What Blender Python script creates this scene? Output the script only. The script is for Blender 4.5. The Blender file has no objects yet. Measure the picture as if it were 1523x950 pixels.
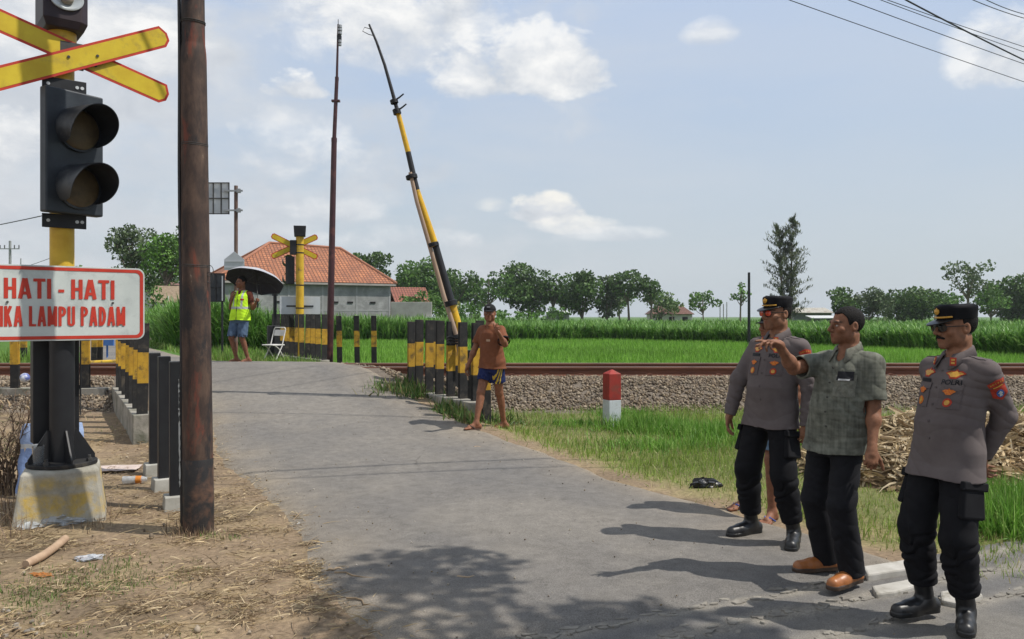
import bpy, bmesh, math, random
import numpy as np
from mathutils import Vector, Matrix, Euler
from mathutils.bvhtree import BVHTree

SC = bpy.context.scene
COL = SC.collection
rnd = random.Random(7)
rng = np.random.default_rng(11)
R = math.radians
FPX, CX, YH, HC = 1195.0, 761.5, 470.0, 1.62

def P(px, py, Y):
    return Vector(((px - CX) / FPX * Y, Y, HC - (py - YH) / FPX * Y))

def sstep(a, b, x):
    t = np.clip((np.asarray(x, dtype=float) - a) / (b - a), 0, 1)
    return t * t * (3 - 2 * t)

# ---------------------------------------------------------------- materials
def mk(name):
    m = bpy.data.materials.new(name)
    m.use_nodes = True
    nt = m.node_tree
    for n in list(nt.nodes):
        nt.nodes.remove(n)
    out = nt.nodes.new('ShaderNodeOutputMaterial')
    b = nt.nodes.new('ShaderNodeBsdfPrincipled')
    nt.links.new(b.outputs[0], out.inputs[0])
    return m, nt, b, out

def ramp(nt, fac, stops, interp='LINEAR'):
    r = nt.nodes.new('ShaderNodeValToRGB')
    r.color_ramp.interpolation = interp
    el = r.color_ramp.elements
    while len(el) < len(stops):
        el.new(0.5)
    for e, (p, c) in zip(el, stops):
        e.position = p
        e.color = (c[0], c[1], c[2], 1) if not isinstance(c, (int, float)) else (c, c, c, 1)
    nt.links.new(fac, r.inputs[0])
    return r.outputs[0]

def coords(nt, stretch=(1, 1, 1), rand=True, space='Object'):
    tc = nt.nodes.new('ShaderNodeTexCoord')
    mp = nt.nodes.new('ShaderNodeMapping')
    mp.inputs['Scale'].default_value = stretch
    nt.links.new(tc.outputs[space], mp.inputs['Vector'])
    if rand:
        oi = nt.nodes.new('ShaderNodeObjectInfo')
        mu = nt.nodes.new('ShaderNodeMath'); mu.operation = 'MULTIPLY'
        mu.inputs[1].default_value = 37.0
        nt.links.new(oi.outputs['Random'], mu.inputs[0])
        nt.links.new(mu.outputs[0], mp.inputs['Location'])
    return mp.outputs[0]

def noise(nt, vec, scale, detail=6, rough=0.6, dist=0.0):
    n = nt.nodes.new('ShaderNodeTexNoise')
    n.inputs['Scale'].default_value = scale
    n.inputs['Detail'].default_value = detail
    n.inputs['Roughness'].default_value = rough
    n.inputs['Distortion'].default_value = dist
    nt.links.new(vec, n.inputs['Vector'])
    return n.outputs['Fac']

def mixc(nt, fac, a, b, mode='MIX'):
    m = nt.nodes.new('ShaderNodeMix'); m.data_type = 'RGBA'; m.blend_type = mode
    for sock, v in ((m.inputs[0], fac), (m.inputs[6], a), (m.inputs[7], b)):
        if isinstance(v, bpy.types.NodeSocket):
            nt.links.new(v, sock)
        elif isinstance(v, (int, float)):
            sock.default_value = v
        else:
            sock.default_value = (v[0], v[1], v[2], 1)
    return m.outputs[2]

def math_(nt, op, a, b=None, clamp=False):
    m = nt.nodes.new('ShaderNodeMath'); m.operation = op; m.use_clamp = clamp
    for i, v in enumerate((a, b)):
        if v is None:
            continue
        if isinstance(v, bpy.types.NodeSocket):
            nt.links.new(v, m.inputs[i])
        else:
            m.inputs[i].default_value = v
    return m.outputs[0]

def bump(nt, b, height, strength=0.3, dist=0.01):
    bp = nt.nodes.new('ShaderNodeBump')
    bp.inputs['Strength'].default_value = strength
    bp.inputs['Distance'].default_value = dist
    nt.links.new(height, bp.inputs['Height'])
    nt.links.new(bp.outputs[0], b.inputs['Normal'])

MATS = {}
def M(name, c1, c2=None, scale=6.0, rough=0.75, bmp=0.0, bscale=None, bdist=0.004, spec=0.35, metal=0.0,
      lo=0.35, hi=0.65, stain=None, stain_scale=1.5, stain_lo=0.52, stain_hi=0.62, stretch=(1, 1, 1), rand=True,
      rough2=None, coat=0.0, detail=6):
    """two tone mottled paint / plaster / cloth with an optional third stain colour"""
    if name in MATS:
        return MATS[name]
    m, nt, b, out = mk(name)
    v = coords(nt, stretch, rand)
    c2 = c2 or tuple(x * 0.8 for x in c1)
    n = noise(nt, v, scale, detail)
    col = ramp(nt, n, [(lo, c2), (hi, c1)])
    if stain:
        s = noise(nt, v, stain_scale, 7, 0.68, 0.3)
        f = ramp(nt, s, [(stain_lo, 0.0), (stain_hi, 1.0)])
        col = mixc(nt, f, col, stain)
        if rough2 is not None:
            rr = ramp(nt, f, [(0, rough), (1, rough2)])
            nt.links.new(rr, b.inputs['Roughness'])
    nt.links.new(col, b.inputs['Base Color'])
    if rough2 is None or not stain:
        b.inputs['Roughness'].default_value = rough
    b.inputs['Specular IOR Level'].default_value = spec
    b.inputs['Metallic'].default_value = metal
    if coat:
        b.inputs['Coat Weight'].default_value = coat
    if bmp:
        h = noise(nt, v, bscale or scale * 4, 6, 0.65)
        bump(nt, b, h, bmp, bdist)
    MATS[name] = m
    return m

def leafmat(name, rough=0.5, trans=0.35, var=0.25):
    """foliage: colour from the per-leaf attribute, light through the blade"""
    if name in MATS:
        return MATS[name]
    m, nt, b, out = mk(name)
    a = nt.nodes.new('ShaderNodeAttribute'); a.attribute_name = 'Col'
    v = coords(nt, (1, 1, 1), False)
    n = noise(nt, v, 3.0, 3)
    f = ramp(nt, n, [(0.3, 1 - var), (0.7, 1 + var)])
    col = mixc(nt, 1.0, a.outputs['Color'], f, 'MULTIPLY')
    nt.links.new(col, b.inputs['Base Color'])
    b.inputs['Roughness'].default_value = rough
    b.inputs['Specular IOR Level'].default_value = 0.3
    t = nt.nodes.new('ShaderNodeBsdfTranslucent')
    nt.links.new(col, t.inputs['Color'])
    mx = nt.nodes.new('ShaderNodeMixShader'); mx.inputs[0].default_value = trans
    nt.links.new(b.outputs[0], mx.inputs[1]); nt.links.new(t.outputs[0], mx.inputs[2])
    nt.links.new(mx.outputs[0], out.inputs[0])
    MATS[name] = m
    return m

def attrmat(name, rough=0.8, var=0.2, scale=20.0, bmp=0.0, bscale=80.0, bdist=0.002, spec=0.3, sss=0.0):
    if name in MATS:
        return MATS[name]
    m, nt, b, out = mk(name)
    a = nt.nodes.new('ShaderNodeAttribute'); a.attribute_name = 'Col'
    v = coords(nt, (1, 1, 1), False)
    n = noise(nt, v, scale, 5)
    f = ramp(nt, n, [(0.3, 1 - var), (0.7, 1 + var)])
    nt.links.new(mixc(nt, 1.0, a.outputs['Color'], f, 'MULTIPLY'), b.inputs['Base Color'])
    b.inputs['Roughness'].default_value = rough
    b.inputs['Specular IOR Level'].default_value = spec
    if sss:
        b.inputs['Subsurface Weight'].default_value = sss
        b.inputs['Subsurface Radius'].default_value = (0.012, 0.005, 0.003)
        b.inputs['Subsurface Scale'].default_value = 0.5
    if bmp:
        bump(nt, b, noise(nt, v, bscale, 6, 0.65), bmp, bdist)
    MATS[name] = m
    return m

# ---------------------------------------------------------------- objects
def tag(o, label=None, cat=None, group=None, kind=None):
    if label: o['label'] = label
    if cat: o['category'] = cat
    if group: o['group'] = group
    if kind: o['kind'] = kind
    return o

def thing(name, label, cat, loc=(0, 0, 0), rz=0.0, group=None, kind=None):
    o = bpy.data.objects.new(name, None)
    o.empty_display_size = 0.2
    COL.objects.link(o)
    o.location = loc
    o.rotation_euler = (0, 0, rz)
    return tag(o, label, cat, group, kind)

def link(name, me, parent=None):
    o = bpy.data.objects.new(name, me)
    COL.objects.link(o)
    if parent is not None:
        o.parent = parent
    return o

def copy_tree(o, parent=None):
    c = o.copy()
    COL.objects.link(c)
    if parent is not None:
        c.parent = parent
    for ch in list(o.children):
        copy_tree(ch, c)
    return c

class MB:
    """collects plain shapes into ONE mesh"""
    def __init__(s):
        s.v = []; s.f = []; s.mi = []
    def add(s, vs, fs, mi=0):
        o = len(s.v)
        s.v.extend([tuple(p) for p in vs])
        for f in fs:
            s.f.append([i + o for i in f]); s.mi.append(mi)
    def box(s, c, size, rot=None, mi=0, taper=1.0):
        x, y, z = (a / 2 for a in size)
        vs = [Vector((sx * x * (taper if sz > 0 else 1), sy * y * (taper if sz > 0 else 1), sz * z)) for sz in (-1, 1) for sy in (-1, 1) for sx in (-1, 1)]
        if rot is not None:
            m = rot if isinstance(rot, Matrix) else Euler(rot).to_matrix()
            vs = [m @ p for p in vs]
        c = Vector(c)
        s.add([p + c for p in vs], [(0, 2, 3, 1), (4, 5, 7, 6), (0, 1, 5, 4), (2, 6, 7, 3), (0, 4, 6, 2), (1, 3, 7, 5)], mi)
    def tube(s, pts, rad, n=12, caps=True, mi=0, flat=1.0):
        pts = [Vector(p) for p in pts]
        if isinstance(rad, (int, float)):
            rad = [rad] * len(pts)
        rings = []
        ref = None
        for i, p in enumerate(pts):
            d = (pts[min(i + 1, len(pts) - 1)] - pts[max(i - 1, 0)])
            if d.length < 1e-9: d = Vector((0, 0, 1))
            d.normalize()
            if ref is None:
                ref = Vector((0, 0, 1)) if abs(d.z) < 0.9 else Vector((1, 0, 0))
            a = ref - d * ref.dot(d)
            if a.length < 1e-6:
                a = d.orthogonal()
            a.normalize(); ref = a
            b = d.cross(a)
            rings.append([p + (a * math.cos(t) + b * math.sin(t) * flat) * rad[i] for t in (2 * math.pi * k / n for k in range(n))])
        s.loft(rings, caps, mi)
    def loft(s, rings, caps=True, mi=0, closed=True):
        n = len(rings[0])
        vs = [p for r in rings for p in r]
        fs = []
        for i in range(len(rings) - 1):
            for k in range(n if closed else n - 1):
                k2 = (k + 1) % n
                fs.append((i * n + k, i * n + k2, (i + 1) * n + k2, (i + 1) * n + k))
        if caps:
            fs.append(tuple(range(n - 1, -1, -1)))
            fs.append(tuple((len(rings) - 1) * n + k for k in range(n)))
        s.add(vs, fs, mi)
    def prism(s, poly, mat4, depth, mi=0):
        """poly in XY of mat4, extruded along its Z from 0 to depth"""
        n = len(poly)
        a = [mat4 @ Vector((x, y, 0)) for x, y in poly]
        b = [mat4 @ Vector((x, y, depth)) for x, y in poly]
        s.add(a + b, [tuple(range(n - 1, -1, -1)), tuple(range(n, 2 * n))] + [(i, (i + 1) % n, n + (i + 1) % n, n + i) for i in range(n)], mi)
    def ball(s, c, r, seg=12, rings=8, mi=0, rot=None):
        r = Vector((r, r, r)) if isinstance(r, (int, float)) else Vector(r)
        c = Vector(c)
        vs = []
        for i in range(rings + 1):
            t = math.pi * i / rings
            for k in range(seg):
                a = 2 * math.pi * k / seg
                p = Vector((r.x * math.sin(t) * math.cos(a), r.y * math.sin(t) * math.sin(a), r.z * math.cos(t)))
                if rot is not None: p = rot @ p
                vs.append(c + p)
        fs = []
        for i in range(rings):
            for k in range(seg):
                k2 = (k + 1) % seg
                if i == 0: fs.append((k, (i + 1) * seg + k, (i + 1) * seg + k2))
                elif i == rings - 1: fs.append((i * seg + k, (i + 1) * seg + k, i * seg + k2))
                else: fs.append((i * seg + k, (i + 1) * seg + k, (i + 1) * seg + k2, i * seg + k2))
        s.add(vs, fs, mi)
    def build(s, name, mats, parent=None, smooth=False, bevel=0.0, seg=2, sub=0):
        me = bpy.data.meshes.new(name)
        me.from_pydata(s.v, [], s.f)
        if not isinstance(mats, (list, tuple)): mats = [mats]
        for m in mats: me.materials.append(m)
        if len(mats) > 1:
            me.polygons.foreach_set('material_index', s.mi)
        bm = bmesh.new(); bm.from_mesh(me)
        bmesh.ops.recalc_face_normals(bm, faces=bm.faces)
        bm.to_mesh(me); bm.free()
        if smooth:
            me.polygons.foreach_set('use_smooth', [True] * len(me.polygons))
            try: me.set_sharp_from_angle(angle=R(40))
            except Exception: pass
        me.update()
        o = link(name, me, parent)
        if bevel:
            b = o.modifiers.new('bevel', 'BEVEL'); b.width = bevel; b.segments = seg; b.limit_method = 'ANGLE'; b.angle_limit = R(40)
        return o

def np_mesh(name, verts, quads=None, tris=None, mat=None, cols=None, smooth=False, parent=None):
    me = bpy.data.meshes.new(name)
    verts = np.asarray(verts, dtype=np.float32)
    parts, starts, off = [], [], 0
    for f, k in ((quads, 4), (tris, 3)):
        if f is None or len(f) == 0: continue
        f = np.asarray(f, dtype=np.int32)
        parts.append(f.ravel())
        starts.append(off + np.arange(len(f), dtype=np.int32) * k)
        off += f.size
    loops = np.concatenate(parts); st = np.concatenate(starts)
    me.vertices.add(len(verts)); me.vertices.foreach_set('co', verts.ravel())
    me.loops.add(len(loops)); me.loops.foreach_set('vertex_index', loops)
    me.polygons.add(len(st)); me.polygons.foreach_set('loop_start', st)
    if smooth:
        me.polygons.foreach_set('use_smooth', np.ones(len(st), dtype=bool))
    me.update(calc_edges=True)
    me.validate()
    if cols is not None:
        a = me.attributes.new('Col', 'FLOAT_COLOR', 'POINT')
        c = np.ones((len(verts), 4), dtype=np.float32); c[:, :3] = cols
        a.data.foreach_set('color', c.ravel())
    if mat: me.materials.append(mat)
    return link(name, me, parent) if name else me

def strips(base, dirs, length, width, cols, droop=0.3, seg=3, up=None, taper=True, twist=None):
    """N bent leaf strips -> verts, quads, cols.  base (N,3), dirs (N,3) unit start direction"""
    N = len(base)
    side = np.cross(dirs, np.array([0, 0, 1.0]))
    ln = np.linalg.norm(side, axis=1, keepdims=True)
    bad = ln[:, 0] < 1e-3
    side[bad] = (1, 0, 0); ln[bad] = 1
    side /= ln
    if twist is not None:
        nrm = np.cross(side, dirs)
        side = side * np.cos(twist)[:, None] + nrm * np.sin(twist)[:, None]
    V = np.zeros((N, seg + 1, 2, 3))
    p = base.copy(); d = dirs.copy()
    for i in range(seg + 1):
        t = i / seg
        w = width * ((0.75 + 0.5 * t) if t < 0.4 else (1 - t) / 0.6 * 0.95) if taper else width
        if taper and i == seg: w = width * 0.06
        w = np.asarray(w).reshape(-1, 1) * 0.5
        V[:, i, 0] = p - side * w; V[:, i, 1] = p + side * w
        p = p + d * (length / seg)[:, None]
        d = d + np.array([0, 0, -1.0]) * (np.asarray(droop).reshape(-1, 1) * (1.0 / seg) * (0.5 + t * 1.5))
        d /= np.linalg.norm(d, axis=1, keepdims=True)
    K = (seg + 1) * 2
    b = (np.arange(N) * K)[:, None]
    q = np.concatenate([b + np.array([[2 * i, 2 * i + 1, 2 * i + 3, 2 * i + 2]]) for i in range(seg)], 0)
    return V.reshape(-1, 3), q, np.repeat(cols, K, axis=0)

def rot_rand(N, rg):
    q = rg.normal(size=(N, 4)); q /= np.linalg.norm(q, axis=1, keepdims=True)
    w, x, y, z = q.T
    return np.stack([np.stack([1 - 2 * (y * y + z * z), 2 * (x * y - z * w), 2 * (x * z + y * w)], -1),
                     np.stack([2 * (x * y + z * w), 1 - 2 * (x * x + z * z), 2 * (y * z - x * w)], -1),
                     np.stack([2 * (x * z - y * w), 2 * (y * z + x * w), 1 - 2 * (x * x + y * y)], -1)], 1)

_bm = bmesh.new(); bmesh.ops.create_icosphere(_bm, subdivisions=1, radius=1.0)
ICO_V = np.array([v.co[:] for v in _bm.verts]); ICO_F = np.array([[v.index for v in f.verts] for f in _bm.faces]); _bm.free()

def stones(name, pts, size, cols, mat, rg, squash=0.7, parent=None):
    """many separate rough pebbles in one mesh (stuff)"""
    N = len(pts)
    sh = ICO_V[None] * (1 + rg.uniform(-0.32, 0.32, (N, len(ICO_V), 1)))
    sc = np.stack([size * rg.uniform(0.7, 1.25, N), size * rg.uniform(0.7, 1.25, N), size * rg.uniform(0.5, 1.0, N) * squash / 0.75], -1)
    V = np.einsum('nij,nkj->nki', rot_rand(N, rg), sh * sc[:, None, :]) + pts[:, None, :]
    F = (ICO_F[None] + (np.arange(N) * len(ICO_V))[:, None, None]).reshape(-1, 3)
    return np_mesh(name, V.reshape(-1, 3), tris=F, mat=mat, cols=np.repeat(cols, len(ICO_V), axis=0), parent=parent)

def text_mesh(body, size, bold=0.0, xs=1.0):
    """letters as flat triangulated mesh data: (verts (n,2), faces), centred"""
    cu = bpy.data.curves.new('letters', 'FONT')
    cu.body = body; cu.size = size; cu.align_x = 'CENTER'; cu.align_y = 'CENTER'
    cu.offset = bold; cu.resolution_u = 3
    o = bpy.data.objects.new('letters', cu); COL.objects.link(o)
    dg = bpy.context.evaluated_depsgraph_get(); dg.update()
    me = bpy.data.meshes.new_from_object(o.evaluated_get(dg))
    vs = [(v.co.x * xs, v.co.y) for v in me.vertices]
    fs = [tuple(p.vertices) for p in me.polygons]
    bpy.data.objects.remove(o); bpy.data.curves.remove(cu); bpy.data.meshes.remove(me)
    return vs, fs

# ---------------------------------------------------------------- the lie of the land
DR = np.array([-0.5, 0.8660254]); NR = np.array([0.8660254, 0.5])     # road direction and its right-hand normal
ZR_Y = [-50, 8.0, 10, 11.5, 12.8, 13.6, 14.0, 15.3, 16.5, 18.7, 25, 45, 80, 900]
ZR_Z = [0, 0.0, .10, .24, .42, .63, .712, .712, .66, .55, .48, .30, .15, .0]
ZO_Y = [-50, 8.0, 10.4, 12.3, 12.7, 13.35, 13.6, 15.7, 16.1, 16.8, 18, 21, 900]
ZO_Z = [0, 0.0, .07, .10, .14, .50, .56, .56, .46, .12, .0, -.1, -.12]
ZF_Y = [-50, 15.7, 16.3, 18.7, 21, 25, 45, 900]
ZF_Z = [.56, .56, .52, .5, .45, .40, .22, .0]
def nroad(x, y): return NR[0] * np.asarray(x, dtype=float) + NR[1] * np.asarray(y, dtype=float)
def gz(x, y):
    x = np.asarray(x, dtype=float); y = np.asarray(y, dtype=float)
    n = nroad(x, y)
    zr = np.interp(y, ZR_Y, ZR_Z)
    zo = np.interp(y, ZO_Y, ZO_Z)
    zf = np.interp(y, ZF_Y, ZF_Z)
    lim = np.where(y > 16, 3.4, 4.95)
    wr = (1 - sstep(lim + 0.05, lim + 0.55, n)) * sstep(0.9, 1.5, n)
    # shoulders of the crossing and the raised verge beyond the track
    wf = sstep(15.6, 16.3, y) * (1 - sstep(5.9, 7.2, n)) * sstep(-14, -8, n)
    z = zo * (1 - wf) + zf * wf
    z = z * (1 - wr) + zr * wr
    und = 0.018 * (np.sin(x * 1.7 + y * 0.6) * np.sin(y * 1.3 - x * 0.4)) * sstep(2, 4, y)
    return z + und * (1 - wr) * (1 - sstep(12, 12.6, y) * (1 - sstep(17, 18, y)))
def g1(x, y): return float(gz(x, y))
def G(px, py, z=0.0):
    """ground point seen at a pixel (a few fixed-point steps on the terrain)"""
    for _ in range(12):
        Y = (HC - z) * FPX / (py - YH); X = (px - CX) / FPX * Y
        z = 0.5 * z + 0.5 * g1(X, Y)
    return Vector((X, Y, g1(X, Y)))
SUN_E = 3.7; SKY_S = .12; VS = 6.3; EXPO = 0.33
CLOUDS = [
 (590, 70, 180, 110, .9, .8), (800, 112, 118, 72, 1.0, .4), (700, 120, 80, 60, .95, .5), (560, 40, 110, 80, .9, .6), (445, 135, 60, 36, 1.0, .4),
 (808, 316, 62, 36, 1.0, .4, .9), (850, 338, 70, 20, .7, .6, .6), (735, 308, 30, 16, .5, .9, .8), (1055, 48, 44, 22, .7, .9, .0, .8), (1510, 90, 80, 70, .85, .6),
 (215, 92, 62, 56, 1.0, .45), (30, 215, 80, 55, .9, .55), (600, 362, 120, 32, .6, .8), (930, 352, 70, 16, .5, .7), (500, 320, 80, 26, .5, .8),
 (130, 60, 140, 75, .85, .7), (440, 230, 100, 80, .7, .8)]
# ================================================================ SETTING
def fbm(x, y, s=1.0, seed=0, oct=5):
    """cheap smooth value noise, -1..1"""
    x = np.asarray(x, dtype=float) * s; y = np.asarray(y, dtype=float) * s
    rg = np.random.default_rng(1000 + seed)
    tab = rg.uniform(-1, 1, (256, 256))
    tot = np.zeros(np.broadcast(x, y).shape); a = 1.0; nrm = 0
    for o in range(oct):
        xi = np.floor(x).astype(int); yi = np.floor(y).astype(int)
        fx = x - xi; fy = y - yi
        fx = fx * fx * (3 - 2 * fx); fy = fy * fy * (3 - 2 * fy)
        g = lambda i, j: tab[(xi + i) % 256, (yi + j) % 256]
        tot = tot + a * ((g(0, 0) * (1 - fx) + g(1, 0) * fx) * (1 - fy) + (g(0, 1) * (1 - fx) + g(1, 1) * fx) * fy)
        nrm += a; a *= 0.55; x = x * 2.03 + 17.3; y = y * 2.03 + 5.1
    return tot / nrm

def axis(fine0, fine1, step, lo, hi, grow=1.14):
    a = list(np.arange(fine0, fine1 + 1e-6, step))
    d = step
    while a[-1] < hi:
        d *= grow; a.append(min(a[-1] + d, hi))
    d = step
    while a[0] > lo:
        d *= grow; a.insert(0, max(a[0] - d, lo))
    return np.array(a)

def mixa(a, b, f):
    return a * (1 - f[..., None]) + b * f[..., None]

xs = axis(-9, 9, 0.1, -900, 900); ys = axis(2.2, 20, 0.1, -60, 1500)
GX, GY = np.meshgrid(xs, ys, indexing='ij')
GZ = gz(GX, GY)
near = (1 - sstep(14, 22, np.abs(GX))) * (1 - sstep(11.8, 12.6, GY))
GZ = GZ + near * 0.012 * fbm(GX, GY, 3.5, 3, 4)
nn = nroad(GX, GY)
c = np.zeros(GX.shape + (3,))
f1 = fbm(GX, GY, 0.9, 1); f2 = fbm(GX, GY, 4.0, 2)
dirt = np.array([.225, .165, .108]); straw = np.array([.33, .25, .145]); soil = np.array([.13, .098, .064])
gsoil = np.array([.115, .13, .045]); ball = np.array([.15, .125, .10]); field = np.array([.075, .15, .028])
c[:] = dirt
c = mixa(c, soil, sstep(0.05, 0.5, f1) * .8)
c = mixa(c, straw, sstep(0.0, .45, f2 + 0.25 * f1) * .55)
right = sstep(4.9, 5.4, nn + 0.25 * f2)
c = mixa(c, np.array([.22, .20, .085]), right * 0.9)
c = mixa(c, gsoil, right * sstep(5.0, 6.0, nn + f2 * .7 + f1 * .6) * .85)
c = mixa(c, ball, sstep(12.35, 12.65, GY + f2 * .15) * (1 - sstep(16.4, 17, GY)))
c = mixa(c, gsoil, sstep(16.4, 17.2, GY) * (1 - sstep(20, 22, GY)))
c = mixa(c, field, sstep(20, 22, GY))
verts = np.stack([GX, GY, GZ], -1).reshape(-1, 3)
nx, ny = GX.shape
I = np.arange(nx * ny).reshape(nx, ny)
quads = np.stack([I[:-1, :-1], I[1:, :-1], I[1:, 1:], I[:-1, 1:]], -1).reshape(-1, 4)
o = np_mesh('ground', verts, quads, mat=attrmat('ground_soil', .95, .33, 26, .6, 60, .012, .15), cols=c.reshape(-1, 3), smooth=True)
tag(o, kind='structure')

# ---- the village road and the main road it leaves
def road_edges(s, n_mid):
    y = 0.866 * s + 0.5 * n_mid
    nL = 1.55 - 0.3 * (1 - sstep(4.5, 6.5, y)) + 0.25 * sstep(8.5, 11, y) - 1.1 * sstep(16, 18.5, y) + .10 * fbm(s, 0 * s, .9, 21) + .035 * fbm(s, 0 * s, 5, 22)
    nR = 4.95 - 1.65 * sstep(16.2, 17.6, y) + .09 * fbm(s, 0 * s, .8, 23) + .04 * fbm(s, 0 * s, 5, 24) - .15 * (1 - sstep(4.5, 6, y))
    return nL, nR
def s_edge(n): return 3.44 - .083 * (n - 2.14)
T = np.linspace(0, 1, 49)
S = np.concatenate([np.linspace(0, 12.5, 126), 12.5 + 62 * np.linspace(0, 1, 60)[1:] ** 1.6])
SS, TT = np.meshgrid(S, T, indexing='ij')
s0 = 3.3 + SS
nL, _ = road_edges(s0, 1.6); _, nRr = road_edges(s0, 4.9)
NN = nL + (nRr - nL) * TT
s1 = s_edge(NN) + .03 * fbm(NN, NN * 0, 3, 41) + SS * (1 - 0)
RX = s1 * DR[0] + NN * NR[0]; RY = s1 * DR[1] + NN * NR[1]
ed = np.minimum(TT, 1 - TT) * (nRr - nL)
RZ = gz(RX, RY) - .028 + .052 * sstep(0.0, .26, ed + .05 * fbm(RX, RY, 4, 77)) - .045 * (1 - sstep(-.01, .11, SS)) + .004 * fbm(RX, RY, 2.5, 4) + .018 * np.exp(-((NN - 3.3) / 1.4) ** 2)
a1 = fbm(RX, RY, .8, 5); a2 = fbm(RX, RY, 3.5, 6)
c = np.zeros(RX.shape + (3,)); c[:] = (.160, .149, .136)
c = mixa(c, np.array([.198, .182, .160]), sstep(-.1, .5, a1 + .4 * a2) * .75)
c = mixa(c, np.array([.125, .121, .118]), sstep(.1, .6, -a1 + .3 * a2) * .6)
for nt_, wd in ((2.35, .22), (4.1, .25)):
    c = mixa(c, np.array([.128, .124, .12]), np.exp(-((NN - nt_) / wd) ** 2) * .35)
dust = np.exp(-np.maximum(ed - .05, 0) / (.30 + .2 * a1)) * np.clip(.85 + .7 * a2, 0, 1)
c = mixa(c, np.array([.28, .225, .155]), np.clip(dust, 0, 1) * .8)
I = np.arange(RX.size).reshape(RX.shape)
quads = np.stack([I[:-1, :-1], I[:-1, 1:], I[1:, 1:], I[1:, :-1]], -1).reshape(-1, 4)
asph, nt, b, out = mk('asphalt')
at_ = nt.nodes.new('ShaderNodeAttribute'); at_.attribute_name = 'Col'; v = coords(nt, rand=False)
fine = ramp(nt, noise(nt, v, 130, 5, .75), [(.32, .58), (.5, 1.0), (.70, 1.55)]); mid = ramp(nt, noise(nt, v, 9, 7, .72, .3), [(.32, .80), (.66, 1.16)])
col = mixc(nt, 1.0, mixc(nt, 1.0, at_.outputs['Color'], fine, 'MULTIPLY'), mid, 'MULTIPLY')
col = mixc(nt, ramp(nt, noise(nt, v, 16, 5, .6, .4), [(.66, 0.0), (.72, .55)]), col, (.075, .07, .064))
col = mixc(nt, ramp(nt, noise(nt, v, 21, 6, .66, .2), [(.67, 0.0), (.73, .6)]), col, (.29, .265, .225))
vo = nt.nodes.new('ShaderNodeTexVoronoi'); vo.feature = 'DISTANCE_TO_EDGE'; vo.inputs['Scale'].default_value = .55
wv = nt.nodes.new('ShaderNodeMix'); wv.data_type = 'VECTOR'; wv.inputs[0].default_value = .22; nz_ = nt.nodes.new('ShaderNodeTexNoise'); nz_.inputs['Scale'].default_value = 2.2; nz_.inputs['Detail'].default_value = 7; nt.links.new(v, nz_.inputs['Vector'])
nt.links.new(v, wv.inputs[4]); nt.links.new(nz_.outputs['Color'], wv.inputs[5]); nt.links.new(wv.outputs[1], vo.inputs['Vector'])
ck = math_(nt, 'MULTIPLY', ramp(nt, vo.outputs['Distance'], [(0.0, 1.0), (.006, 0.0)]), ramp(nt, noise(nt, v, .8, 3), [(.54, 0.0), (.64, .45)]))
col = mixc(nt, ck, col, (.05, .046, .042)); nt.links.new(col, b.inputs['Base Color']); b.inputs['Roughness'].default_value = .9; b.inputs['Specular IOR Level'].default_value = .22
bump(nt, b, noise(nt, v, 200, 6, .7), .75, .006)
o = np_mesh('road', np.stack([RX, RY, RZ], -1).reshape(-1, 3), quads, mat=asph, cols=c.reshape(-1, 3), smooth=True)
tag(o, kind='structure')

nn_ = np.arange(-14, 16.01, .12); mm_ = np.concatenate([np.linspace(0, 1.4, 40), np.linspace(1.5, 9, 30)])
NNm, MMm = np.meshgrid(nn_, mm_, indexing='ij')
lim_n = sstep(5.0, 5.6, NNm)
sm = s_edge(NNm) + .09 - MMm
MX = sm * DR[0] + NNm * NR[0]; MY = sm * DR[1] + NNm * NR[1]
b1 = fbm(MX, MY, 1.2, 8); b2 = fbm(MX, MY, 6, 9)
c = np.zeros(MX.shape + (3,)); c[:] = (.135, .13, .125)
c = mixa(c, np.array([.20, .185, .16]), sstep(0, .5, b1 + .3 * b2) * .7)
for k, (mc, wd) in enumerate(((.14, .06), (.40, .08), (.72, .06))):          # crumbling joints along the carriageway edge
    wv = mc + .05 * fbm(NNm, NNm * 0, 1.5, 60 + k) - MMm
    c = mixa(c, np.array([.27, .245, .205]), np.exp(-(wv / wd) ** 2) * np.clip(.75 + .8 * b2, 0, 1))
MZ = .008 + .006 * b2 * np.exp(-((MMm - .3) / .5) ** 2) + gz(MX, MY) * 0
MZ = MZ - .06 * (1 - sstep(-9, -2, NNm)) * 0
I = np.arange(MX.size).reshape(MX.shape)
quads = np.stack([I[:-1, 1:], I[1:, 1:], I[1:, :-1], I[:-1, :-1]], -1).reshape(-1, 4)
keep = ((NNm > 1.0) | (MMm > 0.9))[:-1, :-1].ravel()
o = np_mesh('main_road', np.stack([MX, MY, MZ], -1).reshape(-1, 3), quads[keep], mat=asph, cols=c.reshape(-1, 3), smooth=True)
tag(o, kind='structure')

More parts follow.
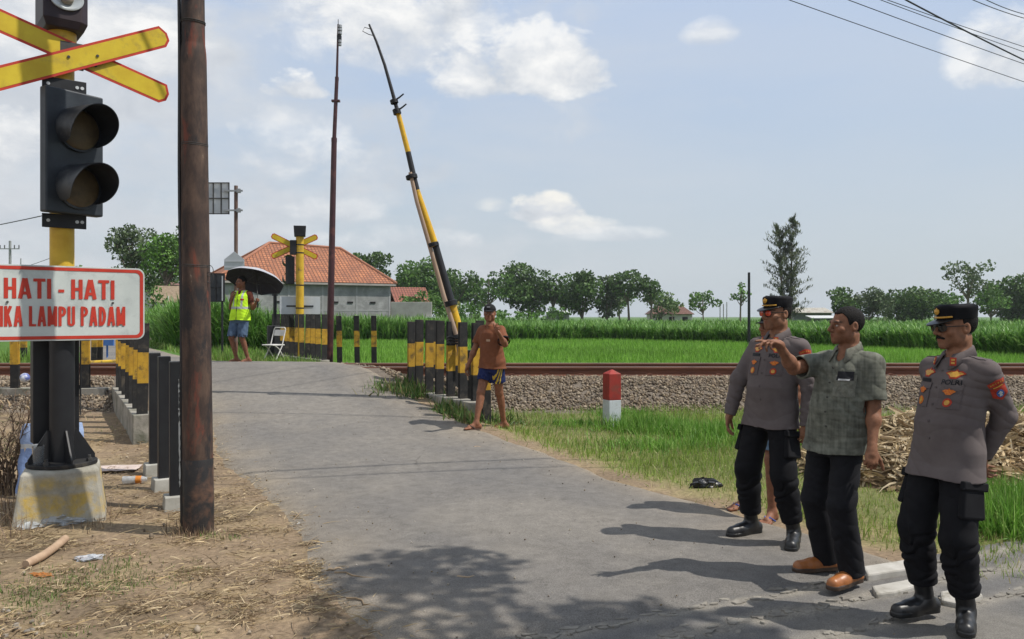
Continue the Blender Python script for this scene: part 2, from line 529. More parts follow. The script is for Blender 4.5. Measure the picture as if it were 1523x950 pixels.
# broken ridges of concrete and dark gaps where the two surfaces meet
conc_old = M('worn_concrete', (.27, .25, .215), (.17, .155, .135), 14, .92, .7, 60, .006, .2, stain=(.12, .11, .095), stain_scale=6, stain_lo=.55, stain_hi=.7)
mb = MB(); dk = MB()
r5 = random.Random(5)
for mc, cnt, wd in ((.03, 110, .035), (.31, 120, .05), (.62, 90, .035)):
    for k in range(cnt):
        n0 = 1.9 + 3.4 * k / cnt + r5.uniform(-.05, .05)
        if r5.random() < .25: continue
        L = r5.uniform(.012, .065) * (1.4 if r5.random() < .1 else 1); w = wd * r5.uniform(.25, .8)
        off = mc + .05 * float(fbm(np.array([n0]), np.array([0.]), 1.5, 60 + int(mc * 3.4))[0])
        ss = float(s_edge(n0)) - off + r5.gauss(0, .03)
        ctr = Vector((ss * DR[0] + n0 * NR[0], ss * DR[1] + n0 * NR[1], .004))
        poly = []
        for q in range(9):
            a = 2 * math.pi * q / 9
            rr = r5.uniform(.45, 1.15)
            poly.append((math.cos(a) * L * rr, math.sin(a) * w * rr))
        mt = Matrix.Translation(ctr) @ Matrix.Rotation(R(30 - 4.7) + r5.uniform(-.5, .5), 4, 'Z') @ Matrix.Rotation(r5.uniform(-.05, .05), 4, 'X')
        mb.prism(poly, mt, r5.uniform(.006, .016))
for o in (mb.build('broken_concrete_edge', conc_old, bevel=.003, seg=1),): tag(o, kind='structure')

# crossing shoulder gravel on the right flank of the ramp is part of the ballast below
# ---- ballast
def scatter(n, x0, x1, y0, y1, rg): return rg.uniform(x0, x1, n), rg.uniform(y0, y1, n)
rg = np.random.default_rng(3)
x, y = scatter(38000, -10.5, 11.5, 12.45, 14.05, rg)
x2, y2 = scatter(12000, -10.5, 12.0, 14.05, 16.4, rg)
x3, y3 = scatter(500, -2.6, .2, 11.2, 13.4, rg)
x = np.concatenate([x, x2, x3]); y = np.concatenate([y, y2, y3])
n = nroad(x, y)
ok = ~((n > .95) & (n < np.where(y > 13.3, 5.0, 5.15))) & (y > 12.62 + .18 * fbm(x, y, 1.2, 31) - (n < 5.9) * (n > 4.9) * 1.4)
x, y = x[ok], y[ok]
pts = np.stack([x, y, gz(x, y) + rg.uniform(-.012, .018, len(x))], 1)
pal = np.array([[.24, .195, .15], [.17, .14, .112], [.29, .25, .20], [.13, .105, .085], [.22, .175, .125], [.33, .285, .225]])
cols = pal[rg.integers(0, len(pal), len(x))] * rg.uniform(.6, 1.08, (len(x), 1)) * np.array([1.0, .95, .88])
o = stones('ballast', pts, rg.uniform(.014, .031, len(x)), cols, attrmat('ballast_stone', .92, .3, 60, .4, 200, .002, .2), rg)
tag(o, kind='stuff')

# ---- railway track
rust = M('rusty_rail', (.20, .085, .05), (.115, .05, .034), 9, .8, .3, 70, .002, .3, stretch=(.15, 1, 1), rand=False)
shiny = M('rail_head', (.46, .40, .35), (.30, .22, .17), 5, .38, 0, metal=.55, stretch=(.05, 1, 1), rand=False)
conc = M('sleeper_concrete', (.30, .27, .23), (.2, .17, .14), 12, .95, .4, 60)
tr = thing('railway_track', 'single line of two rusty brown rails running straight across behind the road crossing', 'railway track', (0, 14.65, 0))
prof = [(-.07, 0), (.07, 0), (.07, .011), (.012, .028), (.009, .105), (.034, .118), (.036, .150), (.028, .159), (-.028, .159), (-.036, .150), (-.034, .118), (-.009, .105), (-.012, .028), (-.07, .011)]
for yy in (-.57, .57):
    mb = MB()
    rings = [[Vector((xx, yy + a, .571 + b)) for a, b in prof] for xx in (-90, -20, 0, 20, 90)]
    mb.loft(rings, True)
    rl = mb.build('rail', rust, tr)
    mb = MB(); mb.box((0, yy, .571 + .1605), (180, .05, .003)); mb.build('rail_head', shiny, rl)
sl = MB(); sl.box((0, 0, .49), (.22, 2.0, .17), taper=.9)
for yy in (-.57, .57):
    for sg in (-1, 1):
        sl.box((0, yy + sg * .085, .583), (.11, .04, .03), mi=1)
        sl.tube([(-.05, yy + sg * .07, .60), (0, yy + sg * .055, .612), (.05, yy + sg * .07, .60)], .010, 6, mi=1)
s_o = sl.build('sleeper', [conc, rust], tr)
for k in range(44):
    xx = -12.6 + .6 * k
    if -9 < xx < -2.6 and abs(nroad(xx, 14.65) - 3) < 2.2: continue
    q = s_o if k == 0 else s_o.copy()
    if k: COL.objects.link(q); q.parent = tr
    q.location = (xx, 0, 0)

# ---- concrete footings and kerbs
cwall = M('grey_concrete_wall', (.34, .32, .275), (.22, .205, .175), 5, .93, .5, 40, .006, .2, stain=(.10, .105, .075), stain_scale=3, stain_lo=.5, stain_hi=.68)
def wall_run(name, label, p0, p1, ztop0, ztop1, w=.22, steps=1, below=.15):
    p0 = Vector(p0); p1 = Vector(p1); d = (p1 - p0); L = d.length; d.normalize()
    t = thing(name, label, 'low wall', (p0.x, p0.y, g1(p0.x, p0.y)))
    base = t.location.z
    mb = MB(); a = math.atan2(d.y, d.x)
    for k in range(steps):
        m_ = (k + .5) / steps; c_ = p0 + d * (L * m_)
        zt = ztop0 + (ztop1 - ztop0) * m_
        zb = g1(c_.x, c_.y) - below
        # open polygon per segment so the run keeps one continuous body
        mb.box((c_.x - p0.x, c_.y - p0.y, (zt + zb) / 2 - base), (L / steps + (.0 if k else .0), w + .0015 * k, zt - zb), (0, 0, a))
    o = mb.build('wall_body', cwall, t, bevel=.012)
    return t
# right and left rows follow the road; the left one turns along the track
wall_run('concrete_kerb_wall', 'low stained concrete wall carrying the striped posts beside the man in the orange shirt', (-.40, 11.12, 0), (-1.66, 13.30, 0), .385, .44, .24, 1)
wall_run('concrete_kerb_wall', 'stepped low concrete wall under the row of striped posts left of the road', (-4.56, 9.92, 0), (-6.44, 13.18, 0), .40, .47, .22, 7)
wall_run('concrete_kerb_wall', 'low concrete wall running along the track behind the crossing signal', (-6.62, 13.16, 0), (-10.8, 13.10, 0), .45, .45, .22, 1)
wall_run('concrete_kerb_wall', 'pale low concrete strip under the striped posts beyond the track', (-4.30, 18.45, 0), (-6.6, 21.9, 0), .60, .62, .24, 1)

# kerb stones at the near right
kst = M('pale_kerb_stone', (.48, .46, .42), (.36, .34, .30), 7, .9, .5, 45, .005, .2, stain=(.2, .18, .14), stain_scale=4)
def slab(label, pts, h):
    ctr = sum((Vector((p[0], p[1], 0)) for p in pts), Vector()) / len(pts)
    z0 = g1(ctr.x, ctr.y)
    mb = MB(); mb.prism([(p[0] - ctr.x, p[1] - ctr.y) for p in pts], Matrix.Translation((0, 0, -.04)), h + .04)
    o = mb.build('kerb_stone', kst, bevel=.012); o.location = (ctr.x, ctr.y, z0)
    tag(o, label, 'kerb stone', 'kerb stones at the road corner')
def gp(px, py):
    v = G(px, py); return (v.x, v.y)
slab('pale whole kerb stone lying behind the brown shoes of the pointing man', [gp(1283, 853), gp(1345, 843), gp(1362, 848), gp(1350, 857), gp(1290, 866)], .05)
slab('cracked pale kerb stone nearest the brown shoes', [gp(1296, 880), gp(1372, 866), gp(1382, 874), gp(1330, 889), gp(1303, 892)], .038)
slab('pale kerb stone between the boots of the moustached officer', [gp(1398, 888), gp(1446, 882), gp(1462, 893), gp(1428, 908), gp(1400, 902)], .038)
# ================================================================ OBJECTS
YEL = M('worn_yellow_paint', (.62, .40, .035), (.50, .30, .02), 7, .5, .15, 60, .002, .4, stain=(.20, .13, .045), stain_scale=4, stain_lo=.56, stain_hi=.68)
YEL2 = M('dusty_yellow_paint', (.50, .30, .03), (.36, .20, .02), 9, .7, .2, 60, .002, .3, stain=(.13, .085, .03), stain_scale=7, stain_lo=.5, stain_hi=.66)
SIGNY = M('sign_yellow', (.62, .47, .03), (.52, .36, .02), 6, .45, 0, stain=(.30, .22, .05), stain_scale=5, stain_lo=.55, stain_hi=.75)
SIGNR = M('sign_red', (.52, .045, .025), (.42, .035, .02), 8, .5)
BLK = M('black_paint', (.014, .015, .017), (.009, .009, .011), 8, .5, .1, 60, .002, .4)
BLK2 = M('dusty_black_paint', (.030, .029, .028), (.016, .016, .017), 9, .75, .2, 60, .002, .25, stain=(.085, .072, .055), stain_scale=6, stain_lo=.55, stain_hi=.72)
STEELD = M('dark_steel', (.06, .058, .055), (.035, .033, .03), 12, .6, .1, 60, .002, .4)
WHITEP = M('white_paint', (.62, .63, .61), (.52, .53, .52), 6, .55, .1, 50, .002, .4, stain=(.3, .28, .24), stain_scale=4, stain_lo=.58, stain_hi=.75)
BOARDW = M('sign_white', (.56, .60, .57), (.45, .49, .47), 3.5, .5, 0, stain=(.32, .35, .34), stain_scale=4, stain_lo=.54, stain_hi=.72)
REDP = M('red_paint', (.32, .034, .025), (.22, .026, .02), 7, .65, .2, 50, .003, .3, stain=(.16, .05, .035), stain_scale=5, stain_lo=.55, stain_hi=.7)
GALV = M('galvanised_steel', (.36, .37, .38), (.26, .27, .28), 10, .5, metal=.5)
MATT = {}

def rotz(v, a):
    c, s = math.cos(a), math.sin(a); return Vector((v[0] * c - v[1] * s, v[0] * s + v[1] * c, v[2]))

def glyph(c, w, t, h):
    a, b, m = t / 2, w - t / 2, h / 2; hb = t * .42; q = [(math.cos(u), math.sin(u)) for u in np.linspace(math.pi / 2, -math.pi / 2, 9)]
    if c == 'H': return [[(a, 0), (a, h)], [(b, 0), (b, h)], [(a, m), (b, m)]]
    if c == 'I': return [[(w / 2, 0), (w / 2, h)]]
    if c == 'T': return [[(w / 2, 0), (w / 2, h)], [(0, h - hb), (w, h - hb)]]
    if c == 'A': return [[(a, 0), (w / 2 - t * .12, h)], [(b, 0), (w / 2 + t * .12, h)], [(w * .25, h * .27), (w * .75, h * .27)]]
    if c == '-': return [[(0, m * .8), (w, m * .8)]]
    if c == 'L': return [[(a, 0), (a, h)], [(a, hb), (w, hb)]]
    if c == 'K': return [[(a, 0), (a, h)], [(a, h * .40), (b, h)], [(a + t * .6, h * .55), (b, 0)]]
    if c == 'M': return [[(a, 0), (a, h)], [(b, 0), (b, h)], [(a, h), (w / 2, h * .08)], [(b, h), (w / 2, h * .08)]]
    if c == 'U': return [[(a, h)] + [(w / 2 - (w / 2 - a) * math.cos(u), w * .45 - (w * .45 - hb) * math.sin(u)) for u in np.linspace(0, math.pi, 11)] + [(b, h)]]
    if c == 'J': return [[(b, h)] + [(w / 2 + (w / 2 - a) * math.cos(u), w * .45 - (w * .45 - hb) * math.sin(u)) for u in np.linspace(0, math.pi, 11)]]
    if c == 'P': r = h * .26; return [[(a, 0), (a, h)], [(a, h - hb)] + [(b - w * .45 + w * .45 * x, h - r + (r - hb) * y) for x, y in q] + [(a, h - 2 * r + hb)]]
    if c == 'D': return [[(a, 0), (a, h)], [(a, h - hb)] + [(b - w * .5 + w * .5 * x, m + (m - hb) * y) for x, y in q] + [(a, hb)]]
    return []
def block_text(mb, s, width, h, t, f):
    rel = {'I': .36, '-': .5, ' ': .34 if t > .024 else .42, 'M': 1.25, 'A': 1.12, 'L': .9, 'J': .85}; W = [rel.get(c, 1.0) for c in s]; gap = .13 if t > .024 else .17
    k = width / (sum(W) + gap * (len(s) - 1)); x = -width / 2; n = 0
    for c, w in zip(s, W):
        for pl in glyph(c, max(w * k, t), t, h):
            n += 1; p = [np.array(q) for q in pl]; L, Rr = [], []
            for i in range(len(p)):
                d0 = p[i] - p[i - 1] if i else p[1] - p[0]; d1 = p[i + 1] - p[i] if i < len(p) - 1 else d0
                d0, d1 = d0 / np.linalg.norm(d0), d1 / np.linalg.norm(d1); m = d0 + d1; m /= np.linalg.norm(m); nv = np.array([-m[1], m[0]]) / max(.5, m @ d0)
                tt = t * (.84 if abs(m[0]) > .8 else 1); L.append(p[i] + nv * tt / 2); Rr.append(p[i] - nv * tt / 2)
            vs = [f(x + v[0], v[1] - h / 2, n * .00012) for v in L + Rr]; N = len(p); mb.add(vs, [(i, i + 1, N + i + 1, N + i) for i in range(N - 1)])
        x += (w + gap) * k
# ---------------------------------------------------------------- near crossing signal
def build_signal():
    base = Vector((-3.64, 6.5, 0)); zt = .42
    # plinth
    pl = MB()
    z0 = g1(base.x, base.y) - .1
    def sq(h, z, cx=0): return [Vector((-h + cx, -h, z)), Vector((h + cx, -h, z)), Vector((h + cx, h, z)), Vector((-h + cx, h, z))]
    pl.loft([sq(.335, z0), sq(.268, zt - .03), sq(.253, zt)], True)
    pm, nt, b, out = mk('plinth_concrete')
    v = coords(nt)
    n1 = noise(nt, v, 5, 7); n2 = noise(nt, v, 3.2, 6, .7, .4)
    colr = ramp(nt, n1, [(.3, (.26, .24, .19)), (.7, (.44, .42, .36))])
    sepz = nt.nodes.new('ShaderNodeSeparateXYZ'); tc_ = nt.nodes.new('ShaderNodeTexCoord'); nt.links.new(tc_.outputs['Object'], sepz.inputs[0])
    hz = ramp(nt, math_(nt, 'ADD', sepz.outputs[2], math_(nt, 'MULTIPLY', n1, .05)), [(.06, 0.0), (.10, 1.0), (.24, 1.0), (.27, .1), (.33, .9), (.37, .5), (.40, 0.0)])
    ym = math_(nt, 'MULTIPLY', hz, ramp(nt, n2, [(.42, 0.0), (.56, .85)]))
    colr = mixc(nt, ym, colr, (.50, .33, .045))
    dk_ = ramp(nt, noise(nt, v, 2.4, 7, .7, .5), [(.52, 0.0), (.72, .75)])
    colr = mixc(nt, dk_, colr, (.13, .12, .085))
    nt.links.new(colr, b.inputs['Base Color']); b.inputs['Roughness'].default_value = .93
    bump(nt, b, noise(nt, v, 50, 6, .7), .6, .006)
    o = pl.build('concrete_plinth', pm, bevel=.02); o.location = (base.x, base.y, 0); o.rotation_euler = (0, 0, R(26))
    tag(o, 'tapered concrete plinth with flaking yellow paint under the big crossing signal', 'plinth')

    t = thing('crossing_signal', 'tall crossing signal post with yellow X boards, twin hooded lamps and white warning sign', 'signal', (base.x, base.y, zt), R(39)); t.scale = (1.05, 1.05, 1.05)
    mb = MB(); mb.tube([(0, 0, 0), (0, 0, 1.05)], .088, 28); mb.build('lower_post', BLK, t, True)
    mb = MB(); mb.tube([(0, 0, 1.05), (0, 0, 3.62)], .085, 28); mb.build('upper_post', YEL, t, True)
    mb = MB(); mb.tube([(0, 0, 0.002), (0, 0, .03)], .245, 40); mb.build('base_plate', BLK2, t, bevel=.004)
    for k in range(4):
        a = R(-84 + 90 * k)
        mb = MB(); m_ = Matrix.Rotation(a, 4, 'Z') @ Matrix.Rotation(R(90), 4, 'X')
        mb.prism([(.086, .03), (.235, .03), (.235, .06), (.105, .27), (.086, .27)], m_ @ Matrix.Translation((0, 0, -.006)), .012)
        mb.build('gusset', BLK, t)
    for k in range(4):
        a = R(-39 + 90 * k); mb = MB()
        mb.tube([(.21 * math.cos(a), .21 * math.sin(a), .031), (.21 * math.cos(a), .21 * math.sin(a), .052)], .022, 6)
        mb.tube([(.21 * math.cos(a), .21 * math.sin(a), .052), (.21 * math.cos(a), .21 * math.sin(a), .075)], .012, 8)
        mb.build('anchor_bolt', STEELD, t)
    # control cabinet behind the post
    zc = -zt
    mb = MB(); mb.box((-.02, .17, .58 + .60 + zc), (.32, .13, 1.2)); cb = mb.build('control_box', BLK, t, bevel=.008)
    mb = MB(); mb.box((.146, .13, 1.0 + zc), (.012, .03, .035)); mb.tube([(.148, .11, .78 + zc), (.148, .11, 1.5 + zc)], .006, 6); mb.build('hinge', STEELD, cb)
    # warning board -- plane x (local) , front at -y
    bw, bh = 1.14, .565; bx, bz = -.005, 1.66 + zc; yf = -.125
    def rrect(w_, h_, r, n=7):
        pts = []
        for cx_, cy_, a0 in ((w_ / 2 - r, h_ / 2 - r, 0), (-w_ / 2 + r, h_ / 2 - r, 90), (-w_ / 2 + r, -h_ / 2 + r, 180), (w_ / 2 - r, -h_ / 2 + r, 270)):
            for i in range(n): a = R(a0 + 90 * i / (n - 1)); pts.append((cx_ + r * math.cos(a), cy_ + r * math.sin(a)))
        return pts
    FR = Matrix.Translation((bx, yf, bz)) @ Matrix.Rotation(R(90), 4, 'X')      # local x right, y up, z towards the viewer (-y)
    mb = MB(); mb.prism(rrect(bw, bh, .055), FR @ Matrix.Translation((0, 0, -.012)), .012); bd = mb.build('sign_board', BOARDW, t, bevel=.002)
    ro, ri = rrect(bw - .022, bh - .022, .048), rrect(bw - .072, bh - .072, .034)
    mb = MB(); n_ = len(ro)
    vs = [FR @ Vector((x, y, .0022)) for x, y in ro] + [FR @ Vector((x, y, .0022)) for x, y in ri]
    mb.add(vs, [(i, (i + 1) % n_, n_ + (i + 1) % n_, n_ + i) for i in range(n_)]); mb.build('red_border', SIGNR, bd)
    for body, width, hgt, cy_, th_ in (('HATI - HATI', .74, .150, .108, .027), ('JIKA LAMPU PADAM', .895, .150, -.098, .0205)):
        mb = MB(); block_text(mb, body, width, hgt, th_, lambda x, y, z: FR @ Vector((x - .022, y + cy_, .0024 + z))); mb.build('lettering', SIGNR, bd)
    for sx_ in (-.37, .335):
        mb = MB(); mb.tube([FR @ Vector((sx_, .006, .002)), FR @ Vector((sx_, .006, .009))], .0085, 10); mb.build('bolt', STEELD, bd)
    mb = MB()
    for dz in (-.12, .12): mb.box((0, -.1, bz + dz), (.5, .024, .04))
    mb.build('board_bracket', STEELD, t)
    # X boards
    def xboard(ang, yoff, cx_, cz_, L, w_=.168):
        m_ = Matrix.Translation((cx_, yoff, cz_)) @ Matrix.Rotation(R(90), 4, 'X') @ Matrix.Rotation(R(ang), 4, 'Z')
        def outl(L, w_):
            return [(-L, -w_ * .22), (-L + w_ * .28, -w_ / 2), (L - w_ * .32, -w_ / 2), (L - w_ * .04, -w_ * .26), (L, 0 + w_ * .1), (L - w_ * .22, w_ / 2), (-L + w_ * .32, w_ / 2), (-L, w_ * .15)]
        mb = MB(); mb.prism(outl(L, w_), m_ @ Matrix.Translation((0, 0, -.006)), .006)
        ob = mb.build('cross_board', SIGNR, t)
        mb = MB(); mb.add([m_ @ Vector((x, y, .0015)) for x, y in outl(L - .019, w_ - .038)], [tuple(range(8))]); mb.build('yellow_face', SIGNY, ob)
        for s_ in ((-.10, .025), (.10, -.02)):
            mb = MB(); mb.tube([m_ @ Vector((s_[0], s_[1], .001)), m_ @ Vector((s_[0], s_[1], .009))], .011, 6); mb.build('bolt', STEELD, ob)
    xboard(-16.5, -.10, .123, 3.555 + zc, .66)
    xboard(26, -.125, .123, 3.555 + zc, .69)
    mb = MB(); mb.box((.05, -.092, 3.555 + zc), (.16, .02, .2)); mb.build('cross_bracket', STEELD, t)
    # twin lamp unit
    lx = -.005; ly = -.15
    mb = MB(); mb.box((lx, ly, 2.80 + zc), (.44, .09, .93)); un = mb.build('lamp_housing', M('lamp_housing_paint', (.035, .042, .050), (.02, .024, .03), 6, .45, .1, 60), t, bevel=.012); un.rotation_euler = (0, 0, R(19))
    lens = M('dusty_lens', (.125, .085, .04), (.07, .05, .026), 12, .55, .2, 90, .002, .5)
    hood = M('lamp_hood', (.022, .026, .034), (.014, .016, .02), 6, .42, 0, stain=(.06, .065, .07), stain_scale=3)
    for zz in (2.975, 2.54):
        c = Vector((lx + .02, ly - .046, zz + zc)); rr = .168
        mb = MB(); mb.tube([c, c + Vector((0, -.02, 0))], rr, 36); lr = mb.build('lens_ring', hood, un, bevel=.003)
        mb = MB()
        rings = []
        for k in range(7):
            q = k / 6; rings.append([c + Vector((math.cos(a) * rr * .9 * math.cos(q * 1.5), -.021 - .03 * math.sin(q * 1.5), math.sin(a) * rr * .9 * math.cos(q * 1.5))) for a in (2 * math.pi * i / 32 for i in range(32))])
        mb.loft(rings, True); mb.build('lens', lens, lr, True)
        # hood: a sheet bent round the top, longest at the crown, open below
        mb = MB(); outer = []; inner = []
        for i in range(41):
            th = R(-42 + 264 * i / 40)
            ex = max(0.0, math.sin(th))
            Lh = .06 + .26 * (max(0.0, math.sin((th + R(42)) / R(264) * math.pi)) ** .55)
            row_o = [c + Vector((math.cos(th) * (rr + .004), -.0 - Lh * j / 4, math.sin(th) * (rr + .004) - .05 * (j / 4) * Lh)) for j in range(5)]
            row_i = [c + Vector((math.cos(th) * (rr - .002), -.0 - Lh * j / 4, math.sin(th) * (rr - .002) - .05 * (j / 4) * Lh)) for j in range(5)]
            outer.append(row_o + row_i[::-1])
        mb.loft(outer, True); mb.build('hood', hood, lr, True)
    for zz in (3.315, 2.285):
        mb = MB(); mb.box((0, -.095, zz + zc), (.30, .012, .105)); mb.box((0, 0, zz + zc), (.20, .20, .07)); br = mb.build('lamp_bracket', BLK, t, bevel=.003)
        for hx in (-.11, .085, .12):
            mb = MB(); mb.tube([(hx, -.1015, zz + zc), (hx, -.106, zz + zc)], .013, 8); mb.build('bolt', M('bright_bolt', (.6, .62, .62), None, 5, .4), br)
    # bell lamp on top
    mb = MB()
    def rc(w0, d0, z): return [Vector((-w0, -d0, z)), Vector((w0 - .05, -d0, z)), Vector((w0, -d0 + .05, z)), Vector((w0, d0, z)), Vector((-w0, d0, z))]
    mb.loft([rc(.13, .15, 3.74 + zc), rc(.155, .175, 3.80 + zc), rc(.155, .175, 4.13 + zc), rc(.12, .14, 4.17 + zc)], True)
    bh_ = mb.build('bell_housing', M('bell_paint', (.035, .022, .026), (.02, .014, .017), 7, .5), t, bevel=.008)
    mb = MB(); mb.tube([(0, 0, 3.60 + zc), (0, 0, 3.75 + zc)], .1, 24); mb.build('neck', YEL, t, True)
    refl = M('lamp_reflector', (.55, .58, .58), (.42, .45, .45), 6, .3, metal=.2)
    mb = MB(); cc = Vector((0, -.176, 3.955 + zc))
    rings = [[cc + Vector((math.cos(a) * .115 * q, -dy, math.sin(a) * .09 * q)) for a in (2 * math.pi * i / 32 for i in range(32))] for q, dy in ((1, 0), (1, .018), (.88, .02), (.6, .004), (.3, .001))]
    mb.loft(rings, True); fl = mb.build('lamp_reflector', refl, bh_, True)
    mb = MB(); mb.ball(cc + Vector((0, -.012, 0)), (.048, .03, .048), 20, 12); mb.build('bulb', M('bulb_glass', (.30, .27, .22), (.16, .14, .11), 9, .15, spec=.6), fl, True)
    return t
SIG = build_signal()

# ---------------------------------------------------------------- rusty utility pole
def build_pole():
    p0 = Vector((-2.36, 6.05, 0)); t = thing('utility_pole', 'tall rusty brown steel pole with black painted foot between the crossing signal and the road', 'pole', p0)
    m, nt, b, out = mk('rusted_pole')
    v = coords(nt, (1, 1, .35)); n1 = noise(nt, v, 8, 8, .7, .2); n2 = noise(nt, v, 5, 7, .72, .3); n3 = noise(nt, v, 16, 6, .7)
    col = ramp(nt, n1, [(.30, (.018, .014, .013)), (.48, (.055, .034, .026)), (.70, (.125, .078, .054))])
    col = mixc(nt, ramp(nt, n2, [(.50, 0), (.60, .9)]), col, (.016, .016, .018))
    col = mixc(nt, ramp(nt, noise(nt, v, 3.3, 7, .7, .4), [(.55, 0), (.62, .85)]), col, (.17, .045, .026))
    col = mixc(nt, ramp(nt, n3, [(.66, 0), (.72, .8)]), col, (.30, .23, .17))
    nt.links.new(col, b.inputs['Base Color']); b.inputs['Roughness'].default_value = .72; b.inputs['Specular IOR Level'].default_value = .35
    bump(nt, b, n3, .35, .004)
    lean = lambda z: Vector((-.0107 * z, .0, z))
    mb = MB()
    mb.tube([lean(.55), lean(3.55)], [.109, .093], 32); mb.tube([lean(3.55), lean(3.60), lean(3.64), lean(3.66)], [.093, .091, .087, .0845], 32, False)
    mb.tube([lean(3.66), lean(8.2)], [.084, .072], 32)
    mb.build('shaft', m, t, True)
    mb = MB(); mb.tube([lean(-.1), lean(.545), lean(.552)], [.112, .111, .108], 32); mb.build('painted_foot', M('pole_foot_black', (.026, .022, .02), (.012, .012, .013), 7, .55, .5, 40, .005, .35, stain=(.11, .058, .036), stain_scale=5, stain_lo=.48, stain_hi=.66), t, True)
    mb = MB()
    pts = [lean(z) + Vector((-.115 + .034 * (z / 8) - (.004 * math.sin(z * 3)), -.02, 0)) for z in np.arange(0.05, 8.1, .3)]
    mb.tube(pts, .0135, 8); mb.tube([p + Vector((.012, -.024, 0)) for p in pts], .008, 6)
    cb = mb.build('cable', BLK, t, True)
    mb = MB()
    r9 = random.Random(2); z = .34
    rings_ = []
    while z < 1.15:
        w9 = r9.choice((.002, .006, .014, .010)); c9 = lean(z) + Vector((-.122 + r9.uniform(-.002, .002), -.036, 0)); rings_.append([c9 + Vector((-w9 / 2, .0, 0)), c9 + Vector((w9 / 2, -.003, 0)), c9 + Vector((w9 / 2, .002, 0)), c9 + Vector((-w9 / 2, .004, 0))]); z += r9.uniform(.008, .03)
    mb.loft(rings_, True)
    mb.build('peeling_tape', M('pale_tape', (.5, .52, .5), (.38, .4, .39), 20, .7), cb)
    for zz in (1.99, 2.9, 3.82, 4.6, 5.6):
        mb = MB()
        for dz in (0, .012):
            rr = .111 - .0052 * zz if zz < 3.6 else .0865
            mb.tube([lean(zz + dz) + Vector((math.cos(a) * (rr), math.sin(a) * rr, .004 * math.sin(a * 2))) for a in np.linspace(0, 2 * math.pi, 25)], .0035, 5, False)
        if zz < 2.2:
            for q in range(2):
                mb.tube([lean(zz - .03 - .05 * q) + Vector((.115 + .028 * math.sin(a), -.03, .04 * math.cos(a))) for a in np.linspace(0, 2 * math.pi, 17)], .0028, 5, False)
        mb.build('wire_band', STEELD, t)
build_pole()

# ---------------------------------------------------------------- black bollards left of the road
foot_m = M('bollard_footing', (.42, .41, .37), (.32, .31, .27), 8, .93, .4, 50)
def make_black_bollard(h=1.13):
    t = thing('black_bollard', 'x', 'bollard')
    mb = MB(); w_ = .042
    prof = [(-.05, -w_), (.05, -w_), (.05, -w_ + .012), (.012, -w_ + .016), (.012, w_ - .016), (.05, w_ - .012), (.05, w_), (-.05, w_), (-.05, w_ - .012), (-.012, w_ - .016), (-.012, -w_ + .016), (-.05, -w_ + .012)]
    mb.prism([(-.052, -w_), (.052, -w_), (.052, w_), (-.052, w_)], Matrix.Translation((0, 0, .10)), h)
    mb.build('post', BLK, t, bevel=.006)
    mb = MB(); mb.box((0, 0, .01), (.21, .21, .20), taper=.9); mb.build('footing', foot_m, t, bevel=.008)
    return t
bb = make_black_bollard()
spots = [((262, 757), 6.75, 'nearest black bollard beside the rusty pole, on a pale square footing'),
         ((244, 725), 7.42, 'middle one of the three black bollards left of the road'),
         ((230, 700), 8.16, 'black bollard farthest back of the three left of the road')]
for i, ((px, py), Y, lab) in enumerate(spots):
    o = bb if i == 0 else copy_tree(bb)
    X = (px - CX) / FPX * Y
    o.location = (X, Y, g1(X, Y) + .005); o.rotation_euler = (0, 0, R(30 + (-2, 3, 1)[i])); tag(o, lab, None, 'black bollards left of the road')

# ---------------------------------------------------------------- striped rail posts
def make_striped(h=1.13, bands=(.34, .68), top_band=True):
    t = thing('striped_post', 'x', 'post')
    prof = [(x * 1.18, y) for x, y in [(-.055, -.058), (.055, -.058), (.055, -.046), (.014, -.034), (.011, 0), (.014, .020), (.034, .030), (.034, .052), (.024, .058), (-.024, .058), (-.034, .052), (-.034, .030), (-.014, .020), (-.011, 0), (-.014, -.034), (-.055, -.046)]]
    z0, z1, z2 = 0, h * bands[0], h * bands[1]
    mb = MB(); mb.prism(prof, Matrix.Translation((0, 0, -.12)), z1 + .12); mb.build('black_foot', BLK2, t, bevel=.003, seg=1)
    mb = MB(); mb.prism(prof, Matrix.Translation((0, 0, z1)), z2 - z1); mb.build('yellow_band', YEL2, t, bevel=.003, seg=1)
    mb = MB(); mb.prism(prof, Matrix.Translation((0, 0, z2)), h - z2); mb.build('black_top', BLK2, t, bevel=.003, seg=1)
    return t
sp0 = make_striped(); first = [True]
r3 = random.Random(3)
def striped(x, y, z, rz, label, group, sc=1.0):
    o = sp0 if first[0] else copy_tree(sp0); first[0] = False
    o.location = (x, y, z); o.rotation_euler = (R(r3.uniform(-1, 1)), R(r3.uniform(-1.2, 1.2)), rz); o.scale = (1, 1, sc)
    tag(o, label, None, group)
g_r = 'striped posts right of the road'
lab_r = ['striped post at the ballast end of the right row, farthest from the man in orange', 'second striped post from the ballast end of the right row', 'third striped post from the ballast end of the right row',
         'fourth striped post in the right row, just left of the barrier pole foot', 'striped post with black straps just left of the barrier pole foot', 'striped post at the foot of the raised barrier pole, right of it',
         'striped post right behind the arm of the man in the orange shirt', 'striped post behind the legs of the man in the orange shirt']
pxs = [611, 622, 637, 652, 669, 687, 706, 722]
yys = [13.30, 13.05, 12.75, 12.45, 12.12, 11.80, 11.48, 11.10]
for px, Y, lab in zip(pxs, yys, lab_r):
    X = (px - CX) / FPX * Y
    zb = .44 + (Y - 13.3) / (11.12 - 13.3) * (.385 - .44)
    if Y > 13.25: striped(X, Y, .40, R(30), lab, g_r)
    elif Y < 11.2: striped(X, Y, .14, R(26), lab, g_r, 1.2)
    else: striped(X, Y, zb, R(30 + r3.uniform(-3, 3)), lab, g_r)
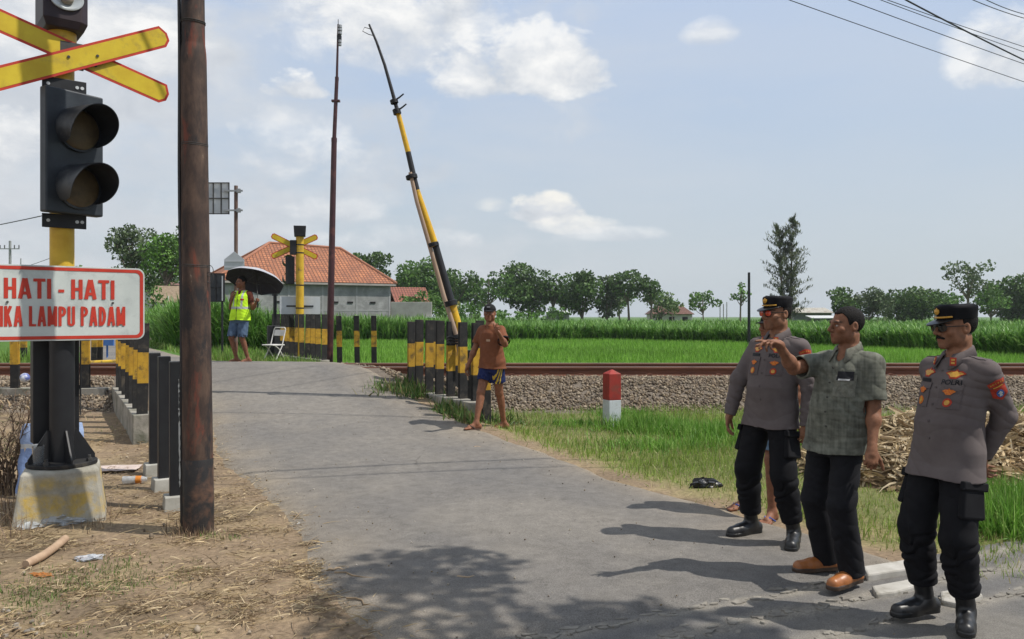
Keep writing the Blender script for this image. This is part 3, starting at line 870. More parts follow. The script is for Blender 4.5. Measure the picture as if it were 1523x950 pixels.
for px, Y, lab in ((646, 13.6, 'striped post in the ballast behind the third post of the right row'), (679, 13.3, 'striped post in the ballast behind the barrier pole foot'), (712, 13.0, 'striped post in the ballast behind the shoulder of the man in the orange shirt')):
    X = (px - CX) / FPX * Y; striped(X, Y, .42, R(30), lab, g_r)
g_l = 'striped posts left of the road'
names = ['nearest', 'second', 'third', 'fourth', 'fifth', 'sixth', 'farthest']
for k in range(7):
    f = k / 6 * .94 + .03
    x = -4.56 + (-6.44 + 4.56) * f; y = 9.92 + (13.18 - 9.92) * f
    striped(x, y, .40 + .07 * f, R(30), (names[k] + ' striped post on the stepped wall left of the road') if k not in (0, 6) else names[k] + ' striped post on the stepped wall beside the black bollards', g_l)
for px, Y, lab in ((24, 13.1, 'striped post on the low wall left of the crossing signal box'), (129, 13.12, 'striped post on the low wall just right of the crossing signal post')):
    X = (px - CX) / FPX * Y; striped(X, Y, .45, R(4), lab, 'striped posts along the track wall')
for px, Y, lab in ((36, 18.3, 'striped post beyond the rails, seen under the left end of the white sign'), (141, 18.6, 'left one of two striped posts beyond the rails seen under the white sign'), (149, 18.7, 'right one of two striped posts beyond the rails seen under the white sign')):
    X = (px - CX) / FPX * Y; striped(X, Y, .52, R(4), lab, 'striped posts beyond the track on the left')
g_f = 'striped posts beyond the track'
fn = ['farthest', 'second farthest', 'third farthest', 'fourth farthest', 'fifth farthest', 'middle', 'fifth nearest', 'fourth nearest', 'third nearest', 'second nearest', 'nearest']
for k in range(11):
    f = 1 - k / 10
    x = -4.36 + (-6.45 + 4.36) * f; y = 18.6 + (21.7 - 18.6) * f
    striped(x, y, .60 + .02 * f, R(30), fn[k] + ' post of the tight striped row beside the white folding chair', g_f, .94)
for px, lab in ((506, 'striped post standing alone just right of the maroon mast'), (532, 'middle one of three spaced striped posts in front of the rice'), (557, 'rightmost of three spaced striped posts in front of the rice')):
    Y = 19.3; X = (px - CX) / FPX * Y; striped(X, Y, .50, R(0), lab, 'spaced striped posts in front of the rice field', 1.0)

# ---------------------------------------------------------------- barrier pole
def build_barrier():
    Yb = 12.15
    pp = [(690, 512), (682, 487), (672, 452), (648, 366), (620, 283), (617, 270), (607, 226), (592, 168), (583, 135), (572, 96), (560, 62), (549, 36)]
    W = [P(x, y, Yb) for x, y in pp]
    base = Vector((W[0].x, W[0].y, g1(W[0].x, Yb)))
    t = thing('boom_barrier', 'raised black and yellow boom barrier pole with a bamboo splint tied along it', 'barrier', base)
    L = [w - base for w in W]
    BY = M('barrier_yellow', (.66, .40, .02), (.55, .31, .015), 8, .4, stain=(.25, .16, .05), stain_scale=7, stain_lo=.58, stain_hi=.7)
    def seg(name, i, j, r0, r1, mat): 
        mb = MB(); n_ = j - i; mb.tube([L[k] for k in range(i, j + 1)], [r0 + (r1 - r0) * k / n_ for k in range(n_ + 1)], 16); return mb.build(name, mat, t, True)
    seg('yellow_band', 0, 2, .062, .060, BY); seg('black_band', 2, 3, .060, .052, BLK); seg('yellow_band', 3, 4, .052, .046, BY)
    seg('black_band', 4, 6, .046, .041, BLK); seg('yellow_band', 6, 7, .041, .037, BY); seg('black_tip', 7, 11, .031, .015, BLK)
    bam = M('split_bamboo', (.40, .29, .21), (.28, .19, .13), 10, .7, .3, 60, stretch=(1, 1, .15))
    mb = MB(); bp = [(690, 545), (680, 496), (662, 440), (640, 362), (622, 300), (612, 256)]
    bl = [P(x - 2, y, Yb - .075) - base for x, y in bp]
    mb.tube(bl, [.036, .035, .034, .032, .03, .028], 10, flat=.6)
    bo = mb.build('bamboo_splint', bam, t, True)
    for (x, y, n_) in ((646, 363, 3), (672, 450, 4), (614, 262, 3), (592, 165, 4), (588, 150, 3), (679, 500, 3)):
        mb = MB(); c = P(x - 2, y, Yb - .03) - base; ax = (L[3] - L[2]).normalized()
        for q in range(n_):
            cc = c + ax * (q - n_ / 2) * .02
            a_ = Vector((0, 1, 0)); b_ = ax.cross(a_).normalized()
            rad = .078 if y > 250 else .05
            if y > 440: rad = .09
            mb.tube([cc + a_ * math.cos(u) * rad * 1.15 + b_ * math.sin(u) * rad for u in np.linspace(0, 2 * math.pi, 19)], .012, 6, False)
        if y < 200:
            mb.tube([c, c + Vector((.09, -.03, .05)), c + Vector((.15, -.03, .10))], [.016, .014, .012], 6)
        mb.build('strap', BLK, t, True)
    mb = MB(); tp = L[11]
    q1, q2 = L[10].lerp(L[11], .72), L[10].lerp(L[11], .35); mb.tube([q1, q1 + Vector((-.10, 0, .03)), q1 + Vector((-.13, 0, -.03)), q2 + Vector((-.08, 0, .02)), q2], .006, 5); mb.build('wire_hook', STEELD, t)
    mb = MB(); mb.box((.06, .0, .45), (.16, .14, 1.1)); mb.build('pivot_post', BLK2, t, bevel=.01)
    mb = MB(); mb.tube([L[0] + Vector((-.03, -.14, -.02)), L[0] + Vector((-.03, .14, -.02))], .05, 16); mb.build('pivot_pin', STEELD, t)
    mb = MB()
    for q, zz in enumerate((-.22, -.18, -.26)):
        c = P(675, 506, 11.9) - base + Vector((.0, 0, zz + .22))
        mb.tube([c + Vector((-.10, .05, 0)), c + Vector((-.05, -.03, .015)), c + Vector((.05, -.04, -.01)), c + Vector((.16, .02, .02))], .014, 6)
    mb.build('strap', BLK, t, True)
build_barrier()

# ---------------------------------------------------------------- telescopic mast
def build_mast():
    Y = 19.5; W = [P(x, y, Y) for x, y in ((490, 533), (497, 208), (499.5, 150), (501, 117), (503, 36))]
    base = Vector((W[0].x, Y, g1(W[0].x, Y))); L = [w - base for w in W]; L[0].z = -.05
    t = thing('telescopic_mast', 'tall thin maroon telescopic mast standing in front of the rice field', 'mast', base)
    mm = M('maroon_paint', (.060, .019, .022), (.04, .013, .016), 4, .45, spec=.4, stain=(.10, .035, .03), stain_scale=3)
    mb = MB(); mb.tube([L[0], L[1]], [.085, .066], 18); mb.build('lower_tube', mm, t, True)
    mb = MB(); mb.tube([L[1], L[2], L[3]], [.050, .047, .045], 16); mb.tube([L[1] - Vector((0, 0, .05)), L[1] + Vector((0, 0, .05))], .07, 16); mb.build('middle_tube', mm, t, True)
    mb = MB(); mb.tube([L[3], L[4]], [.032, .022], 12); mb.tube([L[3] - Vector((0, 0, .04)), L[3] + Vector((0, 0, .04))], .048, 14); mb.build('upper_tube', mm, t, True)
    mb = MB(); mb.box(L[2], (.20, .1, .05)); mb.build('cross_stub', mm, t, bevel=.004)
    mb = MB(); c = L[4]
    for dz, r_ in ((-.06, .05), (-.14, .055), (-.22, .05), (-.42, .04), (-.5, .038)):
        mb.tube([c + Vector((.05, -.03, dz - .03)), c + Vector((.05, -.03, dz + .03))], r_, 12)
    si = mb.build('siren', GALV, t, True)
    mb = MB(); mb.box(c + Vector((.03, -.02, -.33)), (.1, .09, .12)); mb.tube([c + Vector((0, 0, -.02)), c + Vector((0, 0, .12))], .008, 6); mb.build('siren_bracket', BLK, si)
build_mast()

# ---------------------------------------------------------------- far crossing signal (seen from behind)
def build_far_signal():
    Y = 20.2; X = (446 - CX) / FPX * Y; base = Vector((X, Y, g1(X, Y)))
    zz = lambda py: HC - (py - YH) / FPX * Y - base.z
    t = thing('crossing_signal', 'slim yellow crossing signal post beyond the track, its X boards seen from behind', 'signal', base, R(14))
    mb = MB(); mb.tube([(0, 0, -.1), (0, 0, zz(352))], .098, 20); mb.build('post', YEL, t, True)
    mb = MB(); mb.box((0, 0, zz(344)), (.27, .3, .26), taper=1.12); mb.build('bell_housing', BLK, t, bevel=.01)
    for a in (26, -26):
        m_ = Matrix.Translation((-.13, .13 + (.012 if a > 0 else 0), zz(366))) @ Matrix.Rotation(R(90), 4, 'X') @ Matrix.Rotation(R(a), 4, 'Z')
        L_, w_ = .62, .15
        out = [(-L_, -w_ * .25), (-L_ + .04, -w_ / 2), (L_ - .04, -w_ / 2), (L_, -w_ * .25), (L_, w_ * .25), (L_ - .04, w_ / 2), (-L_ + .04, w_ / 2), (-L_, w_ * .25)]
        mb = MB(); mb.prism(out, m_, .012); ob = mb.build('cross_board', SIGNR, t)
        mb = MB(); mb.add([m_ @ Vector((x * .965, y * .76, .0145)) for x, y in out], [tuple(range(8))]); mb.build('yellow_back', SIGNY, ob)
    mb = MB(); mb.box((-.16, .02, zz(368)), (.16, .2, .36)); mb.build('cross_bracket', BLK, t, bevel=.01)
    mb = MB(); mb.box((-.24, .12, zz(402)), (.22, .2, .70)); lh = mb.build('lamp_housing', BLK, t, bevel=.015)
    for z_ in (386, 412):
        mb = MB(); mb.tube([(-.27, .22, zz(z_)), (-.31, .46, zz(z_ + 2))], .14, 20, False); mb.build('hood', BLK, lh, True)
    mb = MB(); mb.box((.0, .10, zz(454)), (.98, .02, .44)); sb = mb.build('sign_board', M('sign_back_grey', (.50, .53, .55), (.42, .45, .47), 4, .6), t, bevel=.004)
    mb = MB()
    for z_ in (455,): mb.box((0, .083, zz(z_)), (.66, .012, .035))
    mb.build('sign_rail', BLK, sb)
    mb = MB()
    for z_ in (364, 376, 424, 458): mb.tube([(0, 0, zz(z_) - .015), (0, 0, zz(z_) + .015)], .103, 18)
    mb.build('clamp', BLK, t)
build_far_signal()

# ---------------------------------------------------------------- red and white marker posts
def marker_post(px, py, w_, h_, label, z_off=0, split=.53, name='marker_post'):
    v = G(px, py); t = thing(name, label, 'marker post', v, R(22))
    s = w_ / 2
    def sq(z, k=1): return [Vector((-s * k, -s * k, z)), Vector((s * k, -s * k, z)), Vector((s * k, s * k, z)), Vector((-s * k, s * k, z))]
    mb = MB(); mb.loft([sq(-.1), sq(h_ * (1 - split))], True); mb.build('white_base', M('marker_white', (.55, .58, .60), (.42, .45, .46), 5, .75, .2, 50, .003, .3, stain=(.25, .22, .18), stain_scale=5, stain_lo=.55, stain_hi=.75), t, bevel=.008)
    mb = MB(); mb.loft([sq(h_ * (1 - split) + .001, .99), sq(h_ * .93, .99), sq(h_, .12)], True); mb.build('red_top', REDP, t, bevel=.006)
    return t
marker_post(910, 634, .19, .79, 'square red and white marker post with a pointed top in the grass before the ballast')
for px, lab in ((372, 'small red topped marker post in the grass right of the man in the yellow vest'), (394, 'small red topped marker post left of the black bollard pair by the chair'), (424, 'small red topped marker post half hidden behind the folding chair')):
    marker_post(px, 517, .17, .42, lab, name='marker_post')

# ---------------------------------------------------------------- folding chair, black bollard pair
def build_chair():
    v = P(408, 540, 18.4); v.z = g1(v.x, v.y); t = thing('folding_chair', 'white metal folding chair standing at the road edge beyond the rails', 'chair', v, R(150))
    wm = M('chair_white', (.62, .60, .57), (.5, .48, .45), 6, .5)
    mb = MB()
    for s in (-1, 1):
        mb.tube([(s * .19, .20, 0), (s * .185, -.06, .42), (s * .18, -.17, .80)], .013, 8)
    mb.tube([(-.18, -.17, .80), (-.15, -.175, .84), (.15, -.175, .84), (.18, -.17, .80)], .013, 8); mb.build('front_frame', wm, t, True)
    mb = MB()
    for s in (-1, 1): mb.tube([(s * .165, -.24, 0), (s * .165, .02, .36), (s * .165, .16, .45)], .012, 8)
    mb.tube([(-.165, -.2, .06), (.165, -.2, .06)], .010, 8); mb.build('rear_frame', wm, t, True)
    mb = MB(); mb.box((0, .03, .445), (.36, .36, .03)); mb.build('seat', wm, t, bevel=.01)
    mb = MB(); mb.box((0, -.165, .72), (.34, .02, .14), (R(15), 0, 0)); mb.build('backrest', wm, t, bevel=.008)
build_chair()
for px, lab in ((402, 'left one of the pair of black bollards behind the white folding chair'), (411.5, 'right one of the pair of black bollards behind the white folding chair')):
    o = copy_tree(bb); Y = 19.6; X = (px - CX) / FPX * Y; o.location = (X, Y, g1(X, Y) - .33); o.rotation_euler = (0, 0, R(30)); o.scale = (1.35, 1.35, 1)
    tag(o, lab, None, 'black bollards beyond the track')
Y = 20.6; X = (409 - CX) / FPX * Y
mb = MB(); mb.tube([(0, 0, -.1), (0, 0, 1.7)], .045, 12); mb.box((0, 0, 1.72), (.12, .1, .05)); o = mb.build('thin_post', BLK, None, True); o.location = (X, Y, g1(X, Y)); tag(o, 'slim black post rising behind the black bollard pair, under the umbrella edge', 'post')

# ---------------------------------------------------------------- signs beyond the crossing
def frame_sign(name, label, pxl, pxr, pyt, pyb, Y, poles, matp, matf, rz=0, bars=(2, 2), ptop=None, extra=None, thick=.05):
    xl, xr = (pxl - CX) / FPX * Y, (pxr - CX) / FPX * Y
    zt_, zb_ = HC - (pyt - YH) / FPX * Y, HC - (pyb - YH) / FPX * Y
    bx = (poles[0] - CX) / FPX * Y; base = Vector((bx, Y, g1(bx, Y)))
    t = thing(name, label, 'road sign', base)
    mb = MB(); mb.box(((xl + xr) / 2 - bx, 0, (zt_ + zb_) / 2 - base.z), (xr - xl, thick * .4, zt_ - zb_)); pn = mb.build('panel', matp, t, bevel=.004)
    mb = MB(); yy = -thick * .45
    nx_, nz_ = bars
    for i in range(nx_ + 1):
        x = xl + (xr - xl) * i / nx_ - bx; mb.box((x, yy, (zt_ + zb_) / 2 - base.z), (.03, thick * .5, zt_ - zb_ + .03))
    for i in range(nz_ + 1):
        z = zb_ + (zt_ - zb_) * i / nz_ - base.z; mb.box(((xl + xr) / 2 - bx, yy - thick * .27, z), (xr - xl + .03, .012, .03))
    mb.build('frame', matf, pn)
    return t, base
pgrey = M('sign_back_panel', (.50, .52, .54), (.42, .44, .46), 3, .7)
t, b_ = frame_sign('road_sign', 'big rectangular road sign seen from behind on a tall rusty pole beyond the track', 306, 341, 272, 318, 24, (351,), pgrey, STEELD, bars=(3, 2))
ztop = HC + (470 - 276) / FPX * 24 - b_.z
mb = MB(); mb.tube([(0, 0, -.1), (0, 0, ztop)], .055, 14); mb.build('pole', M('rusty_sign_pole', (.17, .13, .11), (.10, .05, .035), 5, .7, .2, 40, stain=(.16, .05, .03), stain_scale=2, stretch=(1, 1, .3)), t, True)
mb = MB()
for py in (284, 313):
    z = HC + (470 - py) / FPX * 24 - b_.z; mb.box((-.06, -.06, z), (.56, .04, .05)); mb.box((.1, -.05, z), (.1, .1, .12))
mb.build('bracket', GALV, t)
# smaller warning plates low on the same pole, backs towards us
for k, (cx_, cy_, s_) in enumerate(((349, 388, 14), (352, 402, 14))):
    pass
z = HC + (470 - 390) / FPX * 24 - b_.z; x_ = (350 - 351) / FPX * 24
mb = MB(); mb.prism([(-.30, -.24), (.30, -.24), (.30, .08), (.0, .32), (-.30, .08)], Matrix.Translation((x_, -.085, z)) @ Matrix.Rotation(R(90), 4, 'X'), .012)
for dz in (-.16, .02): mb.box((x_, -.105, z + dz), (.58, .012, .022))
mb.build('lower_plate', pgrey, t)
t, b_ = frame_sign('road_sign', 'low dark rectangular sign seen from behind, right of the rusty pole', 309, 334, 407, 448, 22, (330,), M('dark_panel', (.045, .05, .055), (.03, .034, .04), 4, .6), BLK, bars=(2, 2))
mb = MB(); zt_ = HC + (470 - 407) / FPX * 22 - b_.z; mb.tube([(0.0, .03, -.1), (0, .03, zt_)], .03, 10); mb.build('post', BLK, t, True)
mb = MB(); mb.box((.03, -.05, zt_ - .4), (.03, .012, .68)); mb.build('pale_edge', pgrey, t)

# yellow barrier stub lying across the track on the far left
v = P(145, 540, 17.5)
mb = MB(); mb.tube([(-.35, 0, 0), (.75, .25, .05)], .045, 12); o = mb.build('yellow_pipe', YEL, None, True); o.location = (v.x, v.y, v.z); tag(o, 'short yellow pipe lying level just above the rails left of the road', 'pipe')
mb = MB(); mb.box((0, 0, .45), (.4, .06, .22)); mb.tube([(0, .05, -.1), (0, .05, .5)], .025, 8); o = mb.build('small_blue_plate', M('blue_plate', (.06, .16, .42), (.05, .12, .34), 6, .5), None, bevel=.004)
v = P(158, 530, 21); o.location = (v.x, v.y, g1(v.x, v.y)); tag(o, 'small blue plate on a stub post beyond the rails, under the white sign', 'sign')

# ---------------------------------------------------------------- houses
ROOF = None
def tile_mat(name, c1, c2):
    m, nt, b, out = mk(name)
    tc_ = nt.nodes.new('ShaderNodeTexCoord'); 
    br = nt.nodes.new('ShaderNodeTexBrick'); nt.links.new(tc_.outputs['UV'], br.inputs['Vector'])
    br.inputs['Color1'].default_value = (*c1, 1); br.inputs['Color2'].default_value = (*c2, 1); br.inputs['Mortar'].default_value = (c2[0] * .35, c2[1] * .35, c2[2] * .35, 1)
    br.inputs['Scale'].default_value = 1.0; br.inputs['Mortar Size'].default_value = .035; br.inputs['Brick Width'].default_value = .26; br.inputs['Row Height'].default_value = .30; br.offset = .0
    n1 = noise(nt, coords(nt, rand=False), .9, 6, .7)
    col = mixc(nt, ramp(nt, n1, [(.4, 0), (.7, .6)]), br.outputs['Color'], (.12, .055, .04))
    nt.links.new(col, b.inputs['Base Color']); b.inputs['Roughness'].default_value = .85
    wv = nt.nodes.new('ShaderNodeTexWave'); nt.links.new(tc_.outputs['UV'], wv.inputs['Vector']); wv.inputs['Scale'].default_value = 1.9
    bump(nt, b, br.outputs['Fac'], .6, -.03)
    return m
def roof_mesh(name, quads, mat, parent, thick=.09):
    """each quad is [4 points]; tiles follow a UV map in metres along eave and slope"""
    me = bpy.data.meshes.new(name); vs = []; fs = []; uvs = []
    for q in quads:
        q = [Vector(p) for p in q]; i = len(vs)
        u = (q[1] - q[0]).normalized(); n_ = (q[1] - q[0]).cross(q[2] - q[0]).normalized(); w_ = n_.cross(u)
        vs += q; fs.append(tuple(range(i, i + len(q)))); uvs += [((p - q[0]).dot(u), (p - q[0]).dot(w_)) for p in q]
    me.from_pydata([tuple(p) for p in vs], [], fs); uv = me.uv_layers.new(name='UVMap')
    for l in me.loops: uv.data[l.index].uv = uvs[l.vertex_index]
    me.materials.append(mat); o = link(name, me, parent)
    so_ = o.modifiers.new('thick', 'SOLIDIFY'); so_.thickness = thick; so_.offset = -1
    return o
def build_house():
    k = 1.2766; a = R(30)
    rc_ = Vector((-7.1 * k, 47 * k, 0)); t = thing('house', 'grey plastered house with a big orange tiled hip roof behind the cane', 'house', (rc_.x, rc_.y, g1(rc_.x, rc_.y)), a)
    z0 = t.location.z; ez = 4.02 - z0; L = 9.6 * k; D = 7 * k; ov = .35
    plaster = M('grey_plaster', (.285, .285, .275), (.20, .20, .195), 1.2, .92, .3, 20, .01, .2, rand=False, stain=(.36, .36, .35), stain_scale=.9, stain_lo=.5, stain_hi=.66)
    conc2 = M('house_frame_concrete', (.33, .33, .325), (.27, .27, .265), 2, .9)
    mb = MB(); mb.box((-L / 2, D / 2, ez / 2 - .2), (L, D, ez + .4)); wl = mb.build('wall', plaster, t)
    mb = MB()
    for q in (0, .21, .42, .62, .82, 1):
        mb.box((-.1 - (L - .2) * q, -.004, ez / 2 - .2), (.12, .03, ez + .38))
    for zz in (ez * .52, ez - .1): mb.box((-L / 2, -.002, zz), (L - .01, .028, .08))
    mb.build('frame_beams', conc2, wl)
    vent = M('dark_opening', (.012, .012, .012), None, 4, .9)
    for q in (.115, .255, .345, .47, .56, .68, .9):
        mb = MB(); mb.box((-L * q, -.02, ez * .66), (.42, .06, .13)); mb.build('vent', vent, wl)
    ze = ez + .02; zr_ = (5.72 * k - .35) - z0; m = D / 2
    # ridge from the photo: hips of unequal length
    rl = Vector((-6.15 * k, m, zr_ + .12)); rr_ = Vector((-1.9 * k, m, zr_ - .05))
    e = [Vector((-L - ov, -ov, ze)), Vector((ov, -ov, ze)), Vector((ov, D + ov, ze)), Vector((-L - ov, D + ov, ze))]
    tm = tile_mat('orange_roof_tiles', (.47, .185, .085), (.34, .13, .065))
    rf = roof_mesh('roof', [[e[0], e[1], rr_, rl], [e[1], e[2], rr_], [e[2], e[3], rl, rr_], [e[3], e[0], rl]], tm, t)
    rm = M('ridge_tiles', (.36, .16, .10), (.27, .12, .07), 3, .85)
    mb = MB()
    for p_, q_ in ((rl, rr_), (e[0], rl), (e[1], rr_), (e[2], rr_), (e[3], rl)):
        mb.tube([p_ + Vector((0, 0, .02)), q_ + Vector((0, 0, .02))], .11, 8)
    mb.build('ridge', rm, rf)
    mb = MB(); mb.box((-L / 2, -ov + .02, ze - .11), (L + .6, .03, .14)); mb.build('fascia', M('fascia_board', (.36, .33, .30), None, 3, .8), rf)
    # low block wall east of it
    p = P(612, 460, 58); t2 = thing('block_wall', 'low pale concrete block wall right of the tiled house', 'wall', (p.x, p.y, g1(p.x, p.y)))
    mb = MB(); top = HC + 21 / FPX * 58 - t2.location.z; mb.box((0, 0, top / 2 - .1), (2.95, .18, top + .2)); mb.build('wall_body', M('pale_block', (.40, .385, .345), (.31, .30, .27), 2, .95, .4, 12), t2, bevel=.02)
    mb = MB(); mb.box((1.5, -.25, top * .60), (.85, .6, .07)); mb.build('canopy_slab', WHITEP, t2)
    # small red roofed house behind
    p = P(606, 470, 75); t3 = thing('house', 'small house with a rusty red roof half hidden by shrubs right of the big one', 'house', (p.x, p.y, g1(p.x, p.y)), R(25)); zb = t3.location.z
    h1, h2 = HC + 22 / FPX * 75 - zb, HC + 43 / FPX * 75 - zb
    mb = MB(); mb.box((0, 0, h1 / 2), (2.9, 3.0, h1)); mb.build('wall', M('brick_wall_red', (.30, .12, .075), (.22, .09, .06), 5, .9), t3)
    roof_mesh('roof', [[(-1.75, -1.8, h1 - .1), (1.75, -1.8, h1 - .1), (1.75, 0, h2), (-1.75, 0, h2)], [(1.75, 1.8, h1 - .1), (-1.75, 1.8, h1 - .1), (-1.75, 0, h2), (1.75, 0, h2)]], tile_mat('red_roof_tiles', (.36, .13, .08), (.26, .09, .06)), t3)
build_house()
def small_house(name, label, px0, px1, pyt, pye, pyb, Y, roofc, wallc, rz=0, windows=0, cat='house', flat=False):
    xl, xr = (px0 - CX) / FPX * Y, (px1 - CX) / FPX * Y; zt_, ze_ = HC + (470 - pyt) / FPX * Y, HC + (470 - pye) / FPX * Y
    cx_ = (xl + xr) / 2; t = thing(name, label, cat, (cx_, Y, g1(cx_, Y)), rz); b0 = t.location.z; w_ = (xr - xl); d_ = w_ * .6
    mb = MB(); mb.box((0, d_ / 2, (ze_ - b0) / 2), (w_ * .93, d_, ze_ - b0)); wl = mb.build('wall', wallc, t)
    for k in range(windows):
        mb = MB(); mb.box((-w_ * .3 + w_ * .6 * k / max(1, windows - 1), -.01, (ze_ - b0) * .6), (w_ * .12, .06, (ze_ - b0) * .35)); mb.build('window', M('dark_opening', (.012, .012, .012), None, 4, .9), wl)
    e0, e1 = ze_ - b0 + .02, zt_ - b0
    if flat: q = [[(-w_ / 2, -.5, e0), (w_ / 2, -.5, e0), (w_ / 2 * .96, d_ + .4, e1), (-w_ / 2 * .96, d_ + .4, e1)]]
    else: q = [[(-w_ / 2, -.5, e0), (w_ / 2, -.5, e0), (w_ * .3, d_ / 2, e1), (-w_ * .3, d_ / 2, e1)], [(w_ / 2, -.5, e0), (w_ / 2, d_ + .5, e0), (w_ * .3, d_ / 2, e1)], [(-w_ / 2, d_ + .5, e0), (-w_ / 2, -.5, e0), (-w_ * .3, d_ / 2, e1)], [(w_ / 2, d_ + .5, e0), (-w_ / 2, d_ + .5, e0), (-w_ * .3, d_ / 2, e1), (w_ * .3, d_ / 2, e1)]]
    roof_mesh('roof', q, roofc, t); return t
offw = M('off_white_wall', (.52, .51, .47), (.42, .41, .38), 2, .9); tin = M('weathered_tin', (.45, .42, .35), (.33, .31, .26), 2, .6, stain=(.25, .2, .15), stain_scale=1.2); greyw = M('grey_shed_wall', (.22, .23, .23), (.15, .16, .16), 2, .9)
small_house('house', 'far small pale house with a brown tiled roof at the field edge', 966, 1032, 454, 467, 480, 140, tile_mat('brown_roof_tiles', (.22, .11, .075), (.16, .075, .055)), offw, 0, 3)
small_house('shed', 'far low shed with a white flat roof among the tree trunks', 812, 848, 462, 465, 480, 130, WHITEP, greyw, 0, 0, 'shed', True)
small_house('shed', 'grey block shed with a pale tin roof beyond the cane near the casuarina tree', 1180, 1238, 457, 465, 485, 105, tin, greyw, R(-6), 0, 'shed', True)
small_house('shed', 'low lean-to shed with a white roof right of the grey block shed', 1206, 1246, 469, 473, 490, 98, WHITEP, greyw, R(-4), 0, 'shed', True)
small_house('house', 'low house with a reddish roof behind the trees on the far left', 212, 262, 418, 424, 450, 75, tile_mat('dull_roof_tiles', (.24, .13, .10), (.18, .09, .07)), offw, 0, 0)

# ---------------------------------------------------------------- far poles and wires
def power_pole(name, label, px, pyt, Y, r_, mat, arms=()):
    X = (px - CX) / FPX * Y; b0 = g1(X, Y); H = HC + (470 - pyt) / FPX * Y - b0
    t = thing(name, label, 'pole', (X, Y, b0))
    mb = MB(); mb.tube([(0, 0, -.1), (0, 0, H)], [r_, r_ * .8], 12); mb.build('shaft', mat, t, True)
    for dz, w_ in arms:
        mb = MB(); mb.box((0, -.1, H - dz), (w_, .1, .1)); cr = mb.build('cross_arm', mat, t)
        mb = MB()
        for s in (-.48, -.25, .25, .48): mb.tube([(s * w_, -.1, H - dz + .05), (s * w_, -.1, H - dz + .42)], .055, 8)
        mb.build('insulator', STEELD, cr)
    return t
concp = M('pole_concrete', (.30, .30, .30), (.22, .22, .22), 5, .9)
power_pole('power_pole', 'far concrete power pole with cross arms above the left end of the white sign', 15, 358, 90, .16, concp, ((.9, 2.2), ))
power_pole('power_pole', 'far short pole between the white sign and the power pole with cross arms', 31, 384, 90, .07, concp)
power_pole('field_pole', 'single thin black pole standing between the rice and the cane near the capped officers', 1114, 405, 38, .075, BLK)
for px, pyt in ((1076, 452), (1081, 449), (1071, 455)):
    power_pole('far_lamp_post', {1076: 'middle', 1081: 'rightmost', 1071: 'leftmost'}[px] + ' one of three thin far posts beyond the cane left of the black field pole', px, pyt, 150, .11, concp)
def wire(label, pts, r_, cat='wire'):
    mb = MB(); b0 = Vector(pts[0]); n_ = 24
    a, b = Vector(pts[0]), Vector(pts[1]); sag = pts[2]
    mb.tube([a + (b - a) * (k / n_) - Vector((0, 0, sag * 4 * (k / n_) * (1 - k / n_))) - b0 for k in range(n_ + 1)], r_, 6)
    o = mb.build('overhead_wire', BLK, None, True); o.location = b0; tag(o, label, cat, 'overhead wires'); return o
def wpx(x0, y0, Y0, x1, y1, Y1, ext=.5):
    a, b = P(x0, y0, Y0), P(x1, y1, Y1); d = b - a
    return a - d * 2.0 * ext, b + d * 1.5
for (c_, r_, lab) in (((1195, 0, 16.2, 1523, 115, 21.5), .009, 'lowest overhead wire crossing the top right corner of the sky'),
                 ((1282, 0, 16.2, 1523, 88, 20.5), .009, 'second lowest overhead wire in the top right corner'),
                 ((1330, 0, 16.2, 1523, 70, 20), .008, 'thin upper overhead wire meeting the thick one at the right edge'),
                 ((1342, 0, 15.5, 1523, 62, 19), .008, 'thin wire just above the others in the top right fan'),
                 ((1365, 0, 13, 1523, 80, 15.5), .014, 'thickest and steepest overhead wire in the top right corner'),
                 ((1467, 0, 15, 1523, 18, 16), .008, 'short stretch of wire nearest the top right corner'),
                 ((1485, 0, 15, 1523, 12, 16), .008, 'short stretch of wire cutting the very top right corner')):
    a, b = wpx(*c_); wire(lab, (a, b, .12), r_)
wire('overhead wire running out of the left edge behind the lamp hoods', (P(-60, 345, 30), P(75, 318, 24), .02), .016)
wire('thin low wire above the white sign at the far left', (P(-20, 412, 60), P(90, 378, 34), .1), .014)
# service cables over the road, above the picture, whose shadows cross the asphalt
wire('upper service cable spanning the road over the nearest asphalt', ((-6.0, 6.0, 6.3), (7.5, 8.6, 6.6), .25), .016)
wire('lower service cable spanning the road over the nearest asphalt', ((-6.0, 5.75, 6.2), (7.5, 8.2, 6.5), .28), .012)
wire('service cable spanning the road close to the crossing', ((-9.0, 11.6, 7.8), (9.0, 9.6, 7.8), .2), .015)

# ---------------------------------------------------------------- litter and small things
def put(o, px, py, dz=0.0, rz=0.0):
    v = G(px, py); o.location = (v.x, v.y, v.z + dz); o.rotation_euler = (0, 0, rz); return o
def crumple(name, mat, size, seed, label, cat, px, py, dz=0, rz=0, flat=.35, n=18, rough_=.35):
    rg_ = np.random.default_rng(seed); mb = MB()
    u = np.linspace(0, 2 * np.pi, n, endpoint=False); vv = np.linspace(0, np.pi, n // 2 + 1)
    ph = rg_.uniform(0, 6.28, 12)
    rings = []
    for b_ in vv:
        ring = []
        for a_ in u:
            f = 1 + rough_ * (.5 * math.sin(3 * a_ + ph[0] + 2 * b_) + .4 * math.sin(5 * a_ - 3 * b_ + ph[1]) + .35 * math.sin(9 * a_ + 4 * b_ + ph[2]) + .3 * rg_.uniform(-1, 1))
            ring.append(Vector((size[0] * f * math.sin(b_) * math.cos(a_), size[1] * f * math.sin(b_) * math.sin(a_), size[2] * flat * (math.cos(b_) * f) + size[2] * flat * .6)))
        rings.append(ring)
    mb.loft(rings, True); o = mb.build(name, mat, None, False); tag(o, label, cat); return put(o, px, py, dz, rz)
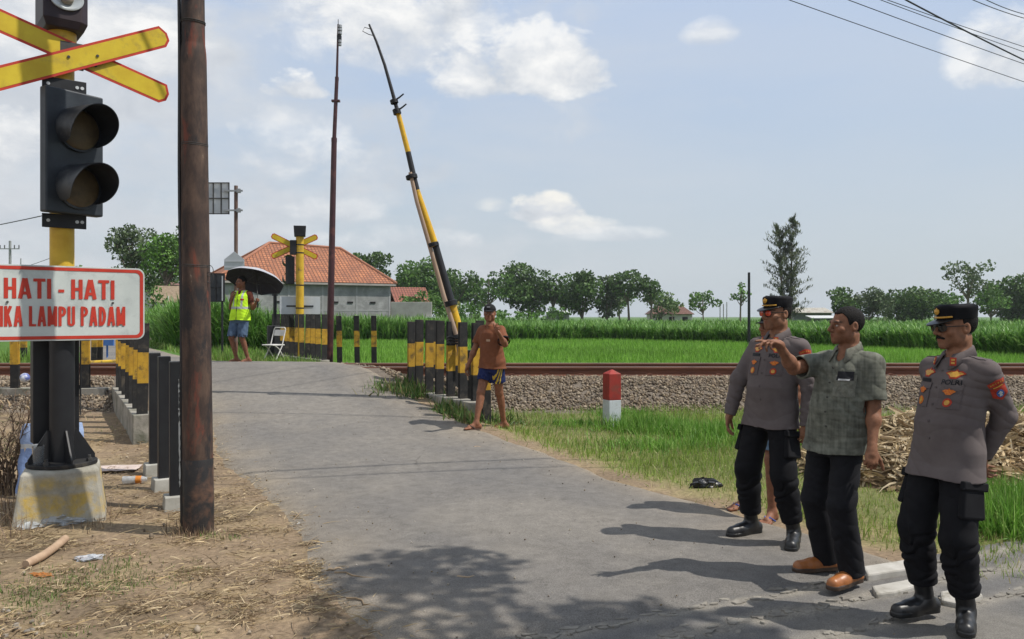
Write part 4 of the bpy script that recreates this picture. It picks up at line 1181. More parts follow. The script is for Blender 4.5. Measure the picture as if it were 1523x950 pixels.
def film(name, c_, rough=.25, alpha=.55):
    m, nt, b, out = mk(name); v = coords(nt); nt.links.new(ramp(nt, noise(nt, v, 14, 5), [(.3, tuple(x * .6 for x in c_)), (.7, c_)]), b.inputs['Base Color'])
    b.inputs['Roughness'].default_value = rough; b.inputs['Alpha'].default_value = alpha; bump(nt, b, noise(nt, v, 25, 5, .7), .8, .01); return m
clear = film('clear_plastic', (.62, .65, .67))
crumple('plastic_bag', clear, (.16, .10, .14), 4, 'crumpled clear plastic bag at the front foot of the yellow-stained plinth', 'plastic bag', 92, 778, .0, .3)
crumple('plastic_bag', clear, (.10, .07, .08), 5, 'crumpled clear plastic bag left of the other, by the bamboo stick top', 'plastic bag', 48, 785, .0, .9)
crumple('plastic_wrapper', film('grey_film', (.55, .58, .62), .3, .75), (.085, .05, .05), 6, 'grey plastic wrapper with an orange scrap on the bare dirt', 'wrapper', 132, 832, 0, .2)
crumple('orange_scrap', M('orange_plastic', (.65, .24, .03), (.5, .16, .02), 9, .5), (.03, .022, .03), 7, 'tiny orange plastic scrap beside the grey wrapper', 'wrapper', 122, 832, .005, .2)
crumple('plastic_wrapper', M('rust_orange_peel', (.42, .15, .03), (.2, .09, .03), 9, .6), (.075, .03, .03), 8, 'dark orange torn wrapper below the bamboo stick', 'wrapper', 62, 856, 0, -.3)
crumple('black_plastic_bag', M('black_plastic', (.016, .016, .018), None, 9, .28, .6, 30, .006, .5), (.125, .055, .13), 9, 'crumpled black plastic bag lying in the grass left of the officers', 'plastic bag', 1047, 725, 0, .0, .38, 22, .45)
crumple('paper_scrap', M('white_scrap', (.6, .6, .58), (.48, .48, .46), 8, .8), (.05, .035, .03), 10, 'white paper scrap at the dirt edge of the asphalt', 'litter', 448, 780)
mb = MB(); mb.tube([(0, 0, .03), (.02, .16, .036), (.005, .34, .04), (-.015, .52, .05)], [.026, .028, .027, .029], 12)
o = mb.build('bamboo_stick', M('dry_stick', (.46, .33, .22), (.34, .23, .15), 9, .7, .3, 50), None, True); put(o, 38, 846, .0, R(2)); tag(o, 'thick tan bamboo stick lying in the dirt at the lower left', 'stick')
mb = MB(); mb.tube([(-.02, 0, 0), (.0, 0, .02), (.004, 0, .09), (0, 0, .10)], .028, 12)
# glass of drink on the plinth
gm, nt, b, out = mk('drinking_glass'); b.inputs['Transmission Weight'].default_value = .85; b.inputs['Roughness'].default_value = .06; b.inputs['Base Color'].default_value = (.85, .88, .88, 1); b.inputs['IOR'].default_value = 1.25
t = thing('plastic_cup', 'clear cup with a little brown drink standing on the plinth left of the post', 'cup', P(57, 697, 6.36)); t.location.z = .425
mb = MB(); mb.loft([[Vector((math.cos(a) * r_, math.sin(a) * r_, z)) for a in np.linspace(0, 2 * math.pi, 25)[:-1]] for r_, z in ((.036, 0), (.045, .17), (.041, .17), (.033, .006))], True); mb.build('cup_wall', gm, t, True)
mb = MB(); mb.tube([(0, 0, .007), (0, 0, .032)], [.030, .033], 20); mb.build('drink', M('brown_drink', (.22, .06, .015), None, 5, .2), t, True)
# blue and white sack propped up behind the plinth
t = thing('cement_sack', 'faded blue and white sack propped upright behind the crossing signal plinth', 'sack', (-4.15, 7.2, g1(-4.15, 7.2)), R(12))
mb = MB(); rg_ = random.Random(12)
rings = []
for k in range(11):
    z = .64 * k / 10; wob = .02 * math.sin(k * 1.7)
    rings.append([Vector((math.cos(a) * (.275 - .015 * k / 10 + wob * .5) * (1 if abs(math.cos(a)) < .95 else .98), math.sin(a) * (.055 + .02 * math.sin(k)) + .01 * k, z)) for a in np.linspace(0, 2 * math.pi, 21)[:-1]])
mb.loft(rings, True)
sm_, nt, b, out = mk('sack_weave'); v = coords(nt, rand=False); sx_ = nt.nodes.new('ShaderNodeSeparateXYZ'); nt.links.new(v, sx_.inputs[0])
nz = noise(nt, v, 6, 5); blue = ramp(nt, math_(nt, 'ADD', sx_.outputs[2], math_(nt, 'MULTIPLY', nz, .06)), [(.0, (.52, .53, .52)), (.06, (.20, .29, .52)), (.44, (.20, .29, .52)), (.45, (.52, .54, .55)), (.485, (.52, .54, .55)), (.49, (.27, .36, .56)), (.75, (.34, .42, .58))], 'CONSTANT')
nt.links.new(blue, b.inputs['Base Color']); b.inputs['Roughness'].default_value = .7; bump(nt, b, noise(nt, v, 12, 5, .7), .6, .02)
mb.build('sack_body', sm_, t, True)
# pale pink sheet on the ground
mb = MB(); rg_ = np.random.default_rng(8); N_ = 12
gx_, gy_ = np.meshgrid(np.linspace(-.27, .27, N_), np.linspace(-.17, .17, N_), indexing='ij')
zz_ = .02 + .018 * fbm(gx_, gy_, 9, 70)
I = np.arange(N_ * N_).reshape(N_, N_); q = np.stack([I[:-1, :-1], I[1:, :-1], I[1:, 1:], I[:-1, 1:]], -1).reshape(-1, 4)
o = np_mesh('plastic_sheet', np.stack([gx_ + .03 * fbm(gx_, gy_, 5, 71), gy_ + .03 * fbm(gx_, gy_, 5, 72), zz_], -1).reshape(-1, 3), q, mat=M('pale_pink_sheet', (.55, .45, .40), (.44, .36, .32), 7, .7, .4, 30, .01))
s_ = o.modifiers.new('thick', 'SOLIDIFY'); s_.thickness = .004; put(o, 165, 700, .01, R(15)); tag(o, 'crumpled pale pink sheet lying behind the crossing signal plinth', 'sheet')
t = thing('plastic_bottle', 'squashed clear bottle with an orange band lying in front of the black bollards', 'bottle', G(202, 719), R(14))
mb = MB(); mb.tube([(-.12, 0, .04), (-.115, 0, .04), (.06, .0, .036), (.10, 0, .036)], [.02, .036, .034, .02], 14); mb.build('bottle_body', clear, t, True)
mb = MB(); mb.tube([(.0, 0, .038), (.05, 0, .037)], .0365, 14); mb.build('bottle_label', M('orange_plastic', (.65, .24, .03), (.5, .16, .02), 9, .5), t, True)
# helmet-like blue and white ball on the wall behind
mb = MB(); mb.ball((0, 0, .07), .075, 16, 10); o = mb.build('white_ball', M('blue_white_ball', (.6, .62, .66), (.10, .13, .34), 6, .35, lo=.45, hi=.55), None, True); o.location = P(37, 568, 12.9); tag(o, 'small blue and white ball resting on the low wall left of the signal box', 'ball')
for px, py, L_, rz, lab in ((540, 865, .42, R(-25), 'long dry twig on the asphalt in the tree shade at the left'), (505, 852, .12, R(20), 'short dry twig at the edge of the tree shade'), (715, 668, .16, R(8), 'dry brown leaf strip lying on the road below the man in the orange shirt'), (705, 865, .20, R(4), 'pale dry leaf lying on the road in the middle of the picture front'), (545, 905, .3, R(-40), 'thin dry twig on the shaded asphalt near the bottom'), (1160, 693, .2, R(-5), 'dry stalk at the grass edge')):
    if px == 1160: continue
    mb = MB(); n_ = 6
    mb.tube([Vector((L_ * (k / n_ - .5), .02 * math.sin(k * 2.1 + px), .007 + .004 * math.sin(k))) for k in range(n_ + 1)], [.007 * (1 - .6 * k / n_) for k in range(n_ + 1)], 6, flat=.7 if L_ > .2 else 2.4)
    o = mb.build('dry_twig', M('dry_twig', (.34, .25, .16), (.22, .16, .10), 9, .85), None); put(o, px, py, .022, rz); tag(o, lab, 'twig')

# ---------------------------------------------------------------- far left: rubble, motorbike, posts, hut
rg_ = np.random.default_rng(21); ctr = P(246, 480, 48); n_ = 260
px_ = rg_.normal(0, 1.05, n_); py_ = rg_.normal(0, .7, n_); hh = .75 * np.exp(-(px_ / 1.2) ** 2 - (py_ / .9) ** 2)
pts = np.stack([ctr.x + px_, ctr.y + py_, g1(ctr.x, ctr.y) + hh * rg_.uniform(.2, 1, n_)], 1)
o = stones('rubble_heap', pts, rg_.uniform(.1, .24, n_), np.array([.36, .28, .22]) * rg_.uniform(.7, 1.2, (n_, 1)), attrmat('rubble_stone', .9, .25, 8, .3, 40, .01), rg_); tag(o, 'heap of broken tan bricks and stones beside the far road', 'rubble heap', None, 'stuff')
for px, pyt, lab in ((232, 438, 'left one of two thin white stakes by the far rubble heap'), (250, 440, 'right one of two thin white stakes by the far rubble heap')):
    Y = 50; X = (px - CX) / FPX * Y; b0 = g1(X, Y); mb = MB(); mb.tube([(0, 0, -.1), (0, 0, HC + (470 - pyt) / FPX * Y - b0)], .04, 8); o = mb.build('white_stake', WHITEP, None, True); o.location = (X, Y, b0); tag(o, lab, 'stake')
def motorbike():
    v = P(224, 492, 44); t = thing('motorbike', 'black motorbike parked by the rubble heap on the far road', 'motorbike', (v.x, v.y, g1(v.x, v.y)), R(70))
    for x_ in (-.62, .62):
        mb = MB(); mb.tube([(x_ + .24 * math.cos(a), 0, .30 + .24 * math.sin(a)) for a in np.linspace(0, 2 * math.pi, 25)], .055, 8, False); wo = mb.build('tyre', BLK, t, True)
        mb = MB(); mb.tube([(x_, -.03, .3), (x_, .03, .3)], .07, 12)
        for k in range(5): a = k * 1.2566; mb.tube([(x_, 0, .3), (x_ + .22 * math.cos(a), 0, .3 + .22 * math.sin(a))], .018, 6)
        mb.build('rim', GALV, wo)
    mb = MB(); mb.tube([(-.55, 0, .5), (-.2, 0, .5), (.15, 0, .42), (.42, 0, .75), (.5, 0, .95)], [.07, .12, .11, .12, .06], 10); mb.box((-.05, 0, .34), (.36, .2, .22)); mb.build('body', M('bike_paint', (.03, .03, .035), None, 5, .3, spec=.5), t, True)
    mb = MB(); mb.tube([(-.65, 0, .76), (-.3, 0, .74), (.12, 0, .70)], [.07, .11, .08], 10, flat=.6); mb.build('seat', BLK, t, True)
    mb = MB(); mb.tube([(.45, -.33, 1.0), (.5, 0, .98), (.45, .33, 1.0)], .02, 8); mb.build('handlebar', BLK, t)
    mb = MB(); mb.ball((.56, 0, .86), .09, 12, 8); mb.build('headlight', refl_m, t, True)
    for s in (-.06, .06):
        mb = MB(); mb.tube([(.5, s, .9), (.62, s, .3)], .022, 8); mb.build('fork', GALV, t)
refl_m = M('lamp_reflector', (.55, .58, .58))
motorbike()
t = thing('roadside_hut', 'small thatched roadside hut with a blue tarpaulin by the far road', 'hut', (P(256, 455, 56).x, 56, g1(P(256, 455, 56).x, 56)), R(20))
th = M('thatch', (.30, .23, .16), (.2, .15, .10), 6, .95, .5, 30, .02)
zz0 = t.location.z; hz_ = HC + (470 - 450) / FPX * 56 - zz0; hr_ = HC + (470 - 425) / FPX * 56 - zz0
mb = MB()
for sx in (-1, 1):
    for sy in (-1, 1): mb.tube([(sx * 1.0, sy * .8, 0), (sx * 1.0, sy * .8, hz_ + .1)], .05, 8)
mb.build('posts', WHITEP, t)
roof_mesh('roof', [[(-1.4, -1.2, hz_), (1.4, -1.2, hz_), (1.1, 0, hr_), (-1.1, 0, hr_)], [(1.4, 1.2, hz_), (-1.4, 1.2, hz_), (-1.1, 0, hr_), (1.1, 0, hr_)]], th, t, .12)
mb = MB(); mb.box((.75, -.9, hz_ - .25), (.9, .05, .6)); mb.build('tarpaulin', M('blue_tarp', (.05, .10, .22), (.04, .08, .18), 4, .6), t)
# ================================================================ PEOPLE
# each figure is grown as a distance field on a grid and skinned into ONE continuous surface
f32 = np.float32
def smin(a, b, k):
    if k <= 0: return np.minimum(a, b)
    h = np.maximum(k - np.abs(a - b), 0) / k
    return np.minimum(a, b) - h * h * k * .25
class Vol:
    def __init__(s, lo, hi, h):
        s.h = h; s.lo = np.array(lo, dtype=float); n = np.ceil((np.array(hi) - s.lo) / h).astype(int) + 1
        s.n = n; s.D = np.full(n, 10, dtype=f32); s.ax = [(s.lo[i] + h * np.arange(n[i])).astype(f32) for i in range(3)]
    def _s(s, lo, hi):
        a = np.clip(np.floor((np.array(lo) - s.lo) / s.h).astype(int), 0, s.n); b = np.clip(np.ceil((np.array(hi) - s.lo) / s.h).astype(int) + 1, 0, s.n)
        sl = tuple(slice(int(i), int(j)) for i, j in zip(a, b))
        return sl, s.ax[0][sl[0]][:, None, None], s.ax[1][sl[1]][None, :, None], s.ax[2][sl[2]][None, None, :]
    def op(s, fn, lo, hi, k=.0, mode='add'):
        pad = k + 2.5 * s.h; sl, X, Y, Z = s._s(np.array(lo) - pad, np.array(hi) + pad)
        if 0 in s.D[sl].shape: return
        d = fn(X, Y, Z).astype(f32)
        if mode == 'add': s.D[sl] = smin(s.D[sl], d, k)
        elif mode == 'sub': s.D[sl] = -smin(-s.D[sl], d, k)
        elif mode == 'int': s.D[sl] = -smin(-s.D[sl], -d, k)
    def cone(s, a, b, ra, rb, k=.02, mode='add', rings=None, cut=None, cut0=None):
        a = np.array(a, dtype=float); b = np.array(b, dtype=float); ba = b - a; L2 = max(ba @ ba, 1e-9); u = ba / math.sqrt(L2)
        def fn(X, Y, Z):
            px, py, pz = X - a[0], Y - a[1], Z - a[2]
            t0 = (px * ba[0] + py * ba[1] + pz * ba[2]) / L2; t = np.clip(t0, 0, 1)
            r = ra + (rb - ra) * t
            if rings:
                for (amp, fr, ph, t_a, t_b) in rings:
                    w = np.clip((t - t_a) / .08, 0, 1) * np.clip((t_b - t) / .08, 0, 1)
                    an = np.arctan2(px * u[1] - py * u[0] + pz * .3, px + py * .5)
                    r = r + amp * w * (2 * np.abs(np.sin(fr * t * 3.1416 + ph + 1.0 * np.sin(an + ph) + .8 * np.sin(an * 2 + 9 * t) + .4 * np.sin(an * 3 + 2 * ph))) ** .75 - 1) * (.55 + .45 * np.sin(an + 7 * t + ph))
            d = np.sqrt((px - ba[0] * t) ** 2 + (py - ba[1] * t) ** 2 + (pz - ba[2] * t) ** 2) - r
            if cut is not None: d = np.maximum(d, (t0 - cut) * math.sqrt(L2))
            if cut0 is not None: d = np.maximum(d, (cut0 - t0) * math.sqrt(L2))
            return d
        m = max(ra, rb) + (sum(r_[0] for r_ in rings) if rings else 0)
        s.op(fn, np.minimum(a, b) - m, np.maximum(a, b) + m, k, mode)
    def ell(s, c, r, k=.02, mode='add', Rm=None):
        c = np.array(c, dtype=float); r = np.array(r, dtype=float); Rm = np.eye(3) if Rm is None else np.array(Rm)
        def fn(X, Y, Z):
            px, py, pz = X - c[0], Y - c[1], Z - c[2]
            q = [(Rm[0, i] * px + Rm[1, i] * py + Rm[2, i] * pz) for i in range(3)]
            k0 = np.sqrt(sum((q[i] / r[i]) ** 2 for i in range(3))); k1 = np.sqrt(sum((q[i] / r[i] ** 2) ** 2 for i in range(3))) + 1e-9
            return k0 * (k0 - 1) / k1
        m = max(r); s.op(fn, c - m, c + m, k, mode)
    def stack(s, rows, cen, k=.03, mode='add', off=0.0):
        """elliptic sections: rows (z, rx, ry, dy); cen(z) -> (x, y) axis"""
        rows = np.array(rows, dtype=float); z0, z1 = rows[0, 0], rows[-1, 0]
        def fn(X, Y, Z):
            zz = np.clip(Z, z0, z1)
            rx = np.interp(zz, rows[:, 0], rows[:, 1]) + off; ry = np.interp(zz, rows[:, 0], rows[:, 2]) + off; dy = np.interp(zz, rows[:, 0], rows[:, 3])
            cx, cy = cen(zz); px = X - cx; py = Y - cy - dy
            q = np.sqrt((px / rx) ** 2 + (py / ry) ** 2) + 1e-9; g = np.sqrt((px / rx ** 2) ** 2 + (py / ry ** 2) ** 2) / q + 1e-6
            d = (q - 1) / g
            d = np.maximum(d, -.9 * np.minimum(rx, ry))
            return np.maximum(d, np.maximum(z0 - Z, Z - z1))
        cs = [cen(np.array(z)) for z in rows[:, 0]]; m = rows[:, 1:3].max() + abs(rows[:, 3]).max() + off
        lo = (min(float(c_[0]) for c_ in cs) - m, min(float(c_[1]) for c_ in cs) - m, z0); hi = (max(float(c_[0]) for c_ in cs) + m, max(float(c_[1]) for c_ in cs) + m, z1)
        s.op(fn, lo, hi, k, mode)
    def disp(s, fn, band=.03):
        m = np.abs(s.D) < band; i = np.nonzero(m)
        s.D[m] += fn(s.ax[0][i[0]], s.ax[1][i[1]], s.ax[2][i[2]]).astype(f32)
    def mesh(s):
        D = s.D; neg = np.nonzero(D < 0)
        if len(neg[0]) == 0: return np.zeros((0, 3)), np.zeros((0, 4), int)
        a = [max(int(q.min()) - 2, 0) for q in neg]; b = [min(int(q.max()) + 3, D.shape[i]) for i, q in enumerate(neg)]
        D = D[a[0]:b[0], a[1]:b[1], a[2]:b[2]]; S = D < 0; o = s.lo + np.array(a) * s.h
        C = [(i, j, k) for i in (0, 1) for j in (0, 1) for k in (0, 1)]
        n = np.array(D.shape) - 1
        v = lambda A, c: A[c[0]:c[0] + n[0], c[1]:c[1] + n[1], c[2]:c[2] + n[2]]
        cnt = sum(v(S, c).astype(np.int8) for c in C); mix = (cnt > 0) & (cnt < 8)
        idx = np.full(n, -1, dtype=np.int32); ii = np.nonzero(mix); N = len(ii[0]); idx[ii] = np.arange(N)
        acc = np.zeros((N, 3)); num = np.zeros(N)
        val = {c: v(D, c)[ii] for c in C}
        for c in C:
            for ax in range(3):
                if c[ax]: continue
                e = list(c); e[ax] = 1; e = tuple(e); va, vb = val[c], val[e]; cr = (va < 0) != (vb < 0)
                t = np.where(cr, va / np.where(cr, va - vb, 1), 0)
                p = np.array(c, dtype=float)[None].repeat(N, 0); p[:, ax] = t
                acc += p * cr[:, None]; num += cr
        V = (acc / num[:, None] + np.stack(ii, 1)) * s.h + o
        Q = []
        for ax in range(3):
            b_, c_ = (ax + 1) % 3, (ax + 2) % 3
            s0 = [slice(None)] * 3; s1 = [slice(None)] * 3; s0[ax] = slice(0, -1); s1[ax] = slice(1, None)
            A, B = S[tuple(s0)], S[tuple(s1)]; e = np.array(np.nonzero(A != B)); 
            ok = (e[b_] > 0) & (e[c_] > 0) & (e[b_] < n[b_]) & (e[c_] < n[c_]); e = e[:, ok]
            fl = A[tuple(e)]
            def at(db, dc):
                q = e.copy(); q[b_] -= db; q[c_] -= dc; return idx[tuple(q)]
            q = np.stack([at(1, 1), at(0, 1), at(0, 0), at(1, 0)], 1)
            q[~fl] = q[~fl][:, ::-1]; Q.append(q)
        return V, np.concatenate(Q)

def vec(*a): return np.array(a, dtype=float)
def nrm(v): v = np.array(v, dtype=float); return v / (np.linalg.norm(v) + 1e-12)

CLOTHM = {}
def cloth(name, c1, c2, scale=9, rough=.85, bmp=.35, weave=420, stretch=(1, 1, 1), **k):
    return M(name, c1, c2, scale, rough, bmp, weave, .0012, .2, stretch=stretch, rand=False, **k)
SKIN = attrmat('skin', .6, .24, 34, .3, 300, .0012, .26, .03)
SHOEM = attrmat('shoe_leather', .42, .15, 40, .15, 90, .001, .5)
CLOTHA = attrmat('printed_cloth', .85, .14, 14, .35, 380, .0012, .2)
HAIRM = M('black_hair', (.009, .008, .008), (.016, .014, .013), 60, .75, .9, 260, .004, .15, stretch=(1, 1, .3), rand=False)
GOLD = M('gold_thread', (.62, .34, .04), (.45, .22, .025), 60, .45, .3, 200, .001, .5, rand=False)
REDB = M('red_badge', (.42, .045, .02), (.32, .03, .015), 60, .7, .3, 200, .001, rand=False)
ORB = M('orange_badge', (.62, .20, .02), (.48, .09, .015), 130, .6, .4, 200, .001, rand=False, lo=.42, hi=.58)
BLKC = cloth('black_cloth', (.010, .010, .012), (.006, .006, .008))
BADGEBLK = M('badge_black', (.01, .01, .014), None, 9, .7)

class Person:
    def __init__(s, name, label, fr, fl, yaw, H, hy=None, hp=0, h=.004, skin=(.205, .098, .056), ground=None, hip=None, neck=None, hip_z=None, belly=0.0, broad=1.0, foot_yaw=(0, 0), raise_=0.0):
        s.h = h; s.s = H / 1.70; s.a = R(yaw); s.skin = np.array(skin) * 1.18
        s.gr, s.gl = s._g(fr, ground), s._g(fl, ground)
        o = (s.gr + s.gl) / 2; s.O = o
        s.t = thing(name, label, 'person', tuple(o), s.a)
        s.hy = R(yaw if hy is None else hy) - s.a; s.hp = R(hp)
        S = s.s; s.belly = belly; s.broad = broad
        # pelvis and neck axis (leans follow the picture)
        zl = lambda z: z * S
        pel = s.loc(P(hip[0], hip[1], o[1])) if hip else vec(0, 0, 0)
        nk = s.loc(P(neck[0], neck[1], o[1])) if neck else pel
        s.pel = vec(pel[0], pel[1], (hip_z or .92) * S); s.nk = vec(nk[0], nk[1] + .012 * S, 1.44 * S)
        d = (s.nk - s.pel)
        def cen(z):
            t = (np.asarray(z) - s.pel[2]) / (s.nk[2] - s.pel[2]); t = np.clip(t, -.25, 1.1)
            return s.pel[0] + d[0] * t, s.pel[1] + (d[1]) * t
        s.cen = cen
        c = lambda z: np.array([float(q) for q in cen(np.array(z * S))])
        s.sh = {}; s.hipj = {}
        for nm, sg in (('r', -1), ('l', 1)):
            q = c(1.385); s.sh[nm] = vec(q[0] + sg * .172 * S * broad, q[1] + .01 * S, 1.362 * S)
            q = c(.90); s.hipj[nm] = vec(q[0] + sg * .088 * S, q[1], .905 * S)
        s.ank = {}; s.kn = {}; s.fd = {}
        for nm, g_, fy in (('r', s.gr, foot_yaw[0]), ('l', s.gl, foot_yaw[1])):
            l = s.loc(g_); fyw = R(fy) - s.a; s.fd[nm] = vec(math.sin(fyw), -math.cos(fyw), 0)
            s.ank[nm] = vec(l[0], l[1], l[2] + .082 * S + raise_) - s.fd[nm] * .035 * S
            s.kn[nm] = s.ik(s.hipj[nm], s.ank[nm], .43 * S, .415 * S, nrm(s.fd[nm] + vec(0, -.6, 0)))
        s.el = {}; s.wr = {}; s.hd = {}; s.hn = {}; s.curl = {}
        s.hc = s.nk + vec(0, -.022 * S, .152 * S)
        cy, sy = math.cos(s.hy), math.sin(s.hy); cp, sp_ = math.cos(s.hp), math.sin(s.hp)
        Rz = np.array([[cy, -sy, 0], [sy, cy, 0], [0, 0, 1]]); Rx = np.array([[1, 0, 0], [0, cp, -sp_], [0, sp_, cp]])
        s.Rh = Rz @ Rx
    def _g(s, f, ground):
        if len(f) == 3: return np.array(P(*f)[:])
        v = G(*f); z = v.z
        n = nroad(v.x, v.y)
        if 1.6 < n < 4.9: z += .022 + .018 * math.exp(-((n - 3.3) / 1.4) ** 2)
        if ground is not None: z = ground
        return np.array([v.x, v.y, z])
    def loc(s, w):
        w = np.array(w[:]) - s.O; c, q = math.cos(-s.a), math.sin(-s.a)
        return vec(w[0] * c - w[1] * q, w[0] * q + w[1] * c, w[2])
    def world(s, l):
        c, q = math.cos(s.a), math.sin(s.a)
        return vec(l[0] * c - l[1] * q, l[0] * q + l[1] * c, l[2]) + s.O
    @staticmethod
    def ik(A, B, L1, L2, pole):
        d = B - A; L = np.linalg.norm(d); u = d / L; L = min(L, (L1 + L2) * .999)
        x = (L1 * L1 - L2 * L2 + L * L) / (2 * L); y = math.sqrt(max(L1 * L1 - x * x, 0))
        p = pole - u * (pole @ u); p = nrm(p); return A + u * x + p * y
    def ray(s, S0, px, py, L, near=True):
        """point at arm's length L from S0 on the sight line of a pixel"""
        w = s.world(S0); r = vec((px - CX) / FPX, 1, -(py - YH) / FPX); q = vec(0, 0, HC) - w
        a, b, c = r @ r, 2 * r @ q, q @ q - L * L; dsc = b * b - 4 * a * c
        if dsc < 0: t = -b / (2 * a)
        else: t = (-b + (-1 if near else 1) * math.sqrt(dsc)) / (2 * a)
        v = s.loc(vec(0, 0, HC) + r * t)
        return S0 + nrm(v - S0) * L
    def arm(s, nm, e_px=None, w_px=None, en=True, wn=True, el=None, wr=None, hand=None, palm=None, curl=.35, h_px=None, hn=True, w_loc=None, pole=None):
        S = s.s; Lu, Lf = .285 * S, .25 * S
        if w_loc is not None:
            c_ = s.cen(np.array(w_loc[2] * S)); wt = vec(w_loc[0] + float(c_[0]), w_loc[1] + float(c_[1]), w_loc[2] * S); e_ = s.ik(s.sh[nm], wt, Lu, Lf, nrm(pole)); el, wr = e_ - s.sh[nm], wt - e_
        s.el[nm] = s.ray(s.sh[nm], *e_px, Lu, en) if e_px else s.sh[nm] + nrm(el) * Lu
        s.wr[nm] = s.ray(s.el[nm], *w_px, Lf, wn) if w_px else s.el[nm] + nrm(wr) * Lf
        u = nrm(s.wr[nm] - s.el[nm])
        s.hd[nm] = nrm(hand) if hand is not None else u
        if h_px: s.hd[nm] = nrm(s.ray(s.wr[nm], *h_px, .12 * S, hn) - s.wr[nm])
        p = np.array(palm if palm is not None else (-(-1 if nm == 'r' else 1), 0, 0), dtype=float); p = p - s.hd[nm] * (p @ s.hd[nm]); s.hn[nm] = nrm(p)
        s.curl[nm] = curl
    def H2L(s, p): return s.hc + s.Rh @ (np.array(p) * s.s)
    def vol(s, h=None, lo=None, hi=None):
        h = h or s.h
        pts = [s.sh['r'], s.sh['l'], s.hc, s.ank['r'], s.ank['l'], s.kn['r'], s.kn['l'], *s.el.values(), *s.wr.values()] + [s.wr[k] + s.hd[k] * .2 for k in s.wr]
        pts = np.array(pts); a = pts.min(0) - .20; b = pts.max(0) + .22; a[2] = -.02
        if lo is not None: a[2] = lo
        if hi is not None: b[2] = hi
        return Vol(a, b, h)
    def torso_rows(s):
        B = s.broad; S = s.s; b = s.belly
        rows = [(.78, .135, .10, .01), (.86, .165, .118, .012), (.93, .17, .122, .01), (1.0, .163, .115 + b * .7, .004 - b * .5), (1.08, .156 + b * .3, .112 + b, -.003 - b * .8), (1.17, .158 + b * .2, .112 + b * .7, -.004 - b * .6), (1.25, .164, .114 + b * .2, -.004), (1.32, .160, .106, 0), (1.365, .135, .088, .008), (1.41, .085, .066, .012), (1.45, .060, .056, .014)]
        return [(z * S, rx * S * (B if z > 1.1 else 1), ry * S, dy * S) for z, rx, ry, dy in rows]
    # ------------------------------------------------ the body: one surface
    def body(s, ears=True, eyes=True, stubble=.0, bare_feet=False, h=None):
        S = s.s; V = s.vol(h)
        V.stack(s.torso_rows(), s.cen, .03)
        for nm, sg in (('r', -1), ('l', 1)):
            q = s.sh[nm]; V.cone(s.nk + vec(0, 0, -.035 * S), q + vec(-sg * .02, 0, -.004), .042 * S, .052 * S, .05)
            V.cone(q, s.el[nm], .052 * S, .041 * S, .03)
            fu = nrm(s.wr[nm] - s.el[nm]); V.cone(s.el[nm], s.wr[nm], .040 * S, .026 * S, .012)
            V.ell(s.el[nm] + fu * .07 * S, vec(.043, .043, .043) * S, .03)
            s.hand(V, nm)
            V.cone(s.hipj[nm], s.kn[nm], .088 * S, .056 * S, .03); V.cone(s.kn[nm], s.ank[nm], .053 * S, .034 * S, .02)
            lu = nrm(s.ank[nm] - s.kn[nm]); V.cone(s.kn[nm] + lu * .08 * S + vec(0, .018, 0), s.kn[nm] + lu * .2 * S + vec(0, .016, 0), .045 * S, .040 * S, .03)
            V.ell(s.kn[nm] + vec(0, -.022, 0) * S, vec(.035, .03, .04) * S, .02)
            f = s.fd[nm]; sd = vec(-f[1], f[0], 0); A = s.ank[nm]; z0 = A[2] - .082 * S
            heel = vec(A[0], A[1], z0) - f * .045 * S; ball = vec(A[0], A[1], z0) + f * .115 * S
            V.cone(A, heel + vec(0, 0, .032 * S), .036 * S, .032 * S, .02); V.cone(A + vec(0, 0, -.015 * S), ball + vec(0, 0, .022 * S), .036 * S, .024 * S, .02)
            V.cone(heel + vec(0, 0, .028 * S), ball + vec(0, 0, .022 * S), .030 * S, .026 * S, .02)
            for i in range(5 if bare_feet else 0):
                w_ = (.036 - .018 * i) * (1 if nm == 'l' else -1) * -1
                L_ = (.068, .066, .058, .05, .04)[i] * S; r_ = (.0135, .0105, .01, .0095, .009)[i] * S
                V.cone(ball + sd * w_ * S + vec(0, 0, .016 * S), ball + sd * w_ * 1.05 * S + f * L_ + vec(0, 0, r_), .016 * S, r_, .006)
        # head
        Rm = s.Rh; c = s.H2L
        E = lambda p, r, k, mode='add': V.ell(c(p), vec(*r) * S, k * S, mode, Rm)
        K = lambda p, q, ra, rb, k, mode='add': V.cone(c(p), c(q), ra * S, rb * S, k * S, mode)
        K((0, .03, -.06), tuple((s.Rh.T @ ((s.nk + vec(0, .0, -.04 * S)) - s.hc)) / S), .054, .062, .03)
        E((0, .015, .032), (.075, .096, .085), .0); E((0, -.02, -.03), (.062, .070, .078), .03)
        E((0, -.078, -.094), (.024, .020, .020), .035)
        for g in (-1, 1):
            E((g * .050, -.012, -.062), (.020, .03, .026), .035); E((g * .044, -.066, -.022), (.022, .018, .018), .025)
        K((-.034, -.083, .023), (.034, -.083, .023), .012, .012, .018)
        for g in (-1, 1): E((g * .032, -.103, .001), (.020, .016, .013), .014, 'sub')
        for g in (-1, 1): E((g * .031, -.079, .001), (.015, .0125, .0105), .004)
        K((0, -.092, .014), (0, -.116, -.024), .0085, .0125, .012)
        for g in (-1, 1): E((g * .0145, -.102, -.030), (.0105, .012, .009), .008)
        E((0, -.080, -.058), (.030, .020, .024), .02)
        for g in (-1, 1):
            K((0, -.0985, -.0535), (g * .023, -.088, -.0585), .0058, .0035, .004); K((0, -.0970, -.0665), (g * .021, -.087, -.0605), .0065, .0035, .004)
        K((-.021, -.099, -.0597), (.021, -.099, -.0597), .0016, .0016, .003, 'sub')
